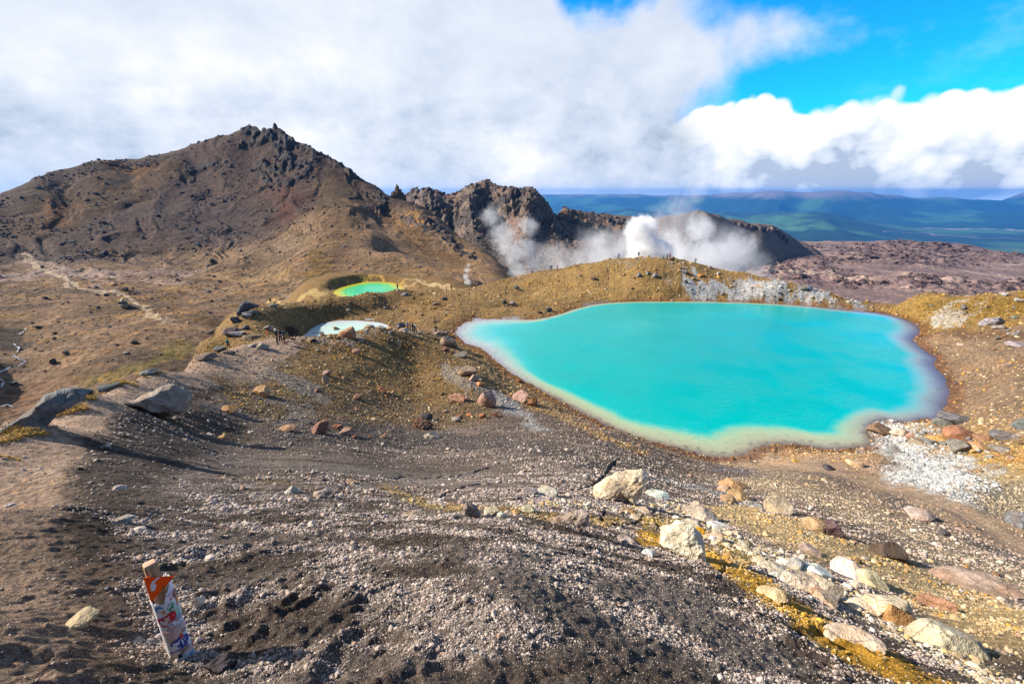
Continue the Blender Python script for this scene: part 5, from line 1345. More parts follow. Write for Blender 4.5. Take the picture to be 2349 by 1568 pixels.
# cairn in the valley
def cairn():
    p = M.hit(285, 706, 150); d = p.length / FPX
    e = bpy.data.objects.new("cairn", None); COL.objects.link(e); e.location = p
    e['label'] = "cairn of a broad rock with a pale stone on top beside the valley track"; e['category'] = "cairn"
    for nm, (x, y, z), (a, b, c), col, sd_ in [("base_rock", (0, 0, 3), (11, 9, 4.5), (.30, .25, .17), 3), ("middle_rock", (0, 0, 9), (7, 6, 3.6), (.17, .17, .13), 4), ("top_stone", (-1, 0, 14), (3.4, 3.2, 2.6), (.5, .47, .33), 5)]:
        P, F = rock_shape(sd_, 2, 9, dims=(a * d, b * d, c * d)); me = bpy.data.meshes.new(nm); fill_mesh(me, P, F, False)
        o = obj_of(nm, me, STONE, e); o.location = (x * d, y * d, z * d); o.color = (*col, 1)
cairn()

# ------------------------------------------------------------------ smaller stones one can still single out: a few families, each stone its own object
fam = [
 ("stones of the pale scatter beside the yellow stripe", "pale cream stone in the white scatter beside the yellow stripe", [(1560, 1180), (1640, 1220), (1760, 1280), (1850, 1320), (1960, 1380), (2080, 1450), (2220, 1540)], 42, 46, (9, 22), [cream, white, cream, (.52, .42, .29)]),
 ("stones strewn on the brown slope above the rivulet", "ochre or white stone on the brown slope above the rivulet", [(1800, 1200), (1960, 1260), (2150, 1300), (2300, 1350)], 70, 34, (8, 17), [ochre, (.58, .40, .22), white, brown, cream]),
 ("stones along the near shore of the blue lake", "rusty stone on the near shore of the blue lake", [(1060, 800), (1160, 880), (1280, 950), (1400, 1010), (1470, 1030)], 24, 44, (6, 15), [(.34, .2, .1), ochre, tan, rust, brown]),
 ("stones on the rim walk beside the pale lake", "pale broken stone on the rim walk beside the pale lake", [(600, 790), (690, 780), (780, 772), (860, 756), (960, 765), (1020, 775)], 9, 36, (6, 14), [tan, cream, palegr, brown]),
 ("stones in the gravelly hollow of the bowl", "red or tan stone in the gravelly hollow of the bowl", [(780, 900), (900, 920), (1000, 930), (1080, 930), (960, 980), (760, 980)], 34, 40, (6, 14), [rust, tan, brown, pink, ochre]),
 ("stones on the far ridge above the blue lake", "grey or brown stone on the far ridge above the blue lake", [(1130, 690), (1200, 690), (1300, 660), (1420, 640), (1560, 640), (1700, 670), (1900, 698)], 26, 40, (5, 10), [grey, brown, rust, (.14, .13, .12), tan]),
 ("stones of the right bank", "mixed brown and grey stone on the right bank of the lake", [(2080, 1000), (2180, 1030), (2260, 1040), (2330, 1010), (2290, 1080)], 36, 40, (8, 18), [brown, palegr, ochre, grey, pink]),
 ("stones of the right hillside", "grey stone on the grassy right hillside", [(2120, 705), (2200, 700), (2300, 700), (2349, 730), (2200, 790), (2320, 850)], 30, 22, (6, 13), [grey, palegr, brown]),
 ("stones on the knob between the lakes", "brown stone on the knob between the lakes", [(900, 700), (960, 720), (1040, 710), (1000, 750), (860, 700), (740, 710)], 22, 32, (6, 11), [brown, grey, (.33, .17, .09), tan]),
 ("stones of the cream rubble band", "cream or yellow stone in the rubble band behind the crack", [(900, 1130), (1020, 1170), (1180, 1165), (1300, 1160), (1420, 1180), (1500, 1180)], 20, 30, (8, 20), [cream, ochre, (.45, .33, .2), white]),
]
for grp, lab, line, sp_, n_, (s0, s1), cols_ in fam:
    segs = list(zip(line[:-1], line[1:]))
    for i in range(n_):
        (a0, b0), (a1, b1) = rnd.choice(segs); f = rnd.random()
        u = a0 + (a1 - a0) * f + rnd.gauss(0, sp_ * .6); v = b0 + (b1 - b0) * f + rnd.gauss(0, sp_ * .5)
        if u > 2340 or v > 1560: continue
        p = G.hit(u, v)
        if p is None or p.length > 180 or p.z < -24.97 and p.length < 130 and p.x > -10 and p.z > -26.5: continue
        s_ = (s0 + (s1 - s0) * rnd.random() ** 2.8) * .92
        boulder(u, v, s_, s_ * rnd.uniform(.5, .85), rnd.choice(cols_), lab, sub=2, facets=rnd.choice([7, 8, 9]), rot=rnd.uniform(-1.5, 1.5), depth=rnd.uniform(.6, 1), name="stone", cat="stone", group=grp, seed=rnd.randrange(9999), sink=rnd.uniform(.1, .3))

# ------------------------------------------------------------------ gravel: uncountable
def scatter(name, label, layer, n, size, dens, colf, sub=0, lmin=None, lmax=None, flat=(.55, .9), seed=1, mat=None, nshape=14, az=(-60, 60), power=2.6):
    """stones sown evenly over bearing and log-range; size is in thousandths of the range, so every stone is a few grains across"""
    g = np.random.default_rng(seed)
    a = g.uniform(R(az[0]), R(az[1]), n * 3); l = g.uniform(math.log(lmin or .9), math.log(lmax or 220), n * 3)
    x, y = np.exp(l) * np.sin(a), np.exp(l) * np.cos(a)
    keep = dens(x, y, a, l) > g.random(len(x)); x, y, a, l = x[keep][:n], y[keep][:n], a[keep][:n], l[keep][:n]
    k = len(x)
    pw = 1 / np.power(g.uniform(0.02, 1, k), 1 / power)
    s = np.exp(l) * size * pw * .5
    z = layer.zat(x, y)
    shapes = [rock_shape(seed * 100 + i, sub, 9, .08, 0.0)[0] for i in range(nshape)]
    S = np.stack(shapes); F = ICO[sub][1]; nv = S.shape[1]
    pick = g.integers(0, nshape, k); P = S[pick]
    P = P * np.stack([g.uniform(.75, 1.2, k), g.uniform(.75, 1.2, k), g.uniform(*flat, k)], -1)[:, None, :] * s[:, None, None]
    r1 = g.uniform(0, 6.28, k); c, q = np.cos(r1)[:, None], np.sin(r1)[:, None]
    r2 = g.uniform(-.5, .5, k); c2, q2 = np.cos(r2)[:, None], np.sin(r2)[:, None]
    X, Y, Z = P[..., 0], P[..., 1], P[..., 2]
    Y, Z = Y * c2 - Z * q2, Y * q2 + Z * c2
    X, Y = X * c - Y * q, X * q + Y * c
    co = np.stack([X + x[:, None], Y + y[:, None], Z + (z + s * .28)[:, None]], -1).reshape(-1, 3)
    faces = (F[None] + (np.arange(k) * nv)[:, None, None]).reshape(-1, 3)
    me = bpy.data.meshes.new(name); fill_mesh(me, co, faces, False)
    set_col(me, np.repeat(np.clip(colf(x, y, a, l, g), .005, .85), nv, 0))
    o = obj_of(name, me, mat); o['kind'] = 'stuff'; o['label'] = label; o['category'] = name.replace('_', ' ')
    return o
def gravel_mat():
    m, t, b = new_mat("gravel_stone")
    c = t.attr('Col'); n = t.noise(t.coord(), 60, 4, .7)
    t.put(b.inputs['Base Color'], t.mix(t.ss(n, .3, .7), t.mix(1.0, c, (.75, .74, .72), 'MULTIPLY'), t.mix(1.0, c, (1.22, 1.2, 1.2), 'MULTIPLY')))
    t.put(b.inputs['Normal'], t.bump(n, .5, .01))
    b.inputs['Specular IOR Level'].default_value = .12
    return m
GM = gravel_mat()
# sample the ground pigment and the land-use masks under a stone
def samp(A, a, l, layer=G):
    i = np.clip(((l - layer.l0) / (layer.l1 - layer.l0) * (layer.nr - 1)).astype(int), 0, layer.nr - 1); j = np.clip(((a - layer.a0) / (layer.a1 - layer.a0) * (layer.na - 1)).astype(int), 0, layer.na - 1)
    return A[i, j]
on_path = 1 - sst(cap(G, pth, 70, .30), .5, 1.2)
onp2 = 1 - sst(cap(G, [(120, 1568), (130, 1400), (110, 1250)], 110, .3), .5, 1.1)
water_m = (lakeish > .25).astype(np.float32)
inwater = np.zeros_like(G.z)
for key, (poly, zl) in SH.items():
    lo = poly.min(0) - 1; hi = poly.max(0) + 1
    sel = (G.x > lo[0]) & (G.x < hi[0]) & (G.y > lo[1]) & (G.y < hi[1])
    inwater[sel] = np.maximum(inwater[sel], (shore_dist(G.x[sel], G.y[sel], poly) > -0.05))
silt = np.maximum(smooth_silt, 0)
patch = sst(fbm(sx_ * .55, sy_ * 1.6, 4, 801, .6), -.12, .28)
patch_n = sst(fbm(G.x * 1.1, G.y * 1.9, 4, 805, .62), -.10, .22)
dn = np.where(G.r < 9, patch_n, patch)
dn = dn * (1 - .96 * np.maximum(on_path, onp2)) * (1 - .95 * silt) * (1 - inwater)
dn_all = (1 - inwater) * (1 - .9 * np.maximum(on_path, onp2)) * (1 - .93 * silt)
silt2 = 1 - sst(cap(G, [(250, 1130), (420, 1080), (560, 1050), (800, 1060), (1000, 1080)], 130, .4), .5, 1.1)
fade = (1 - sst(G.r, 9, 40) * .75) * (1 - .88 * silt2)
def grav_col(x, y, a, l, g):
    c = samp(cold, a, l)
    k = len(x); t_ = g.random((k, 1))
    near_ = (1 - sst(np.exp(l), 14, 34))[:, None] * (c[:, :1] / np.maximum(c[:, 2:3], .01) < 2.2)
    grey_ = np.array([.56, .455, .385]) * (.42 + .9 * g.random((k, 1)))
    own = c * (.85 + np.where(c.mean(1, keepdims=True) > .2, .7, 1.5) * g.random((k, 1)))
    out = np.where(t_ < .75 * near_, grey_ * .75 + own * .25, own)
    odd = g.random(k)
    out[odd < .02] = np.array([.36, .23, .16]); out[(odd > .03) & (odd < .07)] = np.array([.09, .08, .08]); out[(odd > .07) & (odd < .10)] = np.array([.40, .36, .31])
    ochz = (c[:, 0] / np.maximum(c[:, 2], .01) > 2.3)
    w_ = ochz & (odd > .5) & (odd < .66); out[w_] = np.array([.58, .46, .27]) * (.7 + .4 * g.random((w_.sum(), 1)))
    w_ = ochz & (odd > .66) & (odd < .76); out[w_] = np.array([.50, .27, .06])
    return out
def dA(A): return lambda x, y, a, l: samp(A, a, l)
scatter("gravel", "grey scoria gravel lying over the near slope", G, 95000, .0027, dA(dn * fade), grav_col, 0, 1.0, 60, seed=1, mat=GM, power=3.2)
scatter("gravel", "coarser grey pebbles heaped in rows on the near slope", G, 5200, .0074, dA(dn ** 2 * (1 - sst(G.r, 7, 20) * .9) * (1 - .9 * silt2)), grav_col, 1, 1.1, 40, seed=2, mat=GM, power=4.0)
scatter("gravel", "fine grit strewn between the larger pebbles", G, 80000, .0020, dA(dn_all * (1 - .75 * silt2) * (.35 + .65 * patch_n)), grav_col, 0, 1.0, 70, seed=3, mat=GM, power=4)
scatter("rubble", "ochre and brown rubble over the slopes round the lakes", G, 36000, .0017, dA((1 - inwater) * (1 - .9 * silt) * (.22 + .78 * sst(fbm(G.x * .12, G.y * .12, 4, 811), -.1, .3)) * sst(G.r, 22, 34)), grav_col, 0, 22, 150, seed=4, mat=GM, power=2.6)
# rust-brown cobbles along the water line
d_blue = np.full_like(G.z, 99.0); poly, zl = SH['blue']; lo = poly.min(0) - 6; hi = poly.max(0) + 6
sel = (G.x > lo[0]) & (G.x < hi[0]) & (G.y > lo[1]) & (G.y < hi[1]); d_blue[sel] = shore_dist(G.x[sel], G.y[sel], poly)
def shore_colf(x, y, a, l, g):
    k = len(x); pal = np.array([(.24, .12, .05), (.16, .085, .045), (.34, .20, .09), (.20, .15, .11), (.30, .13, .05)]); return pal[g.integers(0, 5, k)] * (.6 + .8 * g.random((k, 1)))
scatter("shore_cobbles", "rusty cobbles strung along the waterline of the blue lake", G, 3400, .0032, dA(np.exp(-((d_blue + .25) / .7) ** 2) * (1 - sst(cap(G, [(1700, 1050), (1850, 1030), (1960, 1030)], 60), .4, 1))), shore_colf, 1, 40, 145, seed=5, mat=GM, power=2.8)
def sin_colf(x, y, a, l, g): return np.array([.38, .38, .37]) * (.5 + .9 * g.random((len(x), 1)))
fan = np.maximum(1 - sst(cap(G, [(2040, 985), (2090, 1010), (2130, 1050), (2180, 1095)], 46, .4), .5, 1), 1 - sst(cap(G, [(2090, 1090), (2190, 1120), (2240, 1110)], 36, .4), .5, 1))
scatter("sinter_chips", "white sinter chips over the pale fan by the lake", G, 5000, .0026, dA(fan * (1 - inwater)), sin_colf, 0, 28, 75, seed=6, mat=GM, power=2.8, az=(30, 55))
wb = np.maximum(1 - sst(cap(G, [(1560, 1180), (1650, 1230), (1760, 1280), (1860, 1320), (1960, 1380), (2080, 1450), (2300, 1568)], 46, .35), .4, 1.1), .7 * (1 - sst(cap(G, [(1180, 1165), (1300, 1155), (1420, 1170), (1560, 1160)], 24, .35), .4, 1.1)))
def pale_colf(x, y, a, l, g):
    k = len(x); pal = np.array([(.60, .50, .34), (.62, .58, .50), (.56, .38, .16), (.5, .42, .30), (.40, .30, .18)]); return pal[g.integers(0, 5, k)] * (.6 + .5 * g.random((k, 1)))
scatter("pale_rubble", "broken cream and white rubble in the band across the right slope", G, 9000, .0042, dA(wb), pale_colf, 1, 3, 40, seed=7, mat=GM, power=2.6, az=(0, 60))
# boulders of the mountain side and valley, far beyond counting
def mt_col(x, y, a, l, g):
    k = len(x); lit = samp(MBM, a, l, M); pal = np.array([(.075, .073, .078), (.10, .095, .095), (.055, .052, .056)]); return np.where(g.random((k, 1)) < .7, pal[g.integers(0, 3, k)], lit * 1.5) * (.7 + .7 * g.random((k, 1)))
dm = (.10 + .9 * sst(fbm(M.x / 55, M.y / 55, 4, 821), .0, .35)) * sst(M.r, 380, 470) + .10 * sst(M.r, 130, 200) * (1 - sst(M.r, 380, 470))
scatter("scree_boulders", "dark scree boulders over the mountain side and valley floor", M, 22000, .0015, lambda x, y, a, l: samp(dm, a, l, M), mt_col, 0, 130, 800, seed=8, mat=GM, power=2.3, az=(-56, 2))
def cr_col(x, y, a, l, g): return np.array([.11, .085, .075]) * (.5 + 1.0 * g.random((len(x), 1)))
scatter("scree_boulders", "scree blocks below the crater cliffs", K_, 9000, .0022, lambda x, y, a, l: .6 + 0 * x, cr_col, 0, 520, 900, seed=9, mat=GM, power=2.6, az=(-14, 34))
def lv_col(x, y, a, l, g): return np.array([.10, .070, .068]) * (.5 + 1.0 * g.random((len(x), 1)))
scatter("lava_blocks", "dark broken lava blocks of the rugged plateau", D, 16000, .0026, lambda x, y, a, l: samp(hum_d, a, l, D), lv_col, 0, 600, 2200, seed=10, mat=GM, power=2.6, az=(14, 56), flat=(.3, .6))

# dry tussock grass clumps
def tussock(u, v, w, label, col=(.46, .28, .07), n=260, layer=None, group=None):
    layer = layer or G; p = layer.hit(u, v)
    if p is None: return
    px = p.length / FPX; Wd = w * px * .5; g = np.random.default_rng(int(u * 3 + v)); hb = min(.22, max(.05, Wd * .4))
    A_ = g.uniform(0, 6.28, n); rr_ = np.sqrt(g.random(n)) * Wd
    bx, by = rr_ * np.cos(A_), rr_ * np.sin(A_) * .6
    az = math.atan2(p.x, p.y); base = np.array([p.x + math.sin(az) * Wd * .5, p.y + math.cos(az) * Wd * .5])
    X = base[0] + bx * math.cos(az) + by * math.sin(az); Y = base[1] - bx * math.sin(az) + by * math.cos(az)
    Z = layer.zat(X, Y)
    th = g.uniform(0, 6.28, n); ln = hb * g.uniform(.5, 1.2, n); wd = max(.004, px * .5)
    co = []; fc = []
    for i in range(n):
        dx, dy = math.cos(th[i]), math.sin(th[i]); b0 = np.array([X[i], Y[i], Z[i] - .01])
        side = np.array([-dy, dx, 0]) * wd
        mid = b0 + np.array([dx * ln[i] * .25, dy * ln[i] * .25, ln[i] * .7]); tip = b0 + np.array([dx * ln[i] * .8, dy * ln[i] * .8, ln[i] * .75])
        s0 = len(co); co += [b0 - side, b0 + side, mid - side * .8, mid + side * .8, tip]
        fc += [(s0, s0 + 1, s0 + 3), (s0, s0 + 3, s0 + 2), (s0 + 2, s0 + 3, s0 + 4)]
    co = np.array(co) - np.array([base[0], base[1], p.z])
    me = bpy.data.meshes.new("grass_tussock"); fill_mesh(me, co, np.array(fc), True)
    o = obj_of("grass_tussock", me, plain_mat("dry_grass", col, .8, .1, .5, 8)); o.location = (base[0], base[1], p.z)
    o['label'] = label; o['category'] = "tussock"
    if group: o['group'] = group
for q in [(165, 948, 46, "long golden grass cushion growing against the huge grey slab"), (75, 1000, 40, "yellow grass strip below the huge grey slab"), (15, 1015, 40, "grass patch at the left margin under the slab"), (8, 1050, 36, "yellow-green grass strip lowest on the left ridge edge"),
          (268, 880, 60, "golden grass strip on the ridge edge near the dark flat rock"), (222, 902, 40, "small golden tuft left of the dark flat rock"), (196, 916, 30, "last small tuft down the ridge edge"), (316, 862, 46, "golden strip under the path-edge rocks"), (345, 846, 40, "golden grass among the grey path-edge rocks"),
          (1000, 872, 22, "lone dry bush on the bowl slope"), (480, 812, 60, "low golden grass at the bend of the path"), (1690, 1148, 20, "green tuft by the orange-brown block"), (1308, 616, 12, "brown cushion on the ridge crest, nearer the hikers"), (1324, 612, 9, "brown cushion on the ridge crest, farther up"), (1265, 621, 12, "brown cushion on the crest beside the walking trio")]:
    tussock(*q)
def grass_stuff(name, label, line, spread, n, hgt, col, seed, layer=G):
    g = np.random.default_rng(seed); co = []; fc = []; cols = []
    for i in range(n):
        k = g.integers(0, len(line) - 1); f = g.random(); u = line[k][0] + (line[k + 1][0] - line[k][0]) * f + g.normal() * spread; v = line[k][1] + (line[k + 1][1] - line[k][1]) * f + g.normal() * spread * .4
        p = layer.hit(u, v)
        if p is None: continue
        px = p.length / FPX
        for j in range(5):
            th = g.uniform(0, 6.28); dx, dy = math.cos(th), math.sin(th); h = hgt * g.uniform(.5, 1.3); wdt = px * .9
            b0 = np.array([p.x + g.normal() * px * 2, p.y + g.normal() * px * 2, 0]); b0[2] = p.z - .02
            side = np.array([-dy, dx, 0]) * wdt; tip = b0 + np.array([dx * h * .8, dy * h * .8, h])
            s0 = len(co); co += [b0 - side, b0 + side, tip]; fc.append((s0, s0 + 1, s0 + 2))
    if not co: return
    me = bpy.data.meshes.new(name); fill_mesh(me, np.array(co), np.array(fc), True)
    o = obj_of(name, me, plain_mat("dry_moss", col, .9, .05, .5, 1.0)); o['kind'] = 'stuff'; o['label'] = label; o['category'] = "dry grass"
grass_stuff("dry_grass", "ochre cushion grass on the right hillside", [(2110, 705), (2200, 700), (2349, 690), (2349, 720), (2180, 715)], 24, 900, .16, (.27, .165, .035), 1)
grass_stuff("dry_grass", "ochre cushion grass on the left end of the far ridge crest", [(1130, 650), (1180, 632), (1250, 617)], 7, 260, .18, (.33, .215, .06), 2)
grass_stuff("dry_grass", "ochre grass tufts on the knob between the lakes", [(930, 695), (980, 690), (1010, 700), (960, 712)], 10, 260, .18, (.26, .165, .045), 3)
grass_stuff("dry_grass", "golden grass fringing the left edge of the ridge walk", [(0, 1000), (167, 918), (300, 868), (444, 822)], 10, 700, .10, (.30, .19, .045), 4)
# ================================================================== PEOPLE
def col_mat(name, rough=.8, spec=.2):
    m, t, b = new_mat(name); oi = t.n.new('ShaderNodeObjectInfo'); n = t.noise(t.coord(), 14, 3, .6)
    t.put(b.inputs['Base Color'], t.mix(n, t.mix(1.0, oi.outputs['Color'], (.75, .75, .75), 'MULTIPLY'), t.mix(1.0, oi.outputs['Color'], (1.2, 1.2, 1.2), 'MULTIPLY')))
    b.inputs['Roughness'].default_value = rough; b.inputs['Specular IOR Level'].default_value = spec
    return m
CLOTH = col_mat("cloth"); SKIN = plain_mat("skin", (.50, .30, .21), .6, .3, .1)
def skinned(name, chains, root, sub=1):
    """chains: lists of (key, (x,y,z), radius); equal keys are one joint"""
    keys = {}; vs = []; rs = []; es = []
    for ch in chains:
        prev = None
        for k, co, r in ch:
            if k not in keys: keys[k] = len(vs); vs.append(co); rs.append(r)
            if prev is not None and prev != keys[k]: es.append((prev, keys[k]))
            prev = keys[k]
    me = bpy.data.meshes.new(name); me.from_pydata(vs, es, [])
    o = bpy.data.objects.new(name, me); COL.objects.link(o)
    sk = o.modifiers.new("s", 'SKIN'); sb = o.modifiers.new("b", 'SUBSURF'); sb.levels = sb.render_levels = sub
    for i, r in enumerate(rs):
        d = me.skin_vertices[0].data[i]; d.radius = (r, r) if not isinstance(r, tuple) else r; d.use_root = (i == keys[root])
    bpy.context.view_layer.update()
    dg = bpy.context.evaluated_depsgraph_get(); ev = o.evaluated_get(dg); out = bpy.data.meshes.new_from_object(ev, depsgraph=dg)
    out.name = name; bpy.data.objects.remove(o)
    for p in out.polygons: p.use_smooth = True
    return out
def pose(kind):
    """joints of a 1.72 m figure facing -Y"""
    J = dict(pel=(0, 0, .95), chest=(0, .01, 1.28), neck=(0, .0, 1.47), head=(0, -.02, 1.60), top=(0, -.01, 1.70), nose=(0, -.125, 1.60))
    for s, n in ((-1, 'l'), (1, 'r')):
        J['sh' + n] = (s * .18, .01, 1.42); J['el' + n] = (s * .24, .03, 1.14); J['wr' + n] = (s * .235, -.07, .90)
        J['hip' + n] = (s * .09, 0, .90); J['kn' + n] = (s * .105, -.02, .50); J['an' + n] = (s * .11, .02, .08); J['toe' + n] = (s * .125, -.15, .035)
    if kind == 'phone':
        for s, n in ((-1, 'l'), (1, 'r')): J['el' + n] = (s * .24, .0, 1.16); J['wr' + n] = (s * .07, -.28, 1.24)
    if kind == 'walk':
        J['knl'] = (-.10, -.20, .53); J['anl'] = (-.10, -.24, .10); J['toel'] = (-.11, -.41, .07); J['knr'] = (.10, .03, .50); J['anr'] = (.10, .27, .13); J['toer'] = (.11, .12, .04)
        J['ell'] = (-.24, .10, 1.15); J['wrl'] = (-.23, .03, .93); J['elr'] = (.24, -.06, 1.15); J['wrr'] = (.22, -.24, 1.02)
        for k in ('chest', 'neck', 'head', 'top', 'nose', 'shl', 'shr'): J[k] = (J[k][0], J[k][1] - .05, J[k][2])
    if kind in ('sit', 'crouch'):
        dz = -.72 if kind == 'sit' else -.60
        for k in ('pel', 'chest', 'neck', 'head', 'top', 'nose', 'shl', 'shr', 'ell', 'elr', 'wrl', 'wrr', 'hipl', 'hipr'): J[k] = (J[k][0], J[k][1], J[k][2] + dz)
        for s, n in ((-1, 'l'), (1, 'r')):
            J['kn' + n] = (s * .15, -.42, .46 if kind == 'sit' else .48); J['an' + n] = (s * .13, -.50 if kind == 'sit' else -.12, .08); J['toe' + n] = (s * .14, (-.67 if kind == 'sit' else -.30), .035)
            J['el' + n] = (s * .25, -.14, .50); J['wr' + n] = (s * .13, -.36, .54)
        for k in ('chest', 'neck', 'head', 'top', 'nose', 'shl', 'shr'): J[k] = (J[k][0], J[k][1] - .10, J[k][2])
    return J
def add3(a, b): return tuple(x + y for x, y in zip(a, b))
def lerp3(a, b, f): return tuple(x + (y - x) * f for x, y in zip(a, b))
def figure(kind):
    J = pose(kind); P = lambda k, r: (k, J[k], r)
    body = [[P('pel', .115), P('chest', .12), P('neck', .052), P('head', (.078, .095)), P('top', .055)], [P('head', (.078, .095)), P('nose', .014)]]
    for n, s in (('l', -1), ('r', 1)):
        body.append([P('chest', .12), P('sh' + n, .058), P('el' + n, .042), P('wr' + n, .027)])
        body.append([P('pel', .115), P('hip' + n, .088), P('kn' + n, .056), P('an' + n, .038), P('toe' + n, .036)])
        w = J['wr' + n]; e = J['el' + n]; d = Vector(w) - Vector(e); d.normalize()
        palm = tuple(Vector(w) + d * .06); body.append([P('wr' + n, .027), ('palm' + n, palm, (.034, .018))])
        side = d.cross(Vector((0, 0, 1)) if abs(d.z) < .8 else Vector((1, 0, 0))).normalized()
        for i, ln in enumerate((.062, .075, .070, .055)):
            off = side * ((i - 1.5) * .019); cur = Vector((0, -.012, 0)) * (1 if abs(d.y) < .7 else 0) + Vector((0, 0, -.008))
            a = Vector(palm) + off + d * .035; b_ = a + d * ln * .5 + cur * .5; c = b_ + d * ln * .4 + cur
            body.append([('palm' + n, palm, (.034, .018)), (f'f{n}{i}a', tuple(a), .009), (f'f{n}{i}b', tuple(b_), .0085), (f'f{n}{i}c', tuple(c), .007)])
        a = Vector(palm) - side * .038 - d * .02; b_ = a - side * .012 + d * .035
        body.append([('palm' + n, palm, (.034, .018)), (f't{n}a', tuple(a), .011), (f't{n}b', tuple(b_), .009)])
    jacket = [[P('pel', .15), ('mid', lerp3(J['pel'], J['chest'], .5), .148), P('chest', .158), ('col', lerp3(J['chest'], J['neck'], .75), .085)]]
    trous = [[P('pel', .14), ('w', lerp3(J['pel'], J['chest'], .12), .135)]]
    shoes = []
    for n in 'lr':
        jacket.append([P('chest', .158), P('sh' + n, .082), P('el' + n, .064), (n + 'cuff', lerp3(J['el' + n], J['wr' + n], .92), .045)])
        trous.append([P('pel', .14), P('hip' + n, .11), P('kn' + n, .078), (n + 'hem', lerp3(J['kn' + n], J['an' + n], .93), .060)])
        shoes.append((J['an' + n], J['toe' + n]))
    out = {'body': skinned('body', body, 'pel'), 'jacket': skinned('jacket', jacket, 'pel'), 'trousers': skinned('trousers', trous, 'pel')}
    out['shoe'] = [skinned('shoe', [[('a', add3(a, (0, .04, -.03)), .052), ('b', add3(lerp3(a, t_, .5), (0, 0, -.03)), .05), ('c', t_, .042)]], 'a') for a, t_ in shoes]
    V, F = ICO[2]
    def blob(name, c, d, cut=None):
        Q = V * np.array(d)
        if cut is not None: Q = Q.copy(); Q[:, 1] = np.maximum(Q[:, 1], -cut)
        me = bpy.data.meshes.new(name); fill_mesh(me, Q + np.array(c), F, True); return me
    h = J['head']
    out['hair'] = blob('hair', add3(h, (0, .022, .035)), (.098, .115, .11), .085)
    out['hat'] = blob('hat', add3(h, (0, .005, .075)), (.105, .12, .085), .115)
    out['hood'] = blob('hood', add3(h, (0, .03, .015)), (.115, .125, .145), .09)
    c = lerp3(J['pel'], J['chest'], .75)
    Q = np.sign(V) * np.abs(V) ** .6 * np.array([.155, .10, .25]); me = bpy.data.meshes.new('backpack'); fill_mesh(me, Q + np.array(add3(c, (0, .22, .03))), F, True); out['backpack'] = me
    for k, mt in (('body', SKIN), ('jacket', CLOTH), ('trousers', CLOTH), ('hair', CLOTH), ('hat', CLOTH), ('hood', CLOTH), ('backpack', CLOTH)): out[k].materials.append(mt)
    for s in out['shoe']: s.materials.append(CLOTH)
    return out
FIG = {k: figure(k) for k in ('stand', 'phone', 'walk', 'sit', 'crouch')}
BLK = (.018, .018, .022); NAVY = (.02, .035, .09); BLUE = (.015, .16, .55); TEAL = (.01, .16, .17); REDC = (.45, .03, .03); WHT_ = (.75, .75, .76); PURP = (.14, .05, .45); GRN = (.03, .18, .10)
GREYC = (.16, .16, .18); JEAN = (.06, .10, .22); PNK = (.65, .07, .22)
def person(u, v, hpx, kind, jac, tro, label, head=('hair', (.03, .02, .015)), pack=None, turn=0.0, layer=None, group=None, start=None, lift=0.0, ref=1.72):
    layer = layer or G; p = layer.hit(u, v, start)
    lim = 158 if layer is G else 600; k = 0
    while (p is None or p.length > lim) and k < 30: v += .6; k += 1; p = layer.hit(u, v, start)
    if p is None: return
    tall = {'sit': .98, 'crouch': 1.10}.get(kind, 1.72)
    real = hpx / FPX * (p.length * .97) * math.sqrt(1 - 0)  # apparent height in metres at that distance
    s = min(1.2, max(.88, real / tall))
    e = bpy.data.objects.new("person", None); COL.objects.link(e)
    az = math.atan2(p.x, p.y); e.location = (p.x, p.y, p.z + lift - .01); e.rotation_euler = (0, 0, -az + turn); e.scale = (s, s, s)
    e['label'] = label; e['category'] = 'person'
    if group: e['group'] = group
    f = FIG[kind]
    def part(nm, me, col):
        o = bpy.data.objects.new(nm, me); COL.objects.link(o); o.parent = e; o.color = (*col, 1)
    part('body', f['body'], (1, 1, 1)); part('jacket', f['jacket'], jac); part('trousers', f['trousers'], tro); part(head[0], f[head[0]], head[1])
    for sh_ in f['shoe']: part('shoe', sh_, (.03, .03, .03))
    if pack: part('backpack', f['backpack'], pack)
    return e
PI = math.pi
# three on the ridge walk
person(636.9, 789, 34, 'stand', BLK, BLK, "person in black with a white hood, leftmost of the three on the ridge walk", ('hood', WHT_), turn=PI / 2.2)
person(645, 786, 31, 'phone', BLK, BLK, "person in black jacket in the middle of the three on the ridge walk", ('hat', (.02, .02, .02)), turn=-.4)
person(652.3, 783.5, 27, 'stand', NAVY, BLK, "person with a white backpack, rightmost of the three on the ridge walk", pack=WHT_, turn=PI * .6)
person(524.6, 799, 21, 'walk', GRN, BLK, "lone person in dark green walking below the ridge walk", ('hat', (.02, .03, .03)), pack=TEAL, turn=PI * .8, start=62)
person(621, 698, 9, 'sit', NAVY, BLK, "person in navy sitting on the flat grey block on the spur", lift=.55)
person(630, 702, 7, 'crouch', BLK, BLK, "person in black crouching beside the sitting one on the spur", turn=1.2)
# group by the pale lake
person(936, 755.5, 17, 'stand', BLUE, BLK, "person in blue, topmost of the group at the cream boulder", ('hood', NAVY))
person(941.6, 760, 13, 'stand', BLK, BLK, "person in black bending at the left of the resting group", turn=PI / 2)
person(947.7, 761, 14, 'stand', BLK, BLK, "person in black in the middle of the resting group", turn=-.8)
person(952.6, 763, 17, 'walk', (.5, .5, .52), BLK, "person with white top and black backpack at the right of the resting group", pack=BLK, turn=PI * .7)
person(1000.2, 764, 20, 'stand', BLK, BLK, "lone person in black with a backpack left of the lake tip", pack=BLK, turn=-PI * .7)
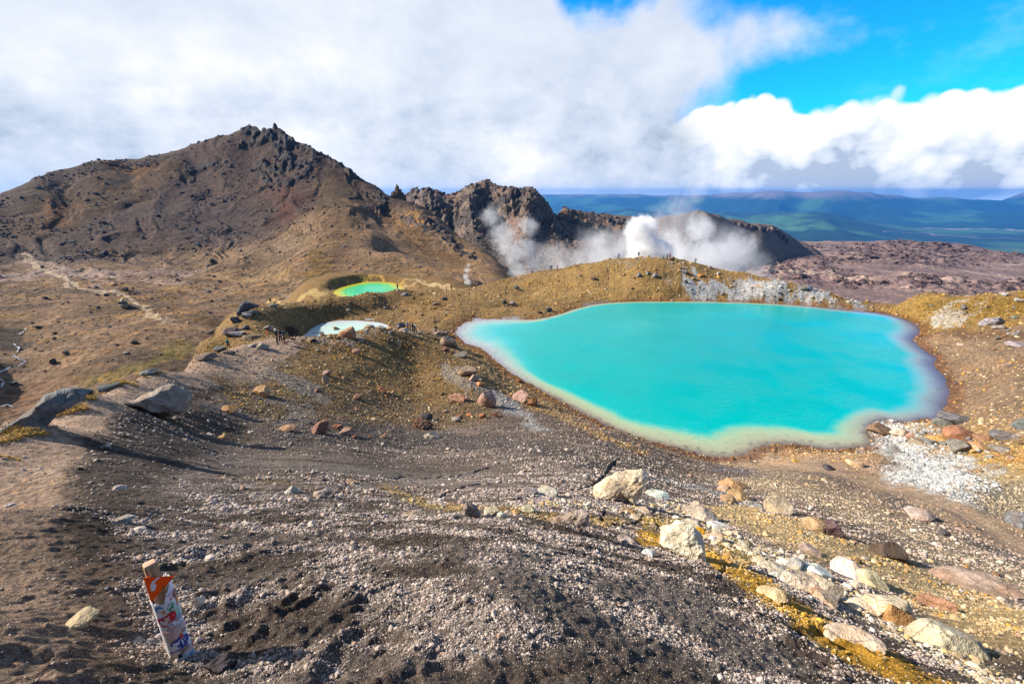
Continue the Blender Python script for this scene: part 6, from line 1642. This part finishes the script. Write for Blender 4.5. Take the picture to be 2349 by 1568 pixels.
# by the green lake
person(912.3, 663.9, 14, 'stand', BLK, BLK, "person in black standing against the green lake with a raised arm", ('hair', (.03, .02, .015)))
person(1023.9, 667, 10, 'walk', REDC, BLK, "person in dark red walking by the yellow rocks", turn=PI / 2)
person(1035.6, 667, 11, 'stand', BLK, BLK, "person in black standing by the yellow rocks", turn=PI)
# along the far crest, left to right
cg = "hikers along the crest of the far ridge"
person(1221, 623.7, 7, 'sit', PURP, BLK, "person in purple sitting lowest on the left of the crest", group=cg)
person(1262.2, 619.7, 12.5, 'stand', GREYC, JEAN, "person in grey with blue jeans on the crest, left one of a close pair", group=cg)
person(1265.6, 619.2, 12.5, 'stand', TEAL, BLK, "person in teal with a white hat on the crest, right one of a close pair", ('hat', WHT_), pack=PURP, group=cg)
person(1278.8, 619.8, 12.5, 'walk', PNK, BLK, "person with a pink jacket and backpack walking on the crest", pack=PNK, turn=PI / 2, group=cg)
person(1419, 593.6, 12.9, 'stand', BLUE, BLK, "person in a bright blue hooded jacket alone on the crest", ('hood', BLUE), group=cg)
person(1464.8, 589.6, 13.5, 'stand', BLK, NAVY, "person in black standing on the highest point of the crest", pack=BLK, turn=PI, group=cg)
person(1460.8, 595.9, 7, 'sit', REDC, BLK, "person in red sitting just below the one on the highest point", group=cg)
person(1521, 594.6, 6, 'sit', GRN, BLK, "person in green sitting left of the brown crest boulder", turn=.6, group=cg)
person(1530, 594.8, 12, 'stand', TEAL, BLK, "person in teal standing beside the brown crest boulder", ('hood', TEAL), group=cg)
person(1536, 592.5, 10, 'stand', REDC, BLK, "person in dark red leaning behind the brown crest boulder", group=cg)
person(1568, 602, 11.5, 'stand', WHT_, GREYC, "person in white on the right part of the crest", group=cg)
person(1594.5, 605.4, 12.5, 'walk', BLK, NAVY, "person in black with walking pole, rightmost on the crest", pack=BLK, turn=-PI / 2, group=cg)
# far down in the valley
vg = "hikers resting on the valley floor"; vj = [(BLK, "black"), (PNK, "pink"), (TEAL, "teal"), (NAVY, "navy"), (GRN, "green"), (BLUE, "bright blue"), (GREYC, "grey"), (BLUE, "blue")]
for i, (jc, nm) in enumerate(vj):
    person(297 + i * 3.4, 675 - (i % 3) * .6, 5.5, ('sit', 'stand', 'stand', 'sit')[i % 4], jc, BLK, f"tiny person in {nm} in the resting group on the valley floor", layer=M, group=vg, start=150)
person(270, 668, 4.8, 'stand', BLK, BLK, "tiny person in black left of a dark boulder on the flat", layer=M, start=150)
person(275, 666.3, 5.5, 'stand', BLK, GREYC, "tiny person in black and grey next to the dark boulder on the flat", layer=M, start=150)
person(372.8, 733.4, 7.8, 'walk', BLK, BLK, "left of two tiny dark hikers on the pale valley track", layer=M, start=120, turn=2.6)
person(377.5, 732.2, 8.3, 'walk', GREYC, BLK, "right of two tiny dark hikers on the pale valley track", layer=M, start=120, turn=2.6)
for i, (a_, b_, w_) in enumerate([(160.6, 652.8, "topmost"), (163, 658.5, "second"), (167, 662.2, "middle"), (172, 663.6, "fourth"), (176, 665, "lowest")]):
    person(a_, b_, 5, 'walk', BLK, BLK, f"{w_} of five tiny dark hikers coming down the far track", layer=M, start=150, group="hikers descending the far valley track")
boulder(288, 667.5, 10, 7, dark, "dark round boulder beside the two hikers on the flat", layer=M, sub=2, start=150)
# walking pole
def pole():
    p = G.hit(1591.5, 605.4)
    if p is None: return
    me = bpy.data.meshes.new("walking_pole"); n = 8; r = .012; L = 1.2
    co = [(r * math.cos(6.283 * i / n) - .0, r * math.sin(6.283 * i / n), z) for z in (0, L) for i in range(n)]
    fill_mesh(me, np.array(co), np.array([(i, (i + 1) % n, n + (i + 1) % n, n + i) for i in range(n)]))
    o = obj_of("walking_pole", me, plain_mat("pole_metal", (.08, .08, .09), .4, .5)); o.location = p; o.rotation_euler = (0, .22, 0)
    o['label'] = "dark walking pole held by the rightmost hiker on the crest"; o['category'] = "walking pole"
pole()
# backpack left on the path beside a tan stone
p = G.hit(721, 783)
bp_ = bpy.data.objects.new("backpack", bpy.data.meshes.new("backpack")); COL.objects.link(bp_)
V_, F_ = ICO[2]; fill_mesh(bp_.data, np.sign(V_) * np.abs(V_) ** .6 * np.array([.26, .17, .15]), F_, True); bp_.data.materials.append(CLOTH); bp_.color = (.01, .012, .02, 1)
bp_.location = p + Vector((0, 0, .12)); bp_['label'] = "black backpack lying on the rim walk beside a tan stone"; bp_['category'] = "backpack"
boulder(712, 783, 20, 10, tan, "tan stone next to the black backpack on the rim walk")

# ================================================================== MARKER POSTS
def lathe_mesh(name, prof, n=24, top=None):
    co = []; fc = []
    for r, z in prof:
        for i in range(n): a = 2 * PI * i / n; co.append((r * math.cos(a), r * math.sin(a), z))
    for k in range(len(prof) - 1):
        for i in range(n): fc.append((k * n + i, k * n + (i + 1) % n, (k + 1) * n + (i + 1) % n, (k + 1) * n + i))
    me = bpy.data.meshes.new(name); fill_mesh(me, np.array(co), np.array(fc)); return me
def marker_post():
    b = G.hit(418, 1503); az = math.atan2(b.x, b.y)
    e = bpy.data.objects.new("marker_post", None); COL.objects.link(e); e.location = b; e.rotation_euler = (R(1.0), R(-1.0), -az); e.scale = (.66, .66, .92)
    e['label'] = "wooden trail post in a white sleeve covered with stickers, orange triangle on top"; e['category'] = "trail marker"
    Hh = .70; wd = .052; dp = .034
    # stake: rounded square timber, chamfered head, checked grain
    wm, t, bs = new_mat("weathered_timber"); co = t.coord()
    g1 = t.noise(t.vm('MULTIPLY', co, (60, 60, 4)), 1.0, 5, .6); g2 = t.noise(t.vm('MULTIPLY', co, (25, 25, 1.5)), 1.0, 3, .6)
    c = t.ramp(g1, [(.3, (.16, .085, .04)), (.5, (.40, .25, .13)), (.7, (.58, .40, .24))]); c = t.mix(t.ss(g2, .60, .66), c, (.06, .035, .02))
    nz = t.n.new('ShaderNodeSeparateXYZ'); t.put(nz.inputs[0], co); c = t.mix(t.ss(nz.outputs[2], Hh - .008, Hh - .002), c, (.62, .36, .22))
    t.put(bs.inputs['Base Color'], c); t.put(bs.inputs['Normal'], t.bump(g1, .5, .004)); bs.inputs['Roughness'].default_value = .8
    wd = .042; n = 32; co_ = []; fc = []
    for z, k in ((-.15, 1), (Hh - .025, 1), (Hh - .008, .97), (Hh - .001, .88), (Hh, .70)):
        for i in range(n):
            a = 2 * PI * i / n; sg = lambda q: math.copysign(abs(q) ** .36, q)
            co_.append((wd * k * sg(math.cos(a)), dp * k * sg(math.sin(a)), z))
    for q in range(4):
        for i in range(n): fc.append((q * n + i, q * n + (i + 1) % n, (q + 1) * n + (i + 1) % n, (q + 1) * n + i))
    me = bpy.data.meshes.new("stake"); bmv = co_ + [(0, 0, Hh)]; me.from_pydata(bmv, [], fc + [(4 * n + i, 4 * n + (i + 1) % n, 5 * n) for i in range(n)])
    for p_ in me.polygons: p_.use_smooth = True
    st = obj_of("stake", me, wm, e); st.rotation_euler = (0, 0, R(8)); st.location = (-.012, 0, 0)
    # sleeve: plastic tube with a torn, dipping rim and real wall thickness
    Rr = .078
    sm, t, bs = new_mat("weathered_white_plastic"); co = t.coord()
    g = t.noise(co, 30, 5, .65); g3 = t.noise(co, 9, 4, .6)
    c = t.mix(t.ss(g, .52, .7), (.80, .78, .78), (.55, .46, .40)); c = t.mix(t.ss(g3, .58, .68), c, (.70, .52, .46)); c = t.mix(t.ss(t.noise(co, 75, 3, .7), .66, .72), c, (.10, .09, .08))
    t.put(bs.inputs['Base Color'], c); bs.inputs['Roughness'].default_value = .45; bs.inputs['Specular IOR Level'].default_value = .4; t.put(bs.inputs['Normal'], t.bump(g, .3, .002))
    n = 72; co_ = []; fc = []; rows = 16
    def rim(a):
        # a = 0 toward the viewer (-Y), grows to the right
        return .50 + .045 * math.sin(a) - .05 * math.exp(-((a + .15) / .45) ** 2) + .035 * (1 - math.cos(a)) * .5 + .006 * math.sin(9 * a) + .004 * math.sin(23 * a)
    def wall(rad):
        s0 = len(co_)
        for k in range(rows + 1):
            for i in range(n):
                a = 2 * PI * i / n; aa = (a + PI) % (2 * PI) - PI; z = -.06 + (rim(aa) + .06) * k / rows
                bul = 1 + .014 * math.sin(3 * aa + 9 * z) + .01 * math.sin(5 * aa - 17 * z)
                co_.append((rad * bul * math.sin(a), -rad * bul * math.cos(a) * .96, z))
        return s0
    o0 = wall(Rr); i0 = wall(Rr - .004)
    for k in range(rows):
        for i in range(n):
            j = (i + 1) % n
            fc.append((o0 + k * n + i, o0 + k * n + j, o0 + (k + 1) * n + j, o0 + (k + 1) * n + i)); fc.append((i0 + k * n + j, i0 + k * n + i, i0 + (k + 1) * n + i, i0 + (k + 1) * n + j))
    for i in range(n): j = (i + 1) % n; fc.append((o0 + rows * n + i, o0 + rows * n + j, i0 + rows * n + j, i0 + rows * n + i))
    me = bpy.data.meshes.new("sleeve"); fill_mesh(me, np.array(co_), np.array(fc)); sl = obj_of("sleeve", me, sm, e)
    cache = {}
    def smat(col):
        if col not in cache:
            m, t, bs = new_mat("sticker_print"); co = t.coord(); w = t.noise(co, 55, 4, .7)
            c = t.mix(t.ss(w, .62, .70), (*col, 1), (.76, .74, .72)); c = t.mix(t.ss(t.noise(co, 18, 3, .6), .3, .7), c, t.mix(1.0, c, (.78, .76, .74), 'MULTIPLY'))
            t.put(bs.inputs['Base Color'], c); bs.inputs['Roughness'].default_value = .4; bs.inputs['Specular IOR Level'].default_value = .4; cache[col] = m
        return cache[col]
    lev = [0]
    def wrap(x, z, rad):
        a = x / Rr; bul = 1 + .014 * math.sin(3 * a + 9 * z) + .01 * math.sin(5 * a - 17 * z)
        return (rad * bul * math.sin(a), -rad * bul * math.cos(a) * .96, z)
    def sticker(poly, col, name="sticker", label=None):
        """poly in metres along the wrap (x to the right, z up)"""
        lev[0] += 1; rad = Rr + .0008 + .00028 * lev[0]
        cx = sum(p[0] for p in poly) / len(poly); cz = sum(p[1] for p in poly) / len(poly)
        pts = []
        for (x0, z0), (x1, z1) in zip(poly, poly[1:] + poly[:1]):
            m_ = max(1, int(math.hypot(x1 - x0, z1 - z0) / .006))
            for q in range(m_): pts.append((x0 + (x1 - x0) * q / m_, z0 + (z1 - z0) * q / m_))
        rings = [1, .8, .6, .4, .2]; co_ = []; fc = []; m_ = len(pts)
        for f in rings:
            for x, z in pts: co_.append(wrap(cx + (x - cx) * f, cz + (z - cz) * f, rad))
        co_.append(wrap(cx, cz, rad))
        for k in range(4):
            for i in range(m_): fc.append((k * m_ + i, k * m_ + (i + 1) % m_, (k + 1) * m_ + (i + 1) % m_, (k + 1) * m_ + i))
        fl = [(4 * m_ + i, 4 * m_ + (i + 1) % m_, 5 * m_) for i in range(m_)]
        me = bpy.data.meshes.new(name); me.from_pydata(co_, [], fc + fl)
        o = obj_of(name, me, smat(col), sl)
        if label: o['label'] = label
        return o
    def rect(x, z, w, h, rot=0, jag=0):
        P = [(-w / 2, -h / 2), (w / 2, -h / 2), (w / 2, h / 2), (-w / 2, h / 2)]
        if jag: P = [(px + rnd.uniform(-jag, jag), pz + rnd.uniform(-jag, jag)) for px, pz in [(-w / 2, -h / 2), (-w / 6, -h / 2), (w / 6, -h / 2), (w / 2, -h / 2), (w / 2, 0), (w / 2, h / 2), (w / 6, h / 2), (-w / 6, h / 2), (-w / 2, h / 2), (-w / 2, 0)]]
        c_, s_ = math.cos(rot), math.sin(rot); return [(x + px * c_ - pz * s_, z + px * s_ + pz * c_) for px, pz in P]
    def disc(x, z, r, sq=1.0, n=20): return [(x + r * math.cos(2 * PI * i / n), z + r * sq * math.sin(2 * PI * i / n)) for i in range(n)]
    def words(txt, x, z, size, col, rot=0, name="lettering"):
        lev[0] += 1; rad = Rr + .0008 + .00028 * lev[0]
        cu = bpy.data.curves.new("t", 'FONT'); cu.body = txt; cu.size = size; cu.align_x = 'CENTER'; cu.align_y = 'CENTER'
        o = bpy.data.objects.new("t", cu); COL.objects.link(o); bpy.context.view_layer.update()
        dg = bpy.context.evaluated_depsgraph_get(); me = bpy.data.meshes.new_from_object(o.evaluated_get(dg), depsgraph=dg); bpy.data.objects.remove(o)
        c_, s_ = math.cos(rot), math.sin(rot)
        for v in me.vertices: v.co = wrap(x + v.co.x * c_ - v.co.y * s_, z + v.co.x * s_ + v.co.y * c_, rad)
        me.name = name; obj_of(name, me, smat(col), sl)
    sticker(rect(-.045, .425, .075, .05, .1, .004), (.72, .74, .78)); sticker(disc(-.045, .423, .026, .8), (.05, .22, .50)); sticker(disc(-.040, .416, .017, .7), (.75, .78, .80))
    sticker(rect(-.022, .395, .022, .026, .1), (.70, .34, .12)); sticker(rect(.065, .475, .055, .050, .2, .004), (.70, .55, .62)); sticker(disc(.085, .462, .026, 1.1), (.19, .07, .09)); sticker(disc(.042, .452, .008, .7), (.60, .02, .04))
    sticker(rect(.092, .400, .028, .075, -.05, .003), (.66, .19, .04)); sticker(disc(.102, .365, .020, 1.5), (.68, .70, .68))
    sticker(rect(-.040, .345, .080, .040, .15, .004), (.55, .04, .16)); sticker(rect(.052, .345, .065, .080, .12, .004), (.22, .50, .60)); sticker(rect(.055, .365, .03, .03, .3), (.45, .55, .30))
    sticker(rect(.030, .405, .066, .060, .14), (.80, .80, .80)); sticker(disc(.030, .405, .027, .98), (.01, .28, .10)); sticker(disc(.030, .405, .0215, .98), (.80, .82, .80))
    sticker([(.010, .397), (.022, .405), (.036, .425), (.048, .412), (.038, .402), (.046, .392), (.030, .396), (.022, .386)], (.01, .28, .10)); sticker(disc(.020, .400, .009), (.01, .28, .10)); sticker(disc(.034, .396, .004), (.03, .05, .40))
    sticker(disc(.014, .350, .033, .95), (.55, .015, .03)); sticker(disc(-.036, .322, .030, .9), (.50, .02, .04)); sticker(rect(-.040, .328, .048, .028, -.5, .006), (.76, .70, .62))
    sticker([(-.030, .366), (-.014, .356), (.004, .362), (-.004, .345), (.002, .330), (-.016, .336), (-.032, .330), (-.028, .346)], (.78, .60, .45))
    words("TOJ", -.012, .312, .018, (.82, .80, .76), .5)
    sticker(rect(.030, .300, .104, .036, .12), (.12, .12, .13)); sticker(rect(.030, .300, .099, .031, .12), (.78, .78, .80)); sticker(rect(.045, .306, .045, .018, .12, .002), (.72, .45, .42)); words("MI", -.002, .295, .026, (.03, .03, .035), .12); words("HASHI", .058, .304, .018, (.03, .03, .035), .14)
    sticker(rect(-.003, .274, .072, .018, .1, .002), (.66, .36, .30)); sticker(rect(-.004, .225, .105, .070, .08, .006), (.66, .46, .42)); sticker(rect(.070, .245, .050, .050, .1, .004), (.64, .47, .43)); sticker(rect(.062, .210, .030, .024, .6), (.45, .24, .17))
    sticker(rect(-.018, .182, .060, .020, .12, .006), (.46, .33, .14)); 
    sticker(disc(.012, .147, .070, .60, 28), (.03, .05, .30)); sticker(rect(-.028, .140, .062, .058, .12, .008), (.72, .76, .80)); words("VE", .014, .146, .070, (.80, .82, .84), .12)
    sticker(rect(.002, .136, .020, .020, .3, .004), (.04, .07, .30)); sticker(rect(-.035, .160, .018, .016, .3, .004), (.05, .06, .25)); sticker(rect(-.02, .108, .09, .012, .1, .004), (.10, .14, .42))
    sticker([(.022, .206), (.040, .209), (.037, .195), (.033, .192), (.034, .182), (.044, .176), (.020, .170), (.026, .184)], (.90, .05, .01))
    sticker(rect(.074, .110, .034, .036, .2, .003), (.74, .74, .76)); sticker(rect(.024, .090, .044, .038, .15, .003), (.36, .24, .16)); sticker(rect(-.040, .088, .050, .026, .1, .006), (.66, .62, .50))
    sticker(rect(-.034, .050, .072, .052, .05), (.02, .02, .045)); sticker(rect(-.044, .052, .056, .042, .02, .006), (.64, .62, .48)); sticker(rect(.055, .062, .075, .05, .15, .005), (.66, .44, .40)); sticker(rect(.030, .050, .050, .040, .1, .005), (.68, .66, .66))
    sticker(rect(.100, .075, .030, .055, -.1), (.42, .02, .08)); words("E", .098, .082, .044, (.78, .74, .74), .1); words("1", .088, .078, .034, (.78, .74, .74), .1)
    sticker([(-.04, .020), (.0, .008), (.030, .034), (.070, .040), (.095, .034), (.060, .022), (.02, -.004), (-.02, .004)], (.08, .26, .52)); sticker([(.0, .004), (.04, .022), (.09, .030), (.09, .012), (.03, -.008)], (.20, .60, .72)); sticker(rect(-.05, .0, .05, .016, .1, .002), (.20, .26, .40))
    # orange triangle plate with a pale scuffed arrow
    om, t, bs = new_mat("orange_plate"); co = t.coord(); c = t.mix(t.ss(t.noise(co, 40, 4, .6), .6, .7), (.95, .085, .003), (.80, .06, .003)); t.put(bs.inputs['Base Color'], c); bs.inputs['Roughness'].default_value = .4
    th = .004
    tri = [(-.055, .150), (-.053, 0.0), (.085, .082)]
    def plate(poly, y, mat, name, par, th=th):
        co_ = [(x, y, z) for x, z in poly] + [(x, y + th, z) for x, z in poly]; m_ = len(poly)
        me = bpy.data.meshes.new(name); me.from_pydata(co_, [], [tuple(range(m_)), tuple(range(2 * m_ - 1, m_ - 1, -1))] + [(i, m_ + i, m_ + (i + 1) % m_, (i + 1) % m_) for i in range(m_)])
        return obj_of(name, me, mat, par)
    pl = plate(tri, 0, om, "triangle_plate", e); pl.location = (-.004, -dp - .020, .488); pl.rotation_euler = (R(-3), R(2), R(4)); pl.scale = (1.25, 1, 1.08)
    wmt = plain_mat("worn_white", (.74, .62, .56), .6, .2, .2, 60); dmt = plain_mat("screw_head", (.10, .03, .01), .5, .4)
    plate([(-.040, .060), (-.036, .092), (-.024, .108), (.008, .120), (.016, .112), (-.004, .104), (-.016, .094), (-.008, .080), (-.014, .068), (-.022, .054)], -.0014, wmt, "arrow_mark", pl, .0012)
    for x, z, r_ in ((.020, .048, .0065), (-.038, .128, .003), (.060, .074, .003), (-.002, .030, .003)):
        plate([(x + r_ * math.cos(2 * PI * i / 10), z + r_ * math.sin(2 * PI * i / 10)) for i in range(10)], -.0020, dmt, "screw", pl, .0018)
marker_post()
def thin_marker():
    p = G.hit(617, 783); px = p.length / FPX
    e = bpy.data.objects.new("trail_stake", None); COL.objects.link(e); e.location = p
    e['label'] = "slim blue-grey stake with an orange top left of the three hikers"; e['category'] = "trail stake"
    a = obj_of("stake", lathe_mesh("stake", [(.02, -.1), (.02, 1.0)], 10), plain_mat("blue_grey_paint", (.28, .34, .45)), e)
    me = lathe_mesh("orange_tip", [(.055, .85), (.06, 1.28), (.0, 1.36)], 4); b = obj_of("orange_tip", me, plain_mat("orange_paint", (.8, .13, .01)), e)
thin_marker()
# a thin pole standing in the green lake
pg = G.hit(794, 678)
if pg is not None:
    o = obj_of("gauge_pole", lathe_mesh("gauge_pole", [(.05, -.5), (.05, 2.0)], 8), plain_mat("dull_green_paint", (.05, .12, .06))); o.location = pg; o['label'] = "thin dark pole standing at the edge of the green lake"; o['category'] = "pole"
# glinting stream in the valley
def stream():
    co = []; fc = []; g = np.random.default_rng(3)
    for ln in ([(70, 748), (58, 758), (45, 768)], [(32, 790), (45, 800), (36, 812), (28, 820), (44, 826), (60, 830), (50, 838), (28, 842), (14, 850), (0, 856)], [(0, 870), (10, 878), (4, 890)], [(0, 935), (18, 930), (32, 936)]):
        for (u0, v0), (u1, v1) in zip(ln[:-1], ln[1:]):
            a, b_ = M.hit(u0, v0, 120), M.hit(u1, v1, 120)
            if a is None or b_ is None: continue
            w_ = a.length / FPX * .8; n_ = 5
            for q in range(n_):
                if g.random() < .25: continue
                p0 = a.lerp(b_, q / n_); p1 = a.lerp(b_, (q + 1) / n_); d = (p1 - p0).normalized(); sd_ = Vector((-d.y, d.x, 0)) * w_ * g.uniform(.5, 1.6)
                s0 = len(co)
                for P_ in (p0 - sd_, p0 + sd_, p1 + sd_, p1 - sd_): co.append((P_.x, P_.y, float(M.zat(P_.x, P_.y)) + .35))
                fc.append((s0, s0 + 1, s0 + 2, s0 + 3))
    me = bpy.data.meshes.new("stream"); fill_mesh(me, np.array(co), np.array(fc))
    m, t, b = new_mat("stream_water"); b.inputs['Base Color'].default_value = (.40, .44, .52, 1); b.inputs['Roughness'].default_value = .25
    o = obj_of("stream", me, m); o['kind'] = 'structure'
stream()
